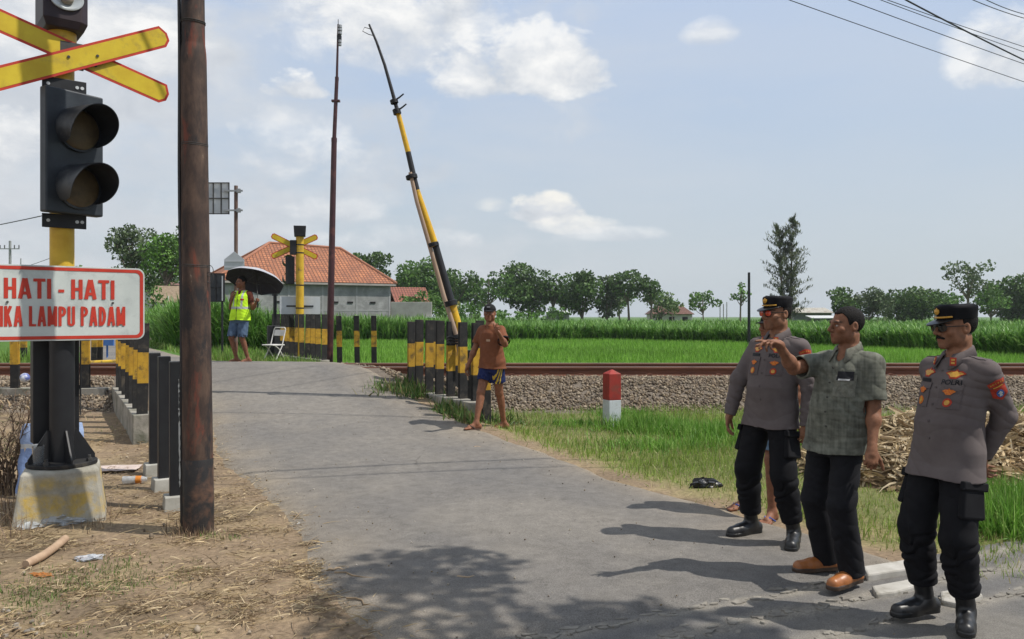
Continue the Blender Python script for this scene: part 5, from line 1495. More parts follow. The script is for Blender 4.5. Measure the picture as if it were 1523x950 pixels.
        if ears:
            for g in (-1, 1):
                E((g * .078, .012, -.004), (.010, .021, .032), .010); E((g * .087, .006, -.001), (.007, .011, .019), .005, 'sub')
        vs, q = V.mesh(); vs[:, 2] = np.maximum(vs[:, 2], vs[:, 2] * 0 + min(s.ank['r'][2], s.ank['l'][2]) - .082 * S)
        hp = (vs - s.hc) @ s.Rh / S; col = np.tile(s.skin, (len(vs), 1))
        X, Y, Z = hp.T; hd = (np.abs(X) < .1) & (np.abs(Y) < .13) & (Z > -.12) & (Z < .14)
        def blend(mask, c_): col[:] = col * (1 - mask[:, None]) + np.array(c_) * mask[:, None]
        front = hd & (Y < -.05)
        lips = np.exp(-((X / .021) ** 4)) * np.exp(-(((Z + .0605) / .010) ** 4)) * front * (Y < -.080)
        blend(lips * .75, s.skin * vec(.80, .52, .55))
        for g in (-1, 1):
            xx = X - g * .033
            brow = np.exp(-(xx / .019) ** 4) * np.exp(-((Z - (.0225 + .003 * np.cos(xx * 60))) / .0045) ** 2) * front; blend(np.clip(brow * 1.2, 0, 1), (.018, .014, .012))
            if eyes:
                ex = X - g * .0315; eye = (np.exp(-((ex / .0125) ** 2 + ((Z - .001) / .0058) ** 2) ** 3) * front); blend(eye, (.50, .45, .40))
                iris = np.exp(-(((ex + eyes * .003) / .0055) ** 2 + ((Z - .001) / .0055) ** 2) ** 3) * front; blend(iris, (.012, .008, .006))
                lid = np.exp(-((ex / .0145) ** 4)) * np.exp(-((Z - .0072) / .0022) ** 2) * front; blend(lid * .9, (.02, .014, .012))
        if stubble:
            st = sstep(-.015, -.045, Z) * sstep(-.125, -.1, Z) * sstep(.01, -.03, Y) * hd; blend(st * stubble, s.skin * .45)
        chk = np.exp(-(((np.abs(X) - .045) / .02) ** 2 + ((Z + .02) / .02) ** 2)) * front; blend(chk * .25, s.skin * vec(1.15, .9, .85))
        return np_mesh('body', vs, q, mat=SKIN, cols=col, smooth=True, parent=s.t)
    def hand(s, V, nm):
        S = s.s; W = s.wr[nm]; u = s.hd[nm]; p = s.hn[nm]; sd = np.cross(u, p) * (1 if nm == 'l' else -1)   # thumb side
        cu = s.curl[nm]; curls = cu if isinstance(cu, (list, tuple)) else [cu] * 4
        Rm = np.stack([u, sd, p], 1)
        V.ell(W + u * .045 * S, vec(.056, .040, .017) * S, .018, 'add', Rm); V.cone(W - u * .02 * S, W + u * .035 * S, .025 * S, .026 * S, .012)
        for i, (off, L, r_) in enumerate(((.029, .078, .0092), (.010, .086, .0095), (-.0095, .080, .009), (-.028, .064, .008))):
            b = W + u * (.088 - .006 * abs(i - 1)) * S + sd * off * S; d = nrm(u + sd * off * 2.2); V.cone(W + u * .04 * S + sd * off * .8 * S, b, .012 * S, r_ * 1.1 * S, .006)
            for j, fr in enumerate((.45, .32, .26)):
                ang = curls[i] * (.8, 1.25, .9)[j]; d = nrm(d * math.cos(ang) + p * math.sin(ang) - 0)
                # keep d and p orthogonal for the next joint
                e = b + d * L * fr * S; V.cone(b, e, r_ * (1 - .1 * j) * S, r_ * (.92 - .1 * j) * S, .003); b = e
                p_ = p - d * (p @ d); 
                p = nrm(p_) if np.linalg.norm(p_) > .15 else p
            p = s.hn[nm]
        b = W + u * .025 * S + sd * .026 * S; d = nrm(u * .72 + sd * .62 + p * .25)
        for L, r0, r1 in ((.042, .0145, .0115), (.032, .0112, .0100), (.026, .0098, .0085)):
            e = b + d * L * S; V.cone(b, e, r0 * S, r1 * S, .005); b = e; d = nrm(d + u * .25 + p * .18)
    # ------------------------------------------------ garments
    def folds(s, amp, seed, zc=None, dens=1.0):
        r = random.Random(seed); ph = [r.uniform(0, 6.28) for _ in range(8)]
        def fn(X, Y, Z):
            w = np.sin(11 * X + 7 * Z + ph[0]) * 1.2 + np.sin(9 * Y - 8 * Z + ph[1])
            a = np.sin(dens * (42 * Z + 14 * X) + 2.2 * w + ph[2]); b = np.sin(dens * (30 * Z - 26 * X + 12 * Y) + 1.8 * w + ph[3]); c = np.sin(dens * (58 * X + 18 * Z) + 1.5 * w + ph[4])
            m = .5 + .5 * np.sin(5.3 * X + 6.1 * Z + ph[5]) * np.sin(4.7 * Y + 3.9 * Z + ph[6])
            return -amp * (np.abs(a) ** .65 * 1.3 * (.35 + .9 * m) - .7 + .55 * b * m + .4 * c * (1 - m))
        return fn
    def arm_ring(s, long=True): return [(.006, 5.5, 1.0, .25, 1.0)] if long else None
    def shirt(s, name, mat, hem, sleeve='long', off=.016, flare=.012, seed=1, amp=.0032, sl=.62, colfn=None, neckr=.058, vneck=0.0, cuff=.0, slr=.0):
        S = s.s; V = s.vol(s.h * 1.1, hem - .05)
        rows = [r_ for r_ in s.torso_rows()]
        zs = [r_[0] for r_ in rows]; lo = [r_ for r_ in rows if r_[0] > hem]
        iw = np.interp(hem, zs, [r_[1] for r_ in rows]); id_ = np.interp(hem, zs, [r_[2] for r_ in rows]); dy = np.interp(hem, zs, [r_[3] for r_ in rows])
        bel = [(z, rx + (flare * .6 if z < 1.12 * S else 0), ry + (flare * .6 if z < 1.12 * S else 0), d_) for z, rx, ry, d_ in lo]
        V.stack([(hem, max(iw, .176 * S) + flare, max(id_, .128 * S) + flare, dy)] + bel[:-1], s.cen, .03, off=off)
        for nm, sg in (('r', -1), ('l', 1)):
            if hem < .88 * S: V.cone(s.hipj[nm], s.kn[nm], .106 * S, .104 * S, .05)
            q = s.sh[nm]; V.cone(s.nk + vec(0, 0, -.040 * S), q + vec(-sg * .018, 0, -.008), .036 * S + off * .5, .050 * S + off * .5, .06)
            if sleeve == 'long':
                V.cone(q + vec(0, 0, -.006), s.el[nm], .055 * S + off * .6, .049 * S + off * .5, .04, rings=[(.0035, 3.0, seed, .55, 1.05)])
                fu = nrm(s.wr[nm] - s.el[nm]); V.cone(s.el[nm], s.wr[nm] + fu * .01, .050 * S + off * .5, .036 * S + off * .35, .02, rings=[(.0042, 4.2, seed + 2, -.1, .9)], cut=1.0)
                V.cone(s.wr[nm] - fu * .035, s.wr[nm] + fu * .012, .037 * S + off * .35, .037 * S + off * .35, .003, cut=1.0, cut0=.0)
            elif sleeve == 'short':
                V.cone(q + vec(0, 0, -.006), s.el[nm], .055 * S + off * .6, .056 * S + off * .6 + slr, .04, cut=sl)
        V.cone(s.nk + vec(0, 0, -.02 * S), s.nk + vec(0, -.01, .12), neckr * S, neckr * S, .01, 'sub')
        if vneck: V.ell(s.nk + vec(0, -.075 * S, -.04 * S), vec(.03, .05, vneck) * S, .01, 'sub')
        V.disp(s.folds(amp, seed))
        if sleeve == 'short':
            for nm in ('r', 'l'):
                e = s.sh[nm] + (s.el[nm] - s.sh[nm]) * sl; d = nrm(s.el[nm] - s.sh[nm])
                V.cone(e - d * .03, e + d * .06, .049 * S + off * .55, .050 * S + off * .55 + slr, .0, 'sub')
        if sleeve == 'none':
            for nm in ('r', 'l'): V.cone(s.sh[nm] + (s.sh[nm] - s.sh['l' if nm == 'r' else 'r']) * .02, s.el[nm], .075 * S, .09 * S, .01, 'sub')
        X0, Y0 = s.cen(np.array(hem)); 
        V.op(lambda X, Y, Z: (hem + .006 * np.sin(X * 17 + seed) - Z) + 0 * X, V.lo, V.lo + V.n * V.h, 0, 'int')
        vs, q = V.mesh()
        cols = colfn(vs) if colfn else None
        o = np_mesh(name, vs, q, mat=mat, cols=cols, smooth=True, parent=s.t)
        s.bvh = BVHTree.FromPolygons([tuple(v) for v in vs], [tuple(map(int, f)) for f in q]); s.shirt_o = o
        return o
    def trousers(s, name, mat, top, cuff_z=None, rt=.095, rk=.074, rc=.062, rings=None, shorts=None, seed=3, amp=.003, colfn=None, off=.012):
        S = s.s; hi = top + .02; V = s.vol(s.h * 1.1, None, hi + .02)
        rows = [r_ for r_ in s.torso_rows() if r_[0] < top - .01]
        zs = [r_[0] for r_ in s.torso_rows()]; f = [np.interp(top, zs, [r_[i] for r_ in s.torso_rows()]) for i in (1, 2, 3)]
        V.stack(rows + [(top, *f)], s.cen, .03, off=off)
        for nm in ('r', 'l'):
            if shorts:
                V.cone(s.hipj[nm], s.kn[nm], rt * S, rk * S, .03, cut=shorts, rings=[(.004, 2.5, seed, .2, .9)])
            else:
                V.cone(s.hipj[nm], s.kn[nm], rt * S, rk * S, .03, rings=[(.004, 2.6, seed, .35, 1.05)])
                e = s.kn[nm] + (s.ank[nm] - s.kn[nm]) * (cuff_z or .98)
                V.cone(s.kn[nm], e, rk * S, rc * S, .02, rings=rings, cut=1.0)
        V.disp(s.folds(amp, seed, dens=.8))
        if shorts:
            for nm in ('r', 'l'):
                e = s.hipj[nm] + (s.kn[nm] - s.hipj[nm]) * shorts; d = nrm(s.kn[nm] - s.hipj[nm])
                V.cone(e - d * .03, e + d * .06, (rk - .008) * S, (rk - .006) * S, 0, 'sub')
        vs, q = V.mesh()
        return np_mesh(name, vs, q, mat=mat, cols=colfn(vs) if colfn else None, smooth=True, parent=s.t)
    def shoe(s, nm, name, col, sole, shaft=0.0, L=.275, toe=.040):
        S = s.s; f = s.fd[nm]; A = s.ank[nm]; sd = vec(-f[1], f[0], 0); z0 = A[2] - .082 * S
        c0 = vec(A[0], A[1], z0); heel = c0 - f * .052 * S; ball = c0 + f * .11 * S; tip = heel + f * (L - .04) * S
        lo = np.minimum(np.minimum(heel, tip), A) - .1; hi = np.maximum(np.maximum(heel, tip), A) + .1; hi[2] = A[2] + max(shaft, .04) + .06; lo[2] = z0 - .02
        V = Vol(lo, hi, min(s.h, .004))
        V.cone(heel + vec(0, 0, .045 * S), c0 + f * .02 + vec(0, 0, .055 * S), .040 * S, .040 * S, .02)
        V.cone(heel + vec(0, 0, .036 * S), ball + vec(0, 0, .036 * S), .037 * S, .044 * S, .02); V.cone(ball + vec(0, 0, .036 * S), tip + vec(0, 0, .032 * S), .044 * S, toe * S, .015)
        V.cone(A + vec(0, 0, -.01), ball + vec(0, 0, .035 * S), .042 * S, .036 * S, .025)
        if shaft: V.cone(A, A + nrm(s.kn[nm] - A) * shaft, .046 * S, .052 * S, .02, rings=[(.002, 4, 1, 0, 1)], cut=1.0)
        else: V.cone(A + vec(0, 0, -.01), A + vec(0, 0, .015), .042 * S, .044 * S, .02, cut=1.0)
        for sg, w_ in ((0, 0),):
            V.op(lambda X, Y, Z: (z0 + .02) - Z + 0 * X + 0 * Y, V.lo, V.lo + V.n * V.h, 0, 'int')
        # sole: outline wider than the upper
        def so(X, Y, Z):
            px, py = X - heel[0], Y - heel[1]; t = np.clip((px * f[0] + py * f[1]) / (np.linalg.norm(tip - heel)), 0, 1); Lh = np.linalg.norm(tip - heel)
            r = np.interp(t, [0, .35, .65, 1], [.041 * S, .038 * S, .050 * S, (toe + .004) * S])
            d = np.sqrt((px - f[0] * t * Lh) ** 2 + (py - f[1] * t * Lh) ** 2) - r
            return np.maximum(d, np.maximum(Z - (z0 + .026), z0 + .002 - Z))
        V.op(so, np.minimum(heel, tip) - .06, np.maximum(heel, tip) + .06, 0)
        vs, q = V.mesh(); cols = np.where((vs[:, 2] < z0 + .028)[:, None], np.array(sole), np.array(col))
        return np_mesh(name, vs, q, mat=SHOEM, cols=cols, smooth=True, parent=s.t)
    def flipflop(s, nm, sole=(.05, .05, .06), strap=(.05, .12, .40)):
        S = s.s; f = s.fd[nm]; A = s.ank[nm]; sd = vec(-f[1], f[0], 0); z0 = A[2] - .082 * S; c0 = vec(A[0], A[1], z0)
        mb = MB(); ring = []
        for k in range(28):
            a = 2 * math.pi * k / 28; t = math.cos(a); w = math.sin(a); l = .06 + .135 * t; ww = w * (.046 if t > 0 else .038)
            ring.append(c0 + f * l * S + sd * ww * S)
        mb.loft([[Vector(p + vec(0, 0, -.012)) for p in ring], [Vector(p + vec(0, 0, .004)) for p in ring]], True)
        mt = M('sandal_sole_%d' % int(sole[0] * 1000), sole, None, 8, .8); o = mb.build('flip_flop', mt, s.t, bevel=.003)
        mb = MB(); tp = c0 + f * .15 * S
        for g in (-1, 1): mb.tube([Vector(tp + vec(0, 0, .01)), Vector(c0 + f * .10 * S + sd * g * .02 * S + vec(0, 0, .052 * S)), Vector(c0 + f * .04 * S + sd * g * .042 * S + vec(0, 0, .012))], .007, 8)
        mb.build('strap', M('sandal_strap_%d' % int(strap[2] * 1000), strap, None, 8, .5), o, True)
    def hair(s, full=True, recede=0.0, th=.007):
        S = s.s; c = s.hc; V = Vol(c - .15, c + .16, .003); V.ell(s.H2L((0, .016, .034)), vec(.0755 + th, .097 + th, .0855 + th) * S, 0, 'add', s.Rh)
        def cut(X, Y, Z):
            p = [X - c[0], Y - c[1], Z - c[2]]; h_ = [sum(s.Rh[j, i] * p[j] for j in range(3)) / S for i in range(3)]
            x, y, z = h_
            hl = np.interp(y, [-.10, -.075, -.055, -.035, -.022, -.004, .028, .04, .07, .1], [.086, .078, .066, .050, .005, .012, .02, -.045, -.058, -.06] if full else [.2, .2, .2, .2, .2, .012, .02, -.045, -.058, -.06])
            hl = hl + recede * np.exp(-((np.abs(x) - .042) / .018) ** 2) * (y < -.03)
            return (hl - z) * S + .002 * np.sin(x * 700) * np.sin(z * 500) + .003 * np.sin(x * 210 + 60 * y) * np.sin(y * 190 + z * 120)
        V.op(cut, V.lo, V.lo + V.n * V.h, 0, 'int')
        V.disp(lambda X, Y, Z: .0016 * np.sin(260 * X + 40 * np.sin(30 * Z)) * np.sin(240 * Y + 90 * Z), .02)
        vs, q = V.mesh(); return np_mesh('hair', vs, q, mat=HAIRM, smooth=True, parent=s.t)
    # ------------------------------------------------ things worn
    def surf(s, o, d, off):
        o = Vector(o); d = Vector(d).normalized(); loc_, n_, i_, ds = s.bvh.ray_cast(o, d)
        return None if loc_ is None else loc_ - d * off
    def decal(s, name, poly, mat, at, dirn, parent=None, off=.002, up=(0, 0, 1), rings=4, sub=.012, roll=0.0, thick=.0015):
        """a badge sewn on: the outline is laid on the garment along dirn (local)"""
        d = np.array(dirn, dtype=float); d = nrm(d); u = nrm(np.cross(d, up)); v = np.cross(u, d)
        if roll: u, v = u * math.cos(roll) + v * math.sin(roll), v * math.cos(roll) - u * math.sin(roll)
        o = np.array(at, dtype=float) - d * .35
        pl = []
        for i in range(len(poly)):
            a, b = np.array(poly[i], dtype=float), np.array(poly[(i + 1) % len(poly)], dtype=float); m = max(1, int(np.linalg.norm(b - a) / sub))
            pl += [a + (b - a) * k / m for k in range(m)]
        pl = np.array(pl); cc = pl.mean(0); vs = []; fs = []; n = len(pl)
        for k in range(1, rings + 1):
            for p in pl: 
                q = cc + (p - cc) * k / rings; w = o + u * q[0] + v * q[1]; h_ = s.surf(w, d, off); vs.append(h_ if h_ is not None else Vector(w + d * .35))
        h_ = s.surf(o + u * cc[0] + v * cc[1], d, off); vs.append(h_ if h_ is not None else Vector(o + d * .35)); ci = len(vs) - 1
        fs += [(ci, i, (i + 1) % n) for i in range(n)]
        for k in range(rings - 1): fs += [(k * n + i, (k + 1) * n + i, (k + 1) * n + (i + 1) % n, k * n + (i + 1) % n) for i in range(n)]
        mb = MB(); mb.add(vs, fs); ob = mb.build(name, mat, parent or s.shirt_o)
        if thick: m_ = ob.modifiers.new('thick', 'SOLIDIFY'); m_.thickness = thick; m_.offset = 0
        return ob
    def text(s, name, body, w, h_, mat, at, dirn, off=.003, bold=.03, roll=0.0, parent=None):
        vs, fs = text_mesh(body, 1.0, bold); xs_ = [p[0] for p in vs]; ys_ = [p[1] for p in vs]; mx, my = (max(xs_) + min(xs_)) / 2, (max(ys_) + min(ys_)) / 2
        sx, sy = w / (max(xs_) - min(xs_)), h_ / (max(ys_) - min(ys_)); d = nrm(np.array(dirn, dtype=float)); u = nrm(np.cross(d, (0, 0, 1))); v = np.cross(u, d)
        if roll: u, v = u * math.cos(roll) + v * math.sin(roll), v * math.cos(roll) - u * math.sin(roll)
        o = np.array(at, dtype=float) - d * .35; out_ = []
        for x, y in vs:
            w_ = o + u * (x - mx) * sx + v * (y - my) * sy; q = s.surf(w_, d, off); out_.append(q if q is not None else Vector(w_ + d * .35))
        mb = MB(); mb.add(out_, fs); return mb.build(name, mat, parent or s.shirt_o)
    def collar(s, mat, r=.066, hgt=.045, fall=.05, tip=.035, gap=22, parent=None, zoff=0.0):
        S = s.s; mb = MB(); N = 40; rows = [[], [], [], []]
        for i in range(N + 1):
            a = R(gap + (360 - 2 * gap) * i / N) - R(90); fr = max(0, math.cos(a + R(90)));           # fr 1 at the front
            bk = max(0, -math.cos(a + R(90)))
            c = s.nk + vec(0, -.004 * S, (zoff + .030) * S); zt = (.006 + .028 * bk - .030 * fr) * S; zb = zt - hgt * S - .012 * fr
            e = math.cos(a), math.sin(a)
            tipf = math.exp(-((min(i, N - i)) / 3.2) ** 2)
            rr = (r - .002) * S
            rows[0].append(Vector(c + vec(e[0] * rr * 1.04, e[1] * rr * 1.0, zb + .01))); rows[1].append(Vector(c + vec(e[0] * rr, e[1] * rr, zt)))
            ro = (r + .012) * S; rows[2].append(Vector(c + vec(e[0] * ro, e[1] * ro, zt - .006)))
            rb = (r + .026 + .018 * fr) * S + tip * tipf * .35; rows[3].append(Vector(c + vec(e[0] * rb, e[1] * rb * (1 + .1 * fr), zt - fall * S - tip * tipf)))
        mb.loft(rows, False, closed=False); o = mb.build('collar', mat, parent or s.shirt_o, True); m_ = o.modifiers.new('thick', 'SOLIDIFY'); m_.thickness = .0045; return o
    def hpt(s, p): return Vector(s.H2L(p))
    def police_cap(s):
        S = s.s; c = s.hc; V = Vol(c - .17, c + .22, .0035); cen0 = lambda z: (0 * z, 0 * z)
        rows = np.array([(.046, .0845, .104), (.060, .087, .107), (.085, .0905, .110), (.106, .092, .111), (.117, .087, .106), (.123, .07, .09)])
        def fn(X, Y, Z):
            p = [X - c[0], Y - c[1], Z - c[2]]; x, y, z = [sum(s.Rh[j, i] * p[j] for j in range(3)) / S for i in range(3)]
            z = z - .05 * (y < 0) * (-y) * .4 * (z > .06); y = y - .012
            rx = np.interp(z, rows[:, 0], rows[:, 1]); ry = np.interp(z, rows[:, 0], rows[:, 2]); q = np.sqrt((x / rx) ** 2 + (y / ry) ** 2)
            return np.maximum((q - 1) * .088, np.maximum(.044 - z, z - .125)) * S
        V.op(fn, V.lo, V.lo + V.n * V.h); V.disp(lambda X, Y, Z: .0016 * np.sin(70 * X + 50 * Z) * np.sin(64 * Y - 30 * Z), .02)
        vs, q = V.mesh(); cp = np_mesh('cap', vs, q, mat=cloth('cap_cloth', (.011, .011, .013), (.007, .007, .009)), smooth=True, parent=s.t)
        cbv = BVHTree.FromPolygons([tuple(v) for v in vs], [tuple(map(int, f)) for f in q])
        top, bot = [], []
        mb = MB(); N = 24; rows_ = []
        for j in range(7):
            row = []
            for i in range(N + 1):
                th = R(-68 + 136 * i / N); ex = .066 * max(0, math.cos(th * 1.2)) ** .6 * j / 6
                x = .084 * math.sin(th); y = .012 - .104 * math.cos(th) - ex * (1 if True else 0); z = .050 - .42 * ex - .006 * math.cos(th) + .010 * math.sin(th) ** 2 * j / 6
                row.append(s.hpt((x, y, z)))
            rows_.append(row)
        mb.loft(rows_, False, closed=False); vz = mb.build('visor', M('visor_black', (.012, .012, .013), None, 8, .35), cp, True); m_ = vz.modifiers.new('thick', 'SOLIDIFY'); m_.thickness = .005; m_.offset = 0
        mb = MB(); pts = []
        for i in range(19):
            th = R(-50 + 100 * i / 18); pts.append(s.hpt((.0885 * math.sin(th), .012 - .1095 * math.cos(th) - .001, .057 + .004 * math.sin(th) ** 2)))
        mb.tube(pts, .0052 * S, 8); mb.build('gold_braid', GOLD, cp, True)
        # crest: shield with wings of rice and cotton
        mb = MB(); out = [(-.018, .012), (-.02, -.004), (-.010, -.016), (0, -.020), (.010, -.016), (.02, -.004), (.018, .012), (.009, .010), (0, .022), (-.009, .010)]
        pr = []
        for (x, y) in out: pr.append(s.hpt((x, -.103 - .0005 * abs(x), .090 + y * .9)))
        ctr_ = s.hpt((0, -.111, .089)); mb.add(pr + [ctr_], [(i, (i + 1) % len(pr), len(pr)) for i in range(len(pr))]); em = mb.build('crest', GOLD, cp); m_ = em.modifiers.new('thick', 'SOLIDIFY'); m_.thickness = .004; m_.offset = 0
        return cp
    def glasses(s, lens_mat, frame_mat, w=.027, h_=.0185):
        S = s.s; mb = MB()
        def ring(g, k, y): return [s.hpt((g * .033 + w * k * math.copysign(abs(math.cos(a)) ** .75, math.cos(a)), y + .006 * (abs(g * .033 + w * math.cos(a)) / .06) ** 2 * 1.6, .003 + h_ * k * math.copysign(abs(math.sin(a)) ** .8, math.sin(a)))) for a in (2 * math.pi * i / 24 for i in range(24))]
        for g in (-1, 1):
            r0, r1 = ring(g, 1.0, -.108), ring(g, 1.0, -.105); r2, r3 = ring(g, 1.13, -.108), ring(g, 1.13, -.105); mb.loft([r0, r2, r3, r1, r0], False)
            mb.tube([s.hpt((g * .060, -.102, .008)), s.hpt((g * .0735, -.085, .009)), s.hpt((g * .081, .0, .009)), s.hpt((g * .081, .012, .004))], .0024 * S, 6)
        mb.tube([s.hpt((-.008, -.110, .010)), s.hpt((0, -.113, .011)), s.hpt((.008, -.110, .010))], .002 * S, 6)
        fr = mb.build('sunglasses', frame_mat, s.t, True)
        for g in (-1, 1):
            mb = MB(); r_ = ring(g, 1.0, -.1065); ct = s.hpt((g * .033, -.1085, .003)); mb.add(r_ + [ct], [(i, (i + 1) % 24, 24) for i in range(24)]); mb.build('lens', lens_mat, fr, True)
    def moustache(s):
        V = Vol(s.hc - .16, s.hc + .16, .0028); S = s.s
        for g in (-1, 1): V.cone(s.H2L((0, -.104, -.046)), s.H2L((g * .030, -.090, -.056)), .0085 * S, .0060 * S, .004)
        V.disp(lambda X, Y, Z: .0012 * np.sin(300 * X + 210 * Y) * np.sin(260 * Z), .02); vs, q = V.mesh(); np_mesh('moustache', vs, q, mat=HAIRM, smooth=True, parent=s.t)
    def buttons(s, x, zs, mat, r=.006):
        for k, z in enumerate(zs):
            q = s.surf((x, -1, z), (0, 1, 0), .002)
            if q is None: continue
            mb = MB(); mb.tube([q + Vector((0, .003, 0)), q + Vector((0, -.0025, 0))], r, 12); mb.build('button', mat, s.shirt_o)

RECT = lambda w, h_: [(-w / 2, -h_ / 2), (w / 2, -h_ / 2), (w / 2, h_ / 2), (-w / 2, h_ / 2)]
ELL = lambda w, h_, n=16: [(w / 2 * math.cos(2 * math.pi * k / n), h_ / 2 * math.sin(2 * math.pi * k / n)) for k in range(n)]
WING = lambda w, h_: [(-w / 2, .05 * h_), (-w * .3, -.15 * h_), (-w * .16, -.45 * h_), (w * .16, -.45 * h_), (w * .3, -.15 * h_), (w / 2, .05 * h_), (w * .28, .30 * h_), (w * .1, .28 * h_), (0, .5 * h_), (-w * .1, .28 * h_), (-w * .28, .30 * h_)]

UNI = cloth('uniform_grey_brown', (.138, .116, .113), (.108, .089, .088), 7)
UNID = cloth('uniform_grey_brown_flap', (.122, .101, .100), (.098, .081, .081), 7)
ORLENS, nt_, b_, o_ = mk('orange_lens'); b_.inputs['Base Color'].default_value = (.55, .06, .02, 1); b_.inputs['Roughness'].default_value = .12; b_.inputs['Specular IOR Level'].default_value = .6
DKLENS, nt_, b_, o_ = mk('dark_lens'); b_.inputs['Base Color'].default_value = (.01, .01, .012, 1); b_.inputs['Roughness'].default_value = .1; b_.inputs['Specular IOR Level'].default_value = .5
GLFR = M('glasses_frame', (.012, .011, .011), None, 8, .35)

def officer_kit(p, text_on=True, red=False):
    S = p.s; F = (0, 1, 0)
    p.collar(UNI, .066, .046, .05, .03)
    # placket, pockets with flaps, shoulder straps
    zc = 1.30 * S; cx, cy = [float(q) for q in p.cen(np.array(zc))]
    for sg in (-1, 1):
        x0 = cx + sg * .085 * S
        pk = p.decal('chest_pocket', [(-.052, -.07), (.052, -.07), (.052, .05), (-.052, .05)], UNID, (x0, 0, 1.235 * S), F, off=.003, thick=.003)
        p.decal('pocket_flap', [(-.054, .03), (-.054, .002), (0, -.012), (.054, .002), (.054, .03)], UNI, (x0, 0, 1.262 * S), F, pk, off=.006, thick=.003)
        p.decal('pocket_badge', ELL(.042, .044), REDB if red or sg > 0 else ORB, (x0 + sg * .0, 0, 1.195 * S), F, pk, off=.0065)
        p.decal('pocket_badge', ELL(.024, .026), GOLD, (x0, 0, 1.195 * S), F, pk, off=.0082)
        p.decal('pocket_badge', WING(.062, .036), ORB, (x0, 0, 1.252 * S), F, pk, off=.0095)
        p.decal('wing_badge', WING(.098, .052), REDB, (x0 + sg * .0, 0, 1.345 * S), F, off=.003)
        p.decal('wing_badge', WING(.080, .034), GOLD, (x0, 0, 1.345 * S), F, off=.0045)
        # shoulder strap
        a = p.nk + vec(sg * .075 * S, .005, -.02); b = p.sh[nm_(sg)] + vec(sg * .012, 0, 0)
        mb = MB(); rows = [[], []]
        for k in range(9):
            q = a + (b - a) * k / 8
            for j, w_ in enumerate((-.026, .026)):
                h_ = p.surf((q[0], q[1] + w_ * S, q[2] + .4), (0, 0, -1), .004); rows[j].append(h_ if h_ is not None else Vector(q))
        mb.loft(rows, False, closed=False); o = mb.build('shoulder_strap', UNID, p.shirt_o); m_ = o.modifiers.new('thick', 'SOLIDIFY'); m_.thickness = .004
        # rank tab on the collar
        cpos = p.nk + vec(sg * .052 * S, -.085 * S, -.045 * S)
    for sg in (-1, 1):
        c = Vector(p.nk + vec(sg * .056 * S, -.096 * S, -.032 * S)); n_ = Vector((sg * .55, -.8, .25)).normalized(); u = n_.cross(Vector((0, 0, 1))).normalized(); v = u.cross(n_)
        mb = MB()
        for (w_, h_, d_, mi) in ((.030, .042, .0, 0), (.016, .010, .003, 1)):
            for dz in ((0,) if mi == 0 else (-.008, .008)):
                mb.add([c + n_ * (d_ + .006) + u * x + v * (y + dz) for x, y in RECT(w_, h_)], [(0, 1, 2, 3)], mi)
        o = mb.build('rank_tab', [REDB, GOLD], p.shirt_o); m_ = o.modifiers.new('thick', 'SOLIDIFY'); m_.thickness = .002; m_.offset = 0
    if text_on:
        p.text('lettering', 'POLRI', .096 * S, .027 * S, BADGEBLK, (cx + .087 * S, 0, 1.302 * S), F, off=.0095, bold=.022)
    p.decal('name_tape', RECT(.085 * S, .022 * S), BADGEBLK, (cx - .087 * S, 0, 1.302 * S), F, off=.004)
    # sleeve patch on the left upper arm
    d = p.el['l'] - p.sh['l']; at = p.sh['l'] + d * .30; dr = nrm(vec(-.86, .51, 0)); dr = nrm(dr - nrm(d) * (dr @ nrm(d)))
    p.decal('sleeve_patch', [(-.04, .028), (-.045, .05), (0, .064), (.045, .05), (.04, .028)], REDB, at, dr, off=.003, up=-d)
    p.decal('sleeve_patch', [(-.038, .020), (.038, .020), (.038, -.035), (0, -.058), (-.038, -.035)], REDB, at, dr, off=.003, up=-d)
    o = p.decal('sleeve_emblem', ELL(.036, .044), M('blue_emblem', (.05, .16, .42), (.03, .09, .30), 60, .6), at + nrm(d) * .018, dr, off=.006, up=-d)
    p.decal('sleeve_emblem', [(-.008, -.014), (.008, -.014), (.005, .0), (.011, .003), (.0, .016), (-.011, .003), (-.005, .0)], M('white_thread', (.6, .62, .6), None, 9, .7), at + nrm(d) * .018, dr, off=.0085, up=-d)
    if text_on:
        vs = 'POLRES'
        for k, ch in enumerate(vs):
            xx = (k - 2.5) * .0125; u = nrm(np.cross(dr, -d)); v = np.cross(u, dr)
            pos = at + u * xx + v * (.046 - 6 * xx * xx)
            t_, f_ = text_mesh(ch, .013, .0006); pts = []
            for x, y in t_:
                q = p.surf(pos + u * x + v * y - dr * .3, dr, .0055); pts.append(q if q is not None else Vector(pos))
            mb = MB(); mb.add(pts, f_); mb.build('letter', GOLD, p.shirt_o)
        for w_, dz in ((.05, .024),):
            p.decal('patch_line', RECT(w_, .005), GOLD, at + nrm(d) * -dz, dr, off=.0055, up=-d, rings=2)
    p.buttons(cx + .004, [q * S for q in (1.36, 1.27, 1.18, 1.09, 1.0)], UNID)
def nm_(sg): return 'l' if sg > 0 else 'r'

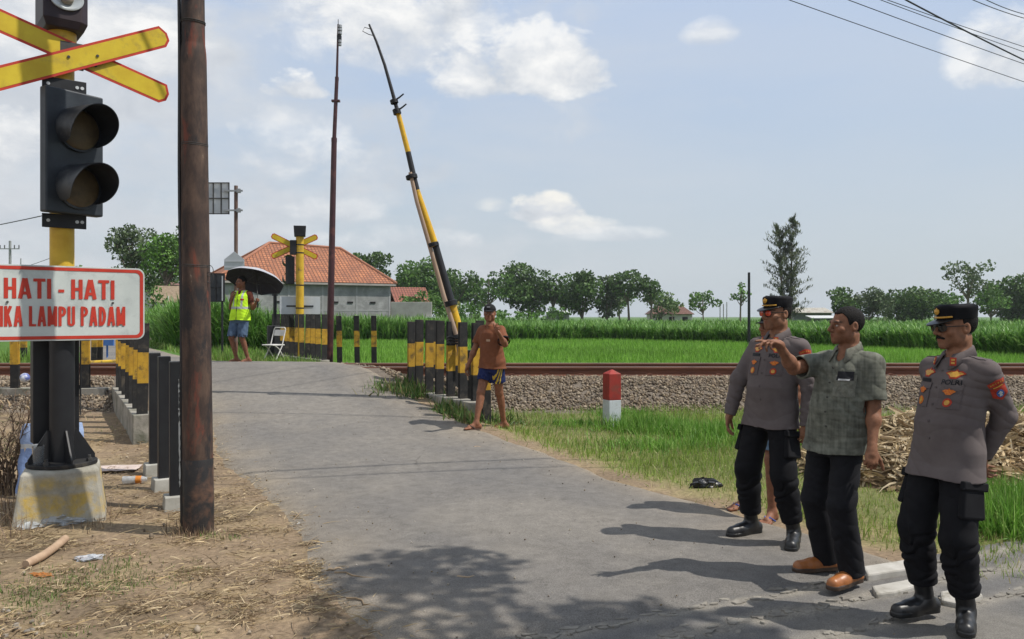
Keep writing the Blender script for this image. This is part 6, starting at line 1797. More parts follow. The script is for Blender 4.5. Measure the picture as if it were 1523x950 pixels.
def cargo(p, mat):
    S = p.s
    for nm, sg in (('r', -1), ('l', 1)):
        m_ = p.hipj[nm] + (p.kn[nm] - p.hipj[nm]) * .52; lean = nrm(p.hipj[nm] - p.kn[nm])
        mb = MB(); x_ = vec(sg, 0, 0); x_ = nrm(x_ - lean * (x_ @ lean)); y_ = np.cross(lean, x_)
        Rm = Matrix((tuple(x_), tuple(y_), tuple(lean))).transposed()
        c = m_ + x_ * .078 * S
        mb.box(c, (.045, .15, .19), Rm, taper=.85); o = mb.build('cargo_pocket', mat, p.t, bevel=.014, seg=3)
        mb = MB(); mb.box(c + x_ * .012 + lean * .07, (.034, .16, .045), Rm); mb.build('pocket_flap', mat, o, bevel=.008)

def belt(p, z): 
    pass

# ------------------------------------------------ A: officer with orange sunglasses
A = Person('person', 'capped officer in grey uniform shirt with orange sunglasses, left of the pointing man', (1112, 800), (1180, 817), -56, 1.715, hy=-66, hp=0, hip=(1147, 640), neck=(1156, 512), belly=.018, broad=1.06, foot_yaw=(-62, -25))
A.arm('r', (1091, 578), (1084, 622), True, True, palm=(.8, .5, 0), curl=.45)
A.arm('l', (1206, 585), (1199, 634), False, True, palm=(-.8, .5, 0), curl=.6)
A.body(eyes=False, stubble=.1)
A.shirt('uniform_shirt', UNI, .80 * A.s, 'long', .016, .012, 3, .0036)
officer_kit(A)
BUNCH = [(.0095, 5.0, .5, .0, .95)]
A.trousers('trousers', BLKC, .93 * A.s, .80, .098, .088, .072, BUNCH); cargo(A, BLKC)
for nm in ('r', 'l'): A.shoe(nm, 'boot', (.012, .012, .013), (.008, .008, .008), .17)
A.hair(False); A.police_cap(); A.glasses(ORLENS, GLFR, .025, .019)

# ------------------------------------------------ B: moustached officer
B = Person('person', 'moustached officer in grey uniform and black cap, hands behind his back, at the right', (1368, 922), (1437, 942), -72, 1.63, hy=-84, hp=3, hip=(1409, 740), neck=(1423, 548), belly=.014, broad=1.04, foot_yaw=(-72, -30))
B.arm('l', w_loc=(.05, .20, .90), pole=(.40, .8, -.1), hand=(-.75, .05, -.65), palm=(0, 1, 0), curl=.5)
B.arm('r', w_loc=(-.05, .215, .86), pole=(-.75, .6, 0), hand=(.8, .05, -.5), palm=(0, 1, 0), curl=.5)
B.body(eyes=False, stubble=.15)
B.shirt('uniform_shirt', UNI, .785 * B.s, 'long', .016, .014, 7, .0034)
officer_kit(B)
B.trousers('trousers', BLKC, .93 * B.s, .76, .098, .090, .074, [(.0105, 4.6, .9, -.1, .95)], seed=5); cargo(B, BLKC)
for nm in ('r', 'l'): B.shoe(nm, 'boot', (.011, .011, .012), (.008, .008, .008), .20)
B.hair(False); B.police_cap(); B.glasses(DKLENS, GLFR, .030, .018); B.moustache()

# ------------------------------------------------ C: pointing man
C = Person('person', 'bareheaded man in grey green short sleeved shirt pointing left, between the two officers', (1222, 856), (1262, 878), -58, 1.63, hy=-80, hp=0, hip=(1245, 700), neck=(1260, 528), belly=.012, foot_yaw=(-80, -55), skin=(.19, .088, .050))
C.arm('r', (1180, 548), (1158, 512), True, True, palm=(0, .15, -1), curl=[.10, .45, .75, .85], h_px=(1138, 506))
C.arm('l', (1300, 612), (1297, 668), True, True, palm=(-.7, .6, 0), curl=1.15)
def shirtC(vs):
    base = np.array([.125, .128, .104]); n = fbm(vs[:, 0] * 1 + vs[:, 1] * .6, vs[:, 2], 38, 301, 3) + .8 * fbm(vs[:, 0] * 3 + vs[:, 1] * 2, vs[:, 2] * .25, 30, 302, 3) + .7 * fbm(vs[:, 0] * .25, vs[:, 2] * 2.5, 30, 303, 3)
    return base * (1 + .42 * np.clip(n, -1, 1))[:, None]
C.body(eyes=1, stubble=.12)
C.shirt('checked_shirt', CLOTHA, .80 * C.s, 'short', .022, .016, 11, .0042, sl=.78, colfn=shirtC, vneck=.035, slr=.006)
SHC = M('grey_green_collar', (.19, .19, .155), (.12, .12, .098), 40, .85, .4, 300, .001, .2, rand=False)
C.collar(SHC, .066, .044, .048, .034, 26)
q_ = C.decal('chest_pocket', [(-.055, -.075), (.055, -.075), (.055, .055), (-.055, .055)], SHC, (float(C.cen(np.array(1.25))[0]) + .085, 0, 1.235 * C.s), (0, 1, 0), off=.003, thick=.003)
C.decal('black_pouch', RECT(.085, .05), BADGEBLK, (float(C.cen(np.array(1.25))[0]) + .085, 0, 1.285 * C.s), (0, 1, 0), q_, off=.007, thick=.006)
C.decal('pouch_label', RECT(.06, .010), M('pale_label', (.5, .5, .5), None, 9, .6), (float(C.cen(np.array(1.25))[0]) + .085, 0, 1.262 * C.s), (0, 1, 0), q_, off=.012, rings=2)
C.buttons(float(C.cen(np.array(1.2))[0]) + .003, [q * C.s for q in (1.33, 1.24, 1.15, 1.06, .97)], M('dark_button', (.05, .05, .045), None, 9, .4))
C.trousers('trousers', cloth('dark_trousers', (.013, .013, .016), (.009, .009, .011)), .92 * C.s, 1.05, .093, .082, .078, [(.004, 2.2, .4, .3, 1.0)], seed=9)
for nm in ('r', 'l'): C.shoe(nm, 'shoe', (.30, .105, .028), (.05, .03, .02), 0, .285, .040)
C.hair(True, .016, .0055)

# ------------------------------------------------ D: man in orange T-shirt
D = Person('person', 'man in orange T-shirt, navy striped shorts and black cap walking beside the striped posts', (705, 641), (746, 637), -42, 1.62, hy=-8, hp=2, h=.006, hip=(732, 550), neck=(729, 499), broad=1.03, foot_yaw=(-60, -70), skin=(.19, .082, .046))
D.arm('r', (702, 530), (693, 551), True, True, palm=(.8, .4, 0), curl=.6)
D.arm('l', (751, 512), (742, 496), True, True, palm=(.4, .2, 1), curl=[.2, .6, 1.0, 1.1], h_px=(736, 487))
D.body(eyes=1, bare_feet=True)
def tee(vs):
    c = np.tile(np.array([.175, .064, .031]), (len(vs), 1)); c = c * (1 + .12 * fbm(vs[:, 0] + vs[:, 1], vs[:, 2], 9, 311, 3))[:, None]
    return c
D.shirt('orange_tshirt', CLOTHA, .83 * D.s, 'short', .018, .012, 21, .005, sl=.74, colfn=tee, slr=.008, vneck=.012)
D.decal('chest_logo', RECT(.055, .028), M('pale_print', (.5, .33, .22), None, 9, .7), (float(D.cen(np.array(1.2))[0]) + .06, 0, 1.22 * D.s), (0, 1, 0), off=.003, rings=2)
d_ = D.el['l'] - D.sh['l']; e_ = D.sh['l'] + d_ * .76
mb = MB(); rr_ = [];  u_ = Vector(nrm(d_)); v_ = u_.orthogonal().normalized(); w_ = u_.cross(v_)
for off_ in (-.012, .012):
    rr_.append([Vector(e_) + u_ * off_ + (v_ * math.cos(a) + w_ * math.sin(a)) * .083 for a in np.linspace(0, 2 * math.pi, 25)[:-1]])
mb.loft(rr_, False); o = mb.build('sleeve_hem', BLKC, D.shirt_o, True); m_ = o.modifiers.new('thick', 'SOLIDIFY'); m_.thickness = .006
def shortsD(vs):
    c = np.tile(np.array([.014, .022, .085]), (len(vs), 1)); a = vs[:, 1] - float(D.pel[1])
    for y0 in (-.045, -.018, .009): c[(np.abs(a - y0) < .007) & (vs[:, 0] > D.pel[0] + .05)] = (.52, .36, .05)
    for y0 in (-.045, -.018, .009): c[(np.abs(a - y0) < .007) & (vs[:, 0] < D.pel[0] - .05)] = (.52, .36, .05)
    return c
D.trousers('striped_shorts', CLOTHA, .93 * D.s, None, .098, .098, .07, None, .62, 4, .004, shortsD)
D.flipflop('r', (.10, .06, .045), (.07, .045, .04)); D.flipflop('l', (.10, .06, .045), (.07, .045, .04))
D.hair(False)
def ball_cap(p, mat, logo=None):
    S = p.s; c = p.hc; V = Vol(c - .17, c + .2, .004); V.ell(p.H2L((0, .016, .045)), vec(.086, .108, .085) * S, 0, 'add', p.Rh)
    def cut(X, Y, Z):
        q = [X - c[0], Y - c[1], Z - c[2]]; z = sum(p.Rh[j, 2] * q[j] for j in range(3)) / S; return (.042 - z) * S
    V.op(cut, V.lo, V.lo + V.n * V.h, 0, 'int'); vs, q = V.mesh(); cp = np_mesh('cap', vs, q, mat=mat, smooth=True, parent=p.t)
    mb = MB(); rows = []
    for j in range(6):
        row = []
        for i in range(21):
            th = R(-62 + 124 * i / 20); ex = .072 * max(0, math.cos(th * 1.25)) ** .55 * j / 5; row.append(p.hpt((.083 * math.sin(th), .014 - .104 * math.cos(th) - ex, .046 - .22 * ex + .012 * math.cos(th * 1.3) - .012)))
        rows.append(row)
    mb.loft(rows, False, closed=False); o = mb.build('visor', mat, cp, True); m_ = o.modifiers.new('thick', 'SOLIDIFY'); m_.thickness = .004
    mb = MB(); mb.ball(p.hpt((0, .016, .131)), .008, 10, 6); mb.build('cap_button', mat, cp, True)
    if logo:
        mb = MB(); mb.add([p.hpt(q) for q in ((-.024, -.0905, .080), (.024, -.0905, .080), (.022, -.084, .096), (-.022, -.084, .096))], [(0, 1, 2, 3)]); mb.build('cap_logo', logo, cp)
ball_cap(D, cloth('dark_cap', (.016, .015, .016), (.010, .010, .011)), M('grey_print', (.18, .18, .19), None, 9, .7))
mb = MB(); wp = Vector(D.world(D.wr['r'] + D.hd['r'] * .08)); mb.tube([(0, 0, .10), (.03, .0, -.12)], [.010, .008], 8); o = mb.build('wooden_stick', M('dry_stick', (.46, .33, .22)), None, True); o.location = wp; tag(o, 'short pale stick held in the hanging hand of the man in orange', 'stick')

# ------------------------------------------------ E: man in yellow vest under the umbrella
E_ = Person('person', 'barefoot man in yellow reflective vest and denim shorts standing under an umbrella', (349, 539, 15.4), (366, 539, 15.4), -12, 1.64, hy=-36, hp=0, h=.008, hip=(357, 478), neck=(359, 438), foot_yaw=(-75, -50), skin=(.16, .068, .038))
E_.arm('r', (343, 461), (345, 443), True, True, palm=(.5, .8, 0), curl=.7, h_px=(346, 434))
E_.arm('l', (377, 461), (382, 449), True, True, palm=(0, -.2, 1), curl=1.3, h_px=(384, 446))
E_.body(eyes=1, bare_feet=True)
def under(vs): return np.tile(np.array([.10, .03, .02]), (len(vs), 1))
E_.shirt('dark_tshirt', CLOTHA, .90 * E_.s, 'short', .010, .004, 31, .003, sl=.6, colfn=under)
S_ = E_.s
def vestc(vs):
    c = np.tile(np.array([.50, .80, .03]), (len(vs), 1)); x = vs[:, 0] - E_.cen(vs[:, 2])[0]; z = vs[:, 2] / S_
    g = np.array([.40, .42, .40])
    c[np.abs(z - 1.085) < .022] = g; c[(np.abs(np.abs(x) - .085) < .017) & (z > 1.1)] = g
    c[(np.abs(x) < .006) & (vs[:, 1] < E_.cen(vs[:, 2])[1])] = (.05, .07, .03)
    return c
E_.shirt('reflective_vest', CLOTHA, .84 * S_, 'none', .024, .014, 33, .004, colfn=vestc, neckr=.07, vneck=.06)
E_.decal('vest_tag', RECT(.07, .03), REDB, (float(E_.cen(np.array(1.2))[0]) + .09, 0, 1.25 * S_), (0, 1, 0), off=.004, rings=2)
E_.trousers('denim_shorts', cloth('denim', (.085, .13, .20), (.055, .085, .14), 14), .92 * S_, None, .098, .096, .07, None, .95, 8, .004)
E_.hair(True, 0, .012)
# umbrella
um = thing('umbrella', 'black umbrella with silvery outside held over the man in the yellow vest', 'umbrella', E_.world(E_.wr['l'] + E_.hd['l'] * .07))
hub = np.array(P(382, 407, 15.8)[:]) - np.array(um.location); axd = nrm(vec(.10, .42, .9)); ux = nrm(np.cross(axd, (0, 1, 0))); uy = np.cross(axd, ux)
def ucan(r_off):
    rows = []
    for j in range(9):
        q = j / 8; row = []
        for i in range(48):
            a = 2 * math.pi * i / 48; seg = (i % 6) / 6; sc = 1 - .055 * math.sin(math.pi * seg) * q ** 2
            rad = .57 * math.sin(q * 1.25) / math.sin(1.25) * sc; hh = .19 * (math.cos(q * 1.25) - 1) / (1 - math.cos(1.25)) * 1.0
            row.append(Vector(hub + ux * rad * math.cos(a) + uy * rad * math.sin(a) + axd * (hh + .02 * math.sin(math.pi * seg) * q + r_off)))
        rows.append(row)
    return rows
mb = MB(); mb.loft(ucan(0.0), False); mb.build('canopy_lining', M('umbrella_navy', (.030, .030, .044), (.020, .020, .030), 5, .7), um, True)
mb = MB(); mb.loft(ucan(.006), False); mb.build('canopy', M('umbrella_silver', (.42, .42, .44), (.34, .34, .37), 5, .5), um, True)
mb = MB(); mb.tube([Vector(hub + axd * .08), Vector(hub - axd * .02), Vector((0, 0, .03)), Vector((0, 0, -.10))], .008, 8); mb.build('shaft', STEELD, um, True)
mb = MB(); mb.tube([(0, 0, -.02), (0, 0, -.13)], .015, 10); mb.build('handle', BLK, um, True)
for i in range(8):
    a = 2 * math.pi * i / 8; tip = hub + ux * .57 * math.cos(a) + uy * .57 * math.sin(a) - axd * .19; mid = hub + ux * .33 * math.cos(a) + uy * .33 * math.sin(a) - axd * .065
    mb = MB(); mb.tube([Vector(hub - axd * .01), Vector(mid - axd * .012), Vector(tip - axd * .005)], .004, 5); mb.tube([Vector(mid - axd * .012), Vector(hub - axd * .22)], .0035, 5); mb.build('rib', STEELD, um)

# ------------------------------------------------ F: man half hidden behind officer A
F_ = Person('person', 'man in orange vest and flip flops mostly hidden behind the officer with orange sunglasses', (1103, 757), (1146, 776), -60, 1.64, hy=-62, hp=0, h=.0055, hip=(1146, 640), neck=(1148, 520), foot_yaw=(-70, -40), skin=(.19, .084, .048))
F_.arm('r', el=(-.1, .1, -1), wr=(.0, -.15, -1), palm=(.8, .3, 0), curl=.5)
F_.arm('l', el=(.15, .15, -1), wr=(.0, -.15, -1), palm=(-.8, .3, 0), curl=.5)
F_.body(eyes=1, bare_feet=True)
def vestF(vs):
    c = np.tile(np.array([.55, .10, .025]), (len(vs), 1)); z = vs[:, 2] / F_.s; c[(np.abs(z - 1.10) < .02) | (np.abs(z - 1.22) < .012)] = (.55, .55, .52); return c
F_.shirt('orange_vest', CLOTHA, .84 * F_.s, 'short', .016, .01, 41, .004, sl=.7, colfn=vestF)
F_.trousers('denim_shorts', cloth('pale_denim', (.16, .24, .33), (.10, .16, .23), 14), .92 * F_.s, None, .098, .090, .07, None, .85, 8, .004)
F_.flipflop('r', (.06, .06, .07), (.05, .08, .30)); F_.flipflop('l', (.45, .47, .50), (.06, .10, .36)); F_.hair(False)
ball_cap(F_, BLKC)
# ================================================================ VEGETATION
GRASS = leafmat('grass_blades', .55, .3, .2)
CANE = leafmat('cane_leaves', .45, .3, .2)
CROWN = leafmat('tree_leaves', .55, .25, .25)
BARK = M('tree_bark', (.17, .14, .11), (.10, .08, .06), 6, .9, .4, 30, .02)
DRY = leafmat('dry_leaves', .75, .2, .25)

def pal(p, n, rg, lo=.75, hi=1.25):
    p = np.array(p); return p[rg.integers(0, len(p), n)] * rg.uniform(lo, hi, (n, 1))

def tufts(name, x, y, h, w, cols, rg, mat=GRASS, lean=.45, droop=.8, seg=2, dz=-.01, z=None):
    N = len(x)
    a = rg.uniform(0, 2 * np.pi, N); l = np.abs(rg.normal(0, lean, N))
    d = np.stack([np.cos(a) * np.sin(l), np.sin(a) * np.sin(l), np.cos(l)], 1)
    base = np.stack([x, y, (gz(x, y) if z is None else z) + dz], 1)
    V, q, c = strips(base, d, h, w, cols, droop * rg.uniform(.3, 1.2, N), seg, twist=rg.uniform(-1, 1, N))
    # blade roots are paler than tips only through light; one colour per blade
    return np_mesh(name, V, q, mat=mat, cols=c)

rg = np.random.default_rng(101)
# ---- mown verge on the right: short mixed grass, thin near the asphalt, lush by the ballast
N = 150000
x = rg.uniform(-.6, 11.5, N); y = rg.uniform(3.6, 13.0, N)
n_ = nroad(x, y); f = fbm(x, y, .9, 81); f2 = fbm(x, y, 3.2, 82)
u = x / y
ok = (u < .70) & (y < 12.65 + .35 * f2)
edge = n_ - (4.86 + .22 * f2)
dens = sstep(0, .6, edge) * (.30 + .70 * sstep(-.45, .25, f + .45 * f2))
ok &= rg.uniform(0, 1, N) < dens * np.clip(9.0 / y, .55, 1.6)
# leave the husk heap's foot a little bare
x, y, f, f2, edge = x[ok], y[ok], f[ok], f2[ok], edge[ok]
n = len(x)
g_live = pal([[.18, .28, .04], [.23, .34, .055], [.14, .23, .035], [.27, .33, .08]], n, rg)
g_dry = pal([[.42, .36, .17], [.34, .31, .13], [.46, .39, .22]], n, rg)
dry = rg.uniform(0, 1, n) < np.clip(.36 - .5 * f - .25 * f2 - .10 * edge, .06, .9)
cols = np.where(dry[:, None], g_dry, g_live)
h = rg.uniform(.035, .10, n) * (1 + .5 * sstep(0, .5, f)) * np.where(edge > 3.3, 1.5, 1)
tag(tufts('verge_grass', x, y, h, rg.uniform(.004, .008, n) * (1 + .02 * y), cols, rg, lean=.6), kind='stuff')
# ---- tall lush grass strip against the ballast, and clumps beside the marker post and at the right edge
def lush(name, boxes, rg, hmin, hmax, wid=.011):
    X, Y, H = [], [], []
    for (px, py, rx, ry, cnt, hs) in boxes:
        v = G(px, py); q = rg.normal(0, 1, (cnt, 2)) * .55
        X.append(v.x + q[:, 0] * rx); Y.append(v.y + q[:, 1] * ry); H.append(rg.uniform(hmin, hmax, cnt) * hs)
    X, Y, H = map(np.concatenate, (X, Y, H)); n = len(X)
    k = nroad(X, Y) > 5.05; X, Y, H = X[k], Y[k], H[k]; n = len(X)
    return tag(tufts(name, X, Y, H, rg.uniform(wid * .7, wid * 1.3, n), pal([[.13, .29, .035], [.10, .23, .03], [.19, .36, .055], [.24, .36, .09]], n, rg), rg, lean=.5, droop=1.3, seg=3), kind='stuff')
lush('tall_grass', [(960, 640, .55, .30, 1500, 1), (1030, 645, .8, .30, 2000, .85), (1075, 650, .5, .3, 900, .9), (990, 665, .8, .35, 1000, .6), (1340, 690, .8, .4, 900, .8), (1180, 660, 1.0, .35, 1500, .8),
                    (1495, 790, .28, .25, 1500, 1.2), (1505, 760, .25, .3, 1200, 1.2), (1460, 640, .5, .4, 700, 1), (1310, 655, .4, .3, 500, .9), (860, 632, .6, .25, 500, .5), (930, 618, .5, .2, 500, .6)], rg, .12, .30)
# ---- weeds along the wall on the right of the road, and at the road edge
X, Y, Z = [], [], []
for (px, py, cnt, r_) in ((608, 577, 240, .16), (590, 585, 160, .2), (620, 590, 160, .14), (655, 600, 240, .13), (668, 612, 260, .13), (686, 618, 220, .12), (700, 628, 160, .10), (640, 592, 140, .14), (735, 632, 60, .12), (760, 632, 120, .2), (570, 578, 80, .15)):
    v = G(px, py); q = rg.normal(0, 1, (cnt, 2)) * r_; X.append(v.x + q[:, 0]); Y.append(v.y + q[:, 1])
X, Y = np.concatenate(X), np.concatenate(Y); n = len(X)
tag(tufts('wall_weeds', X, Y, rg.uniform(.06, .22, n), rg.uniform(.012, .03, n), pal([[.09, .17, .035], [.06, .12, .03], [.13, .20, .05], [.25, .22, .10]], n, rg), rg, lean=.8, droop=1.2, dz=.01), kind='stuff')
# ---- left verge: sparse green tufts, straw and chaff on the dirt
X, Y, H = [], [], []
for (px, py, cnt, r_, hs) in ((90, 870, 1300, .20, .8), (160, 870, 600, .13, .8), (165, 845, 450, .12, .9), (60, 890, 700, .15, .8), (230, 865, 250, .15, .7), (290, 850, 70, .05, .9), (60, 905, 260, .14, .6), (290, 945, 60, .05, .6), (110, 940, 160, .08, .7), (310, 800, 120, .05, 1.2), (345, 800, 60, .04, 1.0), (290, 835, 30, .03, .8), (130, 640, 160, .4, 1), (140, 610, 200, .5, 1), (190, 640, 60, .25, 1), (200, 875, 60, .05, .7), (230, 930, 60, .05, .6), (20, 880, 160, .1, .7), (228, 600, 60, .2, .9)):
    v = G(px, py); q = rg.normal(0, 1, (cnt, 2)) * r_; X.append(v.x + q[:, 0]); Y.append(v.y + q[:, 1]); H.append(rg.uniform(.02, .06, cnt) * hs)
X, Y, H = map(np.concatenate, (X, Y, H)); n = len(X)
tag(tufts('dirt_tufts', X, Y, H, rg.uniform(.004, .008, n), pal([[.11, .18, .04], [.15, .21, .06], [.09, .15, .035], [.27, .24, .12]], n, rg), rg, lean=.9, droop=1.2), kind='stuff')
N = 50000
x = rg.uniform(-8.5, 0.3, N); y = 2.6 + 8.2 * rg.uniform(0, 1, N) ** 1.5
n_ = nroad(x, y); f = fbm(x, y, 1.3, 91); f2 = fbm(x, y, 4, 92)
ok = (np.abs(x / y) < .70) & (n_ < 1.75 + .5 * f2 + .25 * (y > 8)) & (rg.uniform(0, 1, N) < .20 + .75 * sstep(-.15, .4, f + .5 * f2) + .5 * np.exp(-((n_ - 1.15) / .4) ** 2) * (f2 > -.1)) & (n_ + 0 * y > -9)
ok |= (np.abs(x / y) < .70) & (n_ < 2.5) & (rg.uniform(0, 1, N) < .012)
x, y = x[ok], y[ok]
for (px, py) in [(rg.uniform(300, 500), rg.uniform(730, 945)) for _ in range(46)] + [(rg.uniform(10, 300), rg.uniform(640, 945)) for _ in range(60)]:
    v_ = G(px, py); m_ = int(rg.uniform(25, 130)); s_ = rg.uniform(.03, .10)
    if nroad(v_.x, v_.y) < 1.9: x = np.concatenate([x, v_.x + rg.normal(0, s_ * 1.5, m_)]); y = np.concatenate([y, v_.y + rg.normal(0, s_, m_)])
n = len(x)
a = rg.uniform(0, 2 * np.pi, n); tl = rg.uniform(-.05, .32, n)
d = np.stack([np.cos(a) * np.cos(tl), np.sin(a) * np.cos(tl), np.sin(tl)], 1)
L = rg.uniform(.02, .12, n) * rg.uniform(.4, 1.2, n) * (1 + 1.3 * (rg.uniform(0, 1, n) < .05))
V, q, c = strips(np.stack([x, y, gz(x, y) + .012 + rg.uniform(0, .012, n)], 1), d, L, rg.uniform(.002, .009, n), pal([[.40, .31, .18], [.50, .40, .25], [.32, .24, .145], [.22, .155, .095], [.36, .265, .14], [.27, .195, .12]], n, rg), .5, 3, twist=rg.uniform(-1.5, 1.5, n))
tag(np_mesh('straw_litter', V, q, mat=DRY, cols=c), kind='stuff')
N = 1500
x = rg.uniform(-8, .3, N); y = 2.7 + 7 * rg.uniform(0, 1, N) ** 1.6; n_ = nroad(x, y)
ok = (np.abs(x / y) < .7) & (n_ < 1.7 + .3 * fbm(x, y, 3, 93)); x, y = x[ok], y[ok]; n = len(x)
sz = rg.uniform(.004, .014, n) * np.where(rg.uniform(0, 1, n) < .06, 2.0, 1)
tag(stones('dirt_pebbles', np.stack([x, y, gz(x, y) + sz * .3 + .008], 1), sz, pal([[.27, .21, .15], [.23, .18, .125], [.33, .27, .20], [.20, .155, .11]], n, rg), attrmat('pebble', .9, .25, 60), rg), kind='stuff')
# grey stones at the lower left corner
X, Y = [], []
for px, py, cnt in ((12, 938, 9), (55, 943, 6), (30, 915, 4)):
    v = G(px, py); q = rg.normal(0, .06, (cnt, 2)); X.append(v.x + q[:, 0]); Y.append(v.y + q[:, 1])
X, Y = np.concatenate(X), np.concatenate(Y); n = len(X)
tag(stones('corner_stones', np.stack([X, Y, gz(X, Y) + .014], 1), rg.uniform(.008, .022, n), pal([[.22, .19, .155], [.17, .15, .125]], n, rg), attrmat('pebble', .9, .25, 60), rg), kind='stuff')
# road grit
N = 1500
x = rg.uniform(-4, 3.4, N); y = rg.uniform(3.9, 12, N); n_ = nroad(x, y)
ok = (n_ > 1.7) & (n_ < 5) & ((rg.uniform(0, 1, N) < .25) | (np.abs(n_ - 4.8) < .25) | (n_ < 2.2)); x, y = x[ok], y[ok]; n = len(x)
tag(stones('road_grit', np.stack([x, y, gz(x, y) + .028 + .018 * np.exp(-((n_[ok] - 3.3) / 1.4) ** 2)], 1), rg.uniform(.003, .008, n), pal([[.30, .26, .20], [.12, .10, .08], [.42, .38, .32], [.2, .15, .09]], n, rg), attrmat('pebble', .9, .25, 60), rg), kind='stuff')

# ---- dry bush at the far left edge
def dry_bush():
    v = G(2, 742); t = thing('dry_bush', 'dead brown twiggy bush at the left edge beside the blue sack', 'bush', (v.x - .12, v.y + .25, v.z))
    mb = MB(); r = random.Random(4); tips = []
    for k in range(46):
        a = r.uniform(0, 6.28); sp = r.uniform(.1, .75); p = Vector((r.uniform(-.12, .12), r.uniform(-.12, .12), 0)); d = Vector((math.cos(a) * sp, math.sin(a) * sp, 1)).normalized()
        pts = [p]
        for q in range(6):
            p = p + d * r.uniform(.10, .19); d = (d + Vector((r.uniform(-.4, .4), r.uniform(-.4, .4), r.uniform(-.25, .15)))).normalized(); pts.append(p)
            if q > 1: tips.append((p.copy(), d.copy()))
        mb.tube(pts, [.008 * (1 - .12 * i) for i in range(len(pts))], 5, False)
    for p, d in tips:
        for _ in range(3):
            dd = (d + Vector((r.uniform(-1, 1), r.uniform(-1, 1), r.uniform(-.6, .6)))).normalized()
            mb.tube([p, p + dd * r.uniform(.06, .16)], [.0035, .0015], 4, False)
    mb.build('stems', M('dead_twig', (.16, .115, .08), (.10, .07, .05), 8, .9), t)
    rr = np.random.default_rng(5); P_ = np.array([p[:] for p, d in tips]); P_ = np.repeat(P_, 5, 0) + rr.normal(0, .05, (len(P_) * 5, 3)); n = len(P_)
    d = rr.normal(0, 1, (n, 3)); d /= np.linalg.norm(d, axis=1, keepdims=True)
    V, q, c = strips(P_, d, rr.uniform(.03, .09, n), rr.uniform(.008, .02, n), pal([[.22, .15, .09], [.15, .10, .065], [.30, .22, .13], [.12, .12, .05]], n, rr), .6, 2)
    np_mesh('dry_leaves', V, q, mat=DRY, cols=c, parent=t)
dry_bush()
# dry stalks in the lower left corner and at the foot of the pole
X, Y, H = [], [], []
for px, py, cnt, r_, hh in ((8, 780, 60, .07, .5), (20, 800, 40, .08, .25), (275, 792, 130, .05, .15), (300, 796, 120, .06, .10), (285, 800, 80, .08, .12), (150, 770, 60, .07, .16), (140, 785, 40, .08, .10), (40, 770, 40, .07, .14)):
    v = G(px, py); q = rg.normal(0, 1, (cnt, 2)) * r_; X.append(v.x + q[:, 0]); Y.append(v.y + q[:, 1]); H.append(rg.uniform(.4, 1, cnt) * hh)
X, Y, H = map(np.concatenate, (X, Y, H)); n = len(X)
tag(tufts('dry_stalks', X, Y, H, rg.uniform(.003, .008, n), pal([[.36, .27, .16], [.26, .18, .11], [.16, .11, .08]], n, rg), rg, mat=DRY, lean=.6, droop=.7), kind='stuff')

# ---- heap of dry maize leaves on the right
rr = np.random.default_rng(44); N = 5200
ctr = np.array([4.75, 8.35]); q = rr.uniform(-1, 1, (N, 2)); q = q[(q ** 2).sum(1) < 1]; N = len(q)
x = ctr[0] + q[:, 0] * 1.75; y = ctr[1] + q[:, 1] * 1.1; r2 = (q ** 2).sum(1)
lump = .5 + .5 * np.sin(x * 3.1 + 1) * np.sin(y * 3.7)
hgt = (1 - r2) ** .7 * (.42 + .26 * lump)
z = gz(x, y) + hgt * rr.uniform(.75, 1.0, N)
a = rr.uniform(0, 2 * np.pi, N); tl = rr.normal(.05, .35, N)
d = np.stack([np.cos(a) * np.cos(tl), np.sin(a) * np.cos(tl), np.sin(tl)], 1)
V, qd, c = strips(np.stack([x, y, z], 1) - d * .15, d, rr.uniform(.22, .55, N), rr.uniform(.014, .042, N), pal([[.52, .41, .25], [.62, .51, .34], [.40, .30, .17], [.26, .18, .10], [.48, .37, .22]], N, rr, .7, 1.15), .9, 4, twist=rr.uniform(-1.3, 1.3, N))
tag(np_mesh('maize_husk_heap', V, qd, mat=DRY, cols=c), 'heap of dry tan maize leaves on the grass behind the officers on the right', 'husk heap', None, 'stuff')
gx_, gy_ = np.meshgrid(np.linspace(-1, 1, 40), np.linspace(-1, 1, 40), indexing='ij'); X = ctr[0] + gx_ * 1.75; Y = ctr[1] + gy_ * 1.1
r2 = np.clip(gx_ ** 2 + gy_ ** 2, 0, 1); Z = gz(X, Y) - .03 + (1 - r2) ** .7 * (.42 + .26 * (.5 + .5 * np.sin(X * 3.1 + 1) * np.sin(Y * 3.7))) * .86
I = np.arange(1600).reshape(40, 40)
o = np_mesh('husk_mound', np.stack([X, Y, Z], -1).reshape(-1, 3), np.stack([I[:-1, :-1], I[1:, :-1], I[1:, 1:], I[:-1, 1:]], -1).reshape(-1, 4), mat=M('husk_core', (.20, .14, .08), (.12, .085, .05), 12, .95, .6, 30, .03), smooth=True); tag(o, kind='stuff')

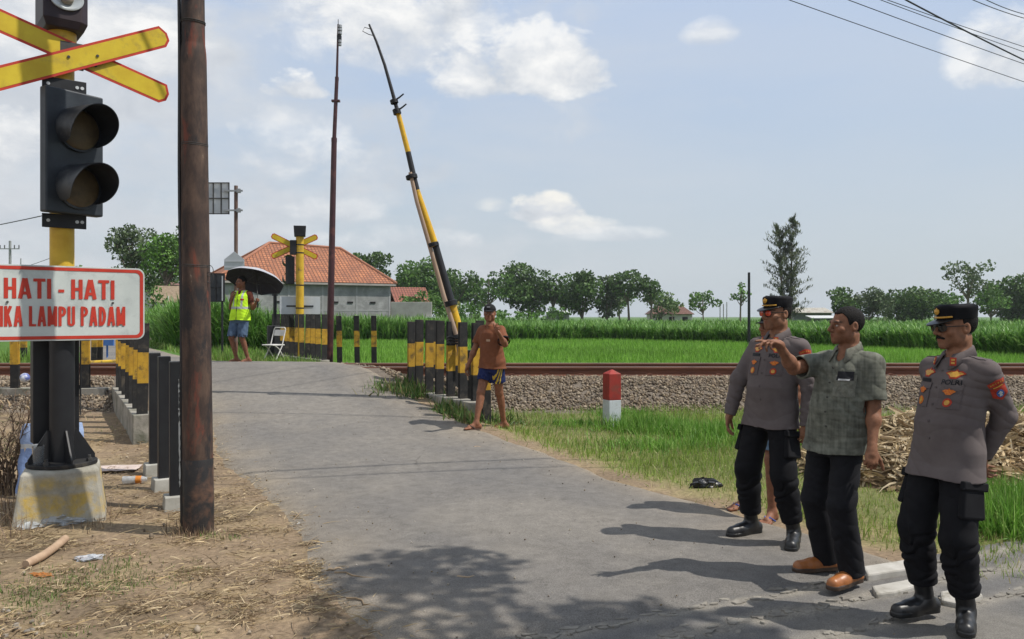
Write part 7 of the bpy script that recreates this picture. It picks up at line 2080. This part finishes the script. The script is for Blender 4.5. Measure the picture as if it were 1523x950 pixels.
# ---- rice
rg = np.random.default_rng(55); N = 230000
y = 17.6 + 38 * rg.uniform(0, 1, N) ** 1.25; u = rg.uniform(-.31, .72, N); x = u * y
def cane_front(u): return np.interp(u, [-.8, -.275, -.262, -.1, .1, .25, .45, .64, .8], [29, 29, 46, 47, 48, 43, 35, 28.0, 25])
ok = (y < cane_front(u) + .6) & (y > 18 + 2.2 * sstep(-.24, -.29, u)) & (nroad(x, y) > 5.9)
x, y = x[ok], y[ok]; n = len(x); f = fbm(x, y, .35, 12); f2 = fbm(x, y, 1.6, 13)
zc = np.interp(y, [17, 19.5, 26, 60], [-.1, .02, .06, .0])
cols = pal([[.16, .34, .035], [.20, .40, .045], [.12, .27, .03], [.25, .43, .08]], n, rg) * (1 + .22 * f + .15 * f2)[:, None]
tag(tufts('rice_plants', x, y, rg.uniform(.26, .46, n) * (1 + .12 * f), rg.uniform(.010, .018, n) + .0006 * y, cols, rg, lean=.35, droop=.7, z=zc - .05), kind='stuff')

# ---- sugar cane
rg = np.random.default_rng(66)
def cane_patch(name, x, y, z, hh, nl, wscale=1.0, tone=1.0):
    n = len(x); X = np.repeat(x, nl); Y = np.repeat(y, nl); Z = np.repeat(z, nl); H = np.repeat(hh, nl); m = len(X)
    hb = rg.uniform(.05, .72, m) * H; a = rg.uniform(0, 2 * np.pi, m); l = rg.uniform(.15, .75, m)
    d = np.stack([np.cos(a) * np.sin(l), np.sin(a) * np.sin(l), np.cos(l)], 1)
    L = (H - hb * .75) * rg.uniform(.75, 1.1, m)
    c = pal([[.115, .25, .04], [.155, .31, .055], [.08, .19, .032], [.21, .35, .09]], m, rg) * tone
    V, q, cc = strips(np.stack([X, Y, Z + hb], 1), d, L, (rg.uniform(.03, .05, m)) * wscale, c, rg.uniform(.5, 2.2, m), 4)
    return tag(np_mesh(name, V, q, mat=CANE, cols=cc), kind='stuff')
def cane_area(u0, u1, depth, n, ymax=120, w=1.0, hscale=1.0):
    u = rg.uniform(u0, u1, n); y = cane_front(u) + depth * rg.uniform(0, 1, n) ** 2; x = u * y
    ok = (y < ymax) & ((u > -.26) | (nroad(x, y) > 3.9) | (nroad(x, y) < -2)); x, y, u = x[ok], y[ok], u[ok]
    hh = np.interp(u, [-.5, -.27, -.25, -.1, .0, .2, .7], [1.6, 1.7, 1.75, 1.55, 1.25, 1.2, 1.25]) * rg.uniform(.85, 1.08, len(u)) * hscale * (1 + .07 * fbm(x, y, .25, 17))
    zz = gz(x, y) * (y < 60)
    return x, y, zz, hh
x, y, z, hh = cane_area(-.262, .74, 9, 5200); cane_patch('sugar_cane', x, y, z, hh, 7, 1.4)
x, y, z, hh = cane_area(-.262, .74, 75, 7500, 118); cane_patch('sugar_cane', x, y, z - .02, hh, 6, 3.0, .95)
x, y, z, hh = cane_area(-.47, -.262, 8, 1500, 52); cane_patch('sugar_cane', x, y, z, hh, 9, 1.1, 1.05)
x, y, z, hh = cane_area(-.70, -.262, 22, 2200, 52, 1, 1.1); cane_patch('sugar_cane', x, y, z, hh, 8, 1.5, 1.0)
# ---- grass verge beyond the track on the left, between far road and cane
N = 26000; y = 16.2 + 26 * rg.uniform(0, 1, N) ** 1.3; u = rg.uniform(-.62, -.24, N); x = u * y; n_ = nroad(x, y)
f = fbm(x, y, .8, 14)
ok = (n_ > 3.4 + .2 * f) & (n_ < 6.4) & ~((np.abs(n_ - 5.6) < .22) & (y > 18) & (y < 22.3)) | ((n_ < .3) & (u < -.45) & (y > 16.5) & (y < 30)); x, y, f = x[ok], y[ok], f[ok]; n = len(x)
tag(tufts('far_verge_grass', x, y, rg.uniform(.07, .28, n) * (1 + .8 * f * (f > 0)), rg.uniform(.012, .022, n) + .0003 * y, pal([[.13, .24, .035], [.17, .29, .05], [.10, .19, .03], [.22, .27, .08]], n, rg), rg, lean=.5, droop=1.0), kind='stuff')
N = 5000; x = rg.uniform(-12, -7, N); y = rg.uniform(16.5, 22, N); ok = nroad(x, y) < .1; x, y = x[ok], y[ok]; n = len(x)
tag(tufts('far_verge_grass', x, y, rg.uniform(.15, .5, n), rg.uniform(.015, .03, n), pal([[.11, .21, .03], [.15, .26, .045]], n, rg), rg, lean=.5, droop=1.0), kind='stuff')

# ---- trees
def leaf_cloud(blobs, per, size, rg, pal_, flat=.75, shell=.55):
    """leaf-sized faces through a set of clumps; blobs = [(centre, radius, tone)]"""
    C, S, K = [], [], []
    for (c, r_, tone) in blobs:
        m = max(12, int(per * r_ * r_))
        d = rg.normal(0, 1, (m, 3)); d /= np.linalg.norm(d, axis=1, keepdims=True)
        rad = r_ * (shell + (1 - shell) * rg.uniform(0, 1, m) ** .5) * rg.uniform(.8, 1.15, m)
        p = d * rad[:, None]; p[:, 2] *= flat
        C.append(np.array(c) + p); S.append(np.full(m, size)); K.append(pal(pal_, m, rg, .8, 1.2) * tone)
    C, S, K = np.concatenate(C), np.concatenate(S), np.concatenate(K); n = len(C)
    Rm = rot_rand(n, rg); S = S * rg.uniform(.6, 1.3, n)
    quad = np.array([[-.5, -.32, 0], [.5, -.32, .06], [.5, .32, 0], [-.5, .32, -.06]])
    V = np.einsum('nij,kj->nki', Rm, quad) * S[:, None, None] + C[:, None, :]
    q = np.arange(n * 4).reshape(n, 4)
    return V.reshape(-1, 3), q, np.repeat(K, 4, 0)
DARKG = [[.065, .125, .03], [.085, .155, .038], [.05, .095, .026], [.105, .18, .045]]
MIDG = [[.09, .18, .034], [.115, .215, .042], [.065, .135, .028]]
GREYG = [[.10, .145, .065], [.13, .175, .08], [.075, .11, .052]]
PALEG = [[.10, .16, .05], [.13, .19, .06], [.08, .13, .04]]
LIMEG = [[.10, .21, .03], [.13, .26, .04], [.08, .17, .03]]
YELG = [[.24, .22, .05], [.17, .20, .05], [.30, .24, .07]]
def tree(name, label, px, ptop, pw, Y, pbot=None, pal_=DARKG, dens=1.0, nb=15, airy=0.0, seed=0, group=None, trunk=True, cat='tree', low=0.42, leaf=None):
    rgt = np.random.default_rng(900 + seed); r = random.Random(300 + seed)
    X = (px - CX) / FPX * Y; b0 = g1(X, Y); H = HC + (YH - ptop) / FPX * Y - b0; W = pw / FPX * Y
    t = thing(name, label, cat, (X, Y, b0 - .05), 0, group)
    zb = H * low if pbot is None else max(.02, HC + (YH - pbot) / FPX * Y - b0)
    cz = (zb + H) / 2; rz = (H - zb) / 2; blobs = []; k = 0
    while len(blobs) < nb and k < 400:
        k += 1
        d = np.array([r.gauss(0, 1) for _ in range(3)]); d /= np.linalg.norm(d)
        q = r.uniform(.25, .86) ** .6
        c = np.array([d[0] * W / 2 * q * .98, d[1] * W / 2 * q * .98, cz + d[2] * rz * q * .92])
        br = min(W, rz * 2) * r.uniform(.19, .30) * (1 - .35 * airy)
        if c[2] + br * .8 > H: c[2] = H - br * .8
        if airy and any(np.linalg.norm(c - o_[0]) < .6 * br for o_ in blobs): continue
        blobs.append((c, br, r.uniform(.72, 1.25)))
    if not airy: blobs.append((np.array([0, 0, cz]), min(W / 2, rz) * .62, .85))
    lf = leaf or max(.16, Y * .0030)
    V, q, c = leaf_cloud(blobs, dens * 60 * (.36 / lf) ** 1.3, lf, rgt, pal_)
    mb = MB(); tr_ = max(.06, H * .018)
    if trunk:
        bend = Vector((r.uniform(-.3, .3), 0, 0)); top = Vector((bend.x, 0, cz + rz * .2))
        mb.tube([Vector((0, 0, -.1)), Vector((bend.x * .4, 0, zb * .6)), Vector((bend.x * .8, 0, zb + .1)), top], [tr_ * 1.4, tr_, tr_ * .85, tr_ * .3], 8)
        for bl in blobs[:9]:
            s0 = r.uniform(.35, .95); st = Vector((bend.x * s0, 0, zb * (.75 + .3 * s0)))
            e = Vector(bl[0]); mid = st.lerp(e, .5) + Vector((0, 0, -.08 * H * .3))
            mb.tube([st, mid, e], [tr_ * .55, tr_ * .38, tr_ * .12], 6)
        mb.build('trunk', BARK, t, True)
    else:
        for _ in range(6):
            a = r.uniform(0, 6.28); mb.tube([Vector((0, 0, -.05)), Vector((math.cos(a) * W * .2, math.sin(a) * W * .2, H * .6))], [.05, .02], 6)
        mb.build('stems', BARK, t, True)
    np_mesh('crown', V, q, mat=CROWN, cols=c, parent=t)
    return t
gt = 'trees along the far field edge'
for i, a in enumerate([
 ('dark bushy tree peeping over the right end of the tiled roof', 548, 372, 66, 100, 425, DARKG, 1.1, 16, .0),
 ('small dark tree between the tiled roof and the barrier pole', 592, 405, 40, 110, 445, DARKG, 1.0, 9, .0),
 ('big dense tree just left of the raised barrier pole', 626, 376, 72, 110, 458, MIDG, 1.15, 20, .0),
 ('loose tree just right of the raised barrier pole', 678, 390, 58, 112, 450, DARKG, 1.0, 12, .3),
 ('airy tree with a thin forked trunk above the cap of the man in orange', 725, 390, 74, 112, 452, MIDG, 1.0, 15, .5),
 ('broad dense tree right of the man in the orange shirt', 786, 388, 74, 115, 470, DARKG, 1.15, 22, .0),
 ('slim tree filling the gap between two broad dense trees', 824, 402, 36, 115, 455, DARKG, 1.0, 9, .3),
 ('broad dark tree reaching to the cane in the middle of the picture', 866, 391, 66, 115, 474, DARKG, 1.2, 22, .0),
 ('greyish softer tree right of the dark middle tree', 903, 408, 50, 117, 474, GREYG, 1.0, 15, .0),
 ('dark domed tree on a bare trunk, left of the last big one', 936, 398, 56, 115, 448, DARKG, 1.1, 14, .2),
 ('dark domed tree at the right end of the close tree row', 968, 405, 44, 115, 450, DARKG, 1.1, 12, .3),
 ('low pale green tree beside the brown roofed far house', 985, 432, 58, 125, 470, PALEG, .9, 14, .0),
 ('medium round tree right of the brown roofed far house', 1046, 429, 50, 120, 466, MIDG, 1.0, 13, .2),
 ('small airy tree with a bare trunk left of the black field pole', 1101, 418, 38, 90, 452, MIDG, .8, 10, .5),
 ('dark round tree above the head of the pointing man', 1252, 426, 50, 95, 478, DARKG, 1.1, 15, .0),
 ('olive round tree right of the pointing man', 1292, 426, 62, 96, 478, GREYG, 1.1, 17, .0),
 ('very dark dense tree left of the moustached officer', 1358, 417, 82, 100, 482, DARKG, 1.3, 24, .0),
 ('small mid green tree between two dense trees behind the moustached officer', 1408, 432, 44, 105, 470, MIDG, 1.0, 11, .2),
 ('tall thin airy tree above the cap of the moustached officer', 1440, 378, 74, 92, 440, GREYG, .75, 18, .7),
 ('leafy light tree at the right behind the moustached officer', 1474, 422, 56, 100, 470, MIDG, 1.0, 16, .25),
 ('dark blue green tree at the right edge of the picture', 1508, 406, 84, 105, 486, DARKG, 1.3, 24, .0)]):
    lab, px, pt, pw, Y, pb, pl, dn, nb, airy = a
    tree('field_tree', lab, px, pt, pw, Y, pb, pl, dn, nb, airy, i, gt)
for i, a in enumerate([
 ('low bright bush at the cane edge right of the man in the orange shirt', 775, 458, 92, 88, 480, LIMEG, 22), ('dark green shrub behind the barrier pole at the cane edge', 712, 462, 80, 86, 480, MIDG, 20),
 ('shrub with yellowing leaves behind the barrier pole', 668, 440, 44, 84, 470, YELG, 12), ('green shrub right of the low block wall', 650, 450, 60, 64, 476, MIDG, 14), ('spreading green shrub in front of the small red roofed house', 626, 428, 66, 66, 458, MIDG, 18),
 ('dark shrub behind the white slab of the low block wall', 655, 436, 56, 70, 466, DARKG, 16), ('mid green shrub left of the cap of the man in orange', 690, 446, 70, 90, 476, LIMEG, 18), ('green bush between the two big dense trees right of the man in orange', 822, 455, 60, 96, 476, MIDG, 14),
 ('pale bush at the foot of the olive round tree', 1312, 470, 40, 80, 488, PALEG, 10), ('low bush between cane and dark tree at the right', 1400, 474, 60, 80, 488, MIDG, 12), ('bright low shrub at the right edge beyond the cane', 1490, 476, 70, 78, 492, LIMEG, 12)]):
    lab, px, pt, pw, Y, pb, pl, nb = a
    tree('shrub', lab, px, pt, pw, Y, pb, pl, 1.0, nb, 0, 60 + i, 'shrubs at the cane edge', False, 'shrub')
for i, (px, pt, pw) in enumerate(((655, 402, 60), (702, 418, 50), (840, 422, 50), (922, 420, 50), (1000, 442, 40), (1325, 434, 50), (1390, 430, 60), (1490, 430, 54))):
    tree('field_tree', 'soft green tree of the far second row, seen between the nearer field trees', px, pt, pw, 138, 462, MIDG, 1.0, 12, 0, 120 + i, 'second row of far field trees')
tree('roadside_tree', 'tall greyish tree behind the white sign, left one of the roadside group', 198, 327, 64, 62, 405, GREYG, 1.25, 28, .15, 81, 'trees by the far road')
tree('roadside_tree', 'bright green tall tree left of the rusty pole', 246, 338, 66, 60, 415, LIMEG, 1.2, 24, .05, 82, 'trees by the far road')
tree('roadside_tree', 'dark low spreading tree under the tall roadside trees', 226, 385, 118, 66, 440, DARKG, 1.1, 22, 0, 83, 'trees by the far road')
tree('roadside_tree', 'tree crown just touching the left side of the rusty pole', 276, 330, 40, 64, 400, DARKG, 1.0, 10, .3, 84, 'trees by the far road')
tree('roadside_shrub', 'drooping green shrub in front of the roadside trees, right of the white sign', 230, 420, 30, 50, 462, MIDG, 1.0, 10, 0, 85, 'shrubs by the far road', False, 'shrub')
tree('roadside_tree', 'small far tree top just above the white sign right of the yellow post', 118, 391, 22, 95, 430, DARKG, 1.0, 7, 0, 86, 'trees by the far road')
# casuarina: feathery upswept sprays on two leaders
def casuarina():
    px, Y = 1172, 100; X = (px - CX) / FPX * Y; b0 = g1(X, Y); H = HC + (YH - 326) / FPX * Y - b0
    t = thing('casuarina_tree', 'very tall feathery grey green tree rising behind the capped officer', 'tree', (X, Y, b0))
    r = random.Random(8); mb = MB(); B, D, LL = [], [], []
    for (lx, hh, sc_) in ((-1.1, H * .92, 1.0), (.55, H, 1.0)):
        mb.tube([Vector((lx * .3, 0, -.1)), Vector((lx * .7, 0, hh * .4)), Vector((lx, 0, hh * .97))], [.24, .15, .03], 8)
        for k in range(78):
            q = .10 + .89 * k / 78; z = hh * q; a = r.uniform(0, 6.28)
            R_ = (3.1 * (1 - q) ** .52 * min(1, .55 + q * 1.6) + .22) * r.uniform(.35, 1.12)
            up = .55 + .5 * q
            st = Vector((lx * (.3 + .7 * q), 0, z)); e = st + Vector((math.cos(a) * R_, math.sin(a) * R_, R_ * up * r.uniform(.5, 1)))
            mb.tube([st, st.lerp(e, .5) - Vector((0, 0, .05 * R_)), e], [.03 * (1 - .6 * q), .02, .006], 5, False)
            for s in range(50):
                f = r.uniform(.2, 1.05); p = st.lerp(e, f) + Vector((r.gauss(0, .13), r.gauss(0, .13), r.gauss(0, .10)))
                dd = Vector((math.cos(a) * .5 + r.gauss(0, .5), math.sin(a) * .5 + r.gauss(0, .5), .55 + r.gauss(0, .5))).normalized()
                B.append(p[:]); D.append(dd[:]); LL.append(r.uniform(.25, .6))
    mb.build('trunk', BARK, t, True)
    rr = np.random.default_rng(9); n = len(B)
    V, q, c = strips(np.array(B), np.array(D), np.array(LL), rr.uniform(.09, .17, n), pal([[.10, .13, .062], [.13, .16, .08], [.075, .10, .052], [.15, .16, .085]], n, rr), .8, 2)
    np_mesh('crown', V, q, mat=CROWN, cols=c, parent=t)
casuarina()
# tree whose canopy (above and behind the picture's right edge) throws the shade over the road corner
def shade_tree():
    t = thing('roadside_tree', 'spreading tree out of frame at the right whose shade falls on the near road corner', 'tree', (5.6, 1.2, 0))
    r = random.Random(12); rr = np.random.default_rng(12); blobs = []
    for _ in range(190):
        x = r.uniform(1.2, 6.2); y = r.uniform(-1.2, 4.9); z = r.uniform(4.9, 6.4); sx, sy = x - .985 * .6745 * z, y + .17 * .6745 * z
        if sy > 4.75 + .35 * math.sin(3.1 * sx + 2.6) + (.35 if sx < -.2 else 0) or sx < -.85 or sx > 1.25 + r.uniform(-.25, .2): continue
        blobs.append((np.array([x - 5.6, y - 1.2, z]), r.uniform(.35, .65), r.uniform(.8, 1.2)))
    V, q, c = leaf_cloud(blobs, 430, .14, rr, MIDG)
    np_mesh('crown', V, q, mat=CROWN, cols=c, parent=t)
    mb = MB(); mb.tube([(0, 0, -.1), (-.1, 0, 2), (-.3, .1, 4.2), (-1.0, .3, 5.6)], [.24, .19, .15, .06], 10)
    for bl in blobs[:12]: mb.tube([(-.2, 0, 3.4), Vector((-.25, .1, 4.0)).lerp(Vector(bl[0]), .5), bl[0]], [.1, .06, .02], 6)
    mb.build('trunk', BARK, t, True)
shade_tree()
mb = MB(); mb.box((0, 700, 20), (2600, 1800, 48)); hm = bpy.data.materials.new('haze'); hm.use_nodes = True; hn = hm.node_tree
for n_ in list(hn.nodes): hn.nodes.remove(n_)
ho = hn.nodes.new('ShaderNodeOutputMaterial'); hv = hn.nodes.new('ShaderNodeVolumePrincipled'); hv.inputs['Color'].default_value = (.86, .90, .95, 1); hv.inputs['Density'].default_value = .0003; hv.inputs['Anisotropy'].default_value = .2
hn.links.new(hv.outputs[0], ho.inputs['Volume']); o = mb.build('haze', hm); tag(o, kind='stuff')
# ================================================================ CAMERA, SUN, SKY
cam = bpy.data.cameras.new('camera'); co = bpy.data.objects.new('camera', cam); COL.objects.link(co)
co.location = (0, 0, HC); co.rotation_euler = (R(90), 0, 0)
cam.sensor_width = 36; cam.lens = 36 * FPX / 1523.0; cam.shift_y = -5.0 / 1523.0
cam.clip_start = .05; cam.clip_end = 5000
SC.camera = co
SUN_EL = 56.0; SUNV = Vector((.985, -.17, 0)).normalized()
sd = Vector((SUNV.x * math.cos(R(SUN_EL)), SUNV.y * math.cos(R(SUN_EL)), math.sin(R(SUN_EL))))
sun = bpy.data.lights.new('sun', 'SUN'); sun.energy = SUN_E; sun.angle = R(.55); sun.color = (1, .95, .87)
so = bpy.data.objects.new('sun', sun); COL.objects.link(so)
so.location = sd * 60
so.rotation_euler = (-sd).to_track_quat('-Z', 'Y').to_euler()

w = bpy.data.worlds.new('World'); SC.world = w; w.use_nodes = True
nt = w.node_tree
for n_ in list(nt.nodes): nt.nodes.remove(n_)
out = nt.nodes.new('ShaderNodeOutputWorld'); bg = nt.nodes.new('ShaderNodeBackground')
nt.links.new(bg.outputs[0], out.inputs[0]); bg.inputs[1].default_value = SKY_S
sky = nt.nodes.new('ShaderNodeTexSky'); sky.sky_type = 'NISHITA'; sky.sun_disc = False
sky.sun_elevation = R(SUN_EL); sky.sun_rotation = math.atan2(SUNV.x, SUNV.y)
sky.air_density = 1.3; sky.dust_density = 2.0; sky.ozone_density = 1.0
tc = nt.nodes.new('ShaderNodeTexCoord')
sp = nt.nodes.new('ShaderNodeSeparateXYZ'); nt.links.new(tc.outputs['Generated'], sp.inputs[0])
az = math_(nt, 'ARCTAN2', sp.outputs[0], sp.outputs[1])
el = math_(nt, 'ARCSINE', sp.outputs[2])
mp = nt.nodes.new('ShaderNodeMapping'); mp.inputs['Scale'].default_value = (1, 1, 1.7); nt.links.new(tc.outputs['Generated'], mp.inputs['Vector'])
nA = noise(nt, mp.outputs[0], 5.0, 9, .58, .15)
nB = noise(nt, mp.outputs[0], 14.0, 8, .6, .2)
mp2 = nt.nodes.new('ShaderNodeMapping'); mp2.inputs['Scale'].default_value = (1, 1, 4.5); mp2.inputs['Location'].default_value = (3.1, 1.7, .4)
nt.links.new(tc.outputs['Generated'], mp2.inputs['Vector'])
nV = noise(nt, mp2.outputs[0], 2.6, 7, .55, .2)
# hazy humid air: milky veil thickening towards the horizon and towards the west (left)
V = lambda *c_: tuple(x * VS for x in c_)
veil_el = ramp(nt, math_(nt, 'MULTIPLY', el, 1 / .55), [(0.0, .93), (.25, .86), (.75, .66), (1.0, .5)])
base = mixc(nt, veil_el, sky.outputs[0], V(.585, .66, .715))
blue_up = ramp(nt, math_(nt, 'MULTIPLY', el, 1 / .4), [(0.1, 0.0), (.55, .38), (1.0, .78)])
base = mixc(nt, blue_up, base, V(.49, .63, .90))
az_l = ramp(nt, math_(nt, 'ADD', math_(nt, 'MULTIPLY', az, .8), .5), [(0.1, 1.0), (.75, .28)])
nV2 = math_(nt, 'MULTIPLY', ramp(nt, nV, [(.38, 0.0), (.66, 1.0)]), az_l)
base = mixc(nt, math_(nt, 'MULTIPLY', nV2, .85), base, V(.70, .735, .78))
# broken grey-white layer on the left half
lay = math_(nt, 'ADD', nA, math_(nt, 'MULTIPLY', math_(nt, 'ADD', az, .10), -.42))
lay_m = ramp(nt, lay, [(.50, 0.0), (.66, 1.0)])
lay_c = mixc(nt, ramp(nt, nB, [(.3, 0.0), (.72, 1.0)]), V(.60, .64, .70), V(.82, .845, .87))
base = mixc(nt, math_(nt, 'MULTIPLY', lay_m, .85), base, lay_c)
def cumulus(col, px, py, rx, ry, strength=1.0, edge=.35, warm=0.0, base_el=.45):
    a0 = math.atan((px - CX) / FPX); e0 = math.atan((YH - py) / FPX * math.cos(a0))
    ra = rx / FPX; re = ry / FPX
    da = math_(nt, 'MULTIPLY', math_(nt, 'SUBTRACT', az, a0), 1 / ra)
    de = math_(nt, 'MULTIPLY', math_(nt, 'SUBTRACT', el, e0), 1 / re)
    dlow = math_(nt, 'MULTIPLY', math_(nt, 'MINIMUM', de, 0.0), 1 / base_el)
    de2 = math_(nt, 'ADD', math_(nt, 'MAXIMUM', de, 0.0), dlow)
    q = math_(nt, 'ADD', math_(nt, 'MULTIPLY', da, da), math_(nt, 'MULTIPLY', de2, de2))
    n2 = math_(nt, 'ADD', math_(nt, 'MULTIPLY', math_(nt, 'SUBTRACT', nA, .5), 2.4), math_(nt, 'MULTIPLY', math_(nt, 'SUBTRACT', nB, .5), 2.6))
    dens = math_(nt, 'ADD', math_(nt, 'SUBTRACT', .95, q), n2)
    m_ = ramp(nt, dens, [(0.0, 0.0), (edge, .85), (min(edge * 2.4, 1), 1.0)])
    sh = math_(nt, 'ADD', math_(nt, 'MULTIPLY', de, .40), math_(nt, 'ADD', .52, math_(nt, 'MULTIPLY', math_(nt, 'SUBTRACT', nB, .5), 2.0)))
    cc = ramp(nt, sh, [(0.05, V(.56, .605, .665)), (.45, V(.76, .79, .83)), (.85, V(1.02 + warm * .03, 1.02, 1.01 - warm * .07))])
    return mixc(nt, math_(nt, 'MULTIPLY', m_, strength), col, cc)
for args in CLOUDS:
    base = cumulus(base, *args)
nt.links.new(base, bg.inputs[0])

vs_ = SC.view_settings
vs_.view_transform = 'Standard'; vs_.look = 'None'; vs_.exposure = EXPO; vs_.gamma = 1; vs_.use_curve_mapping = False
SC.render.engine = 'CYCLES'
SC.cycles.max_bounces = 6; SC.cycles.diffuse_bounces = 3; SC.cycles.glossy_bounces = 3; SC.cycles.transparent_max_bounces = 12
SC.cycles.caustics_reflective = False; SC.cycles.caustics_refractive = False
SC.render.resolution_x = 1024; SC.render.resolution_y = 639
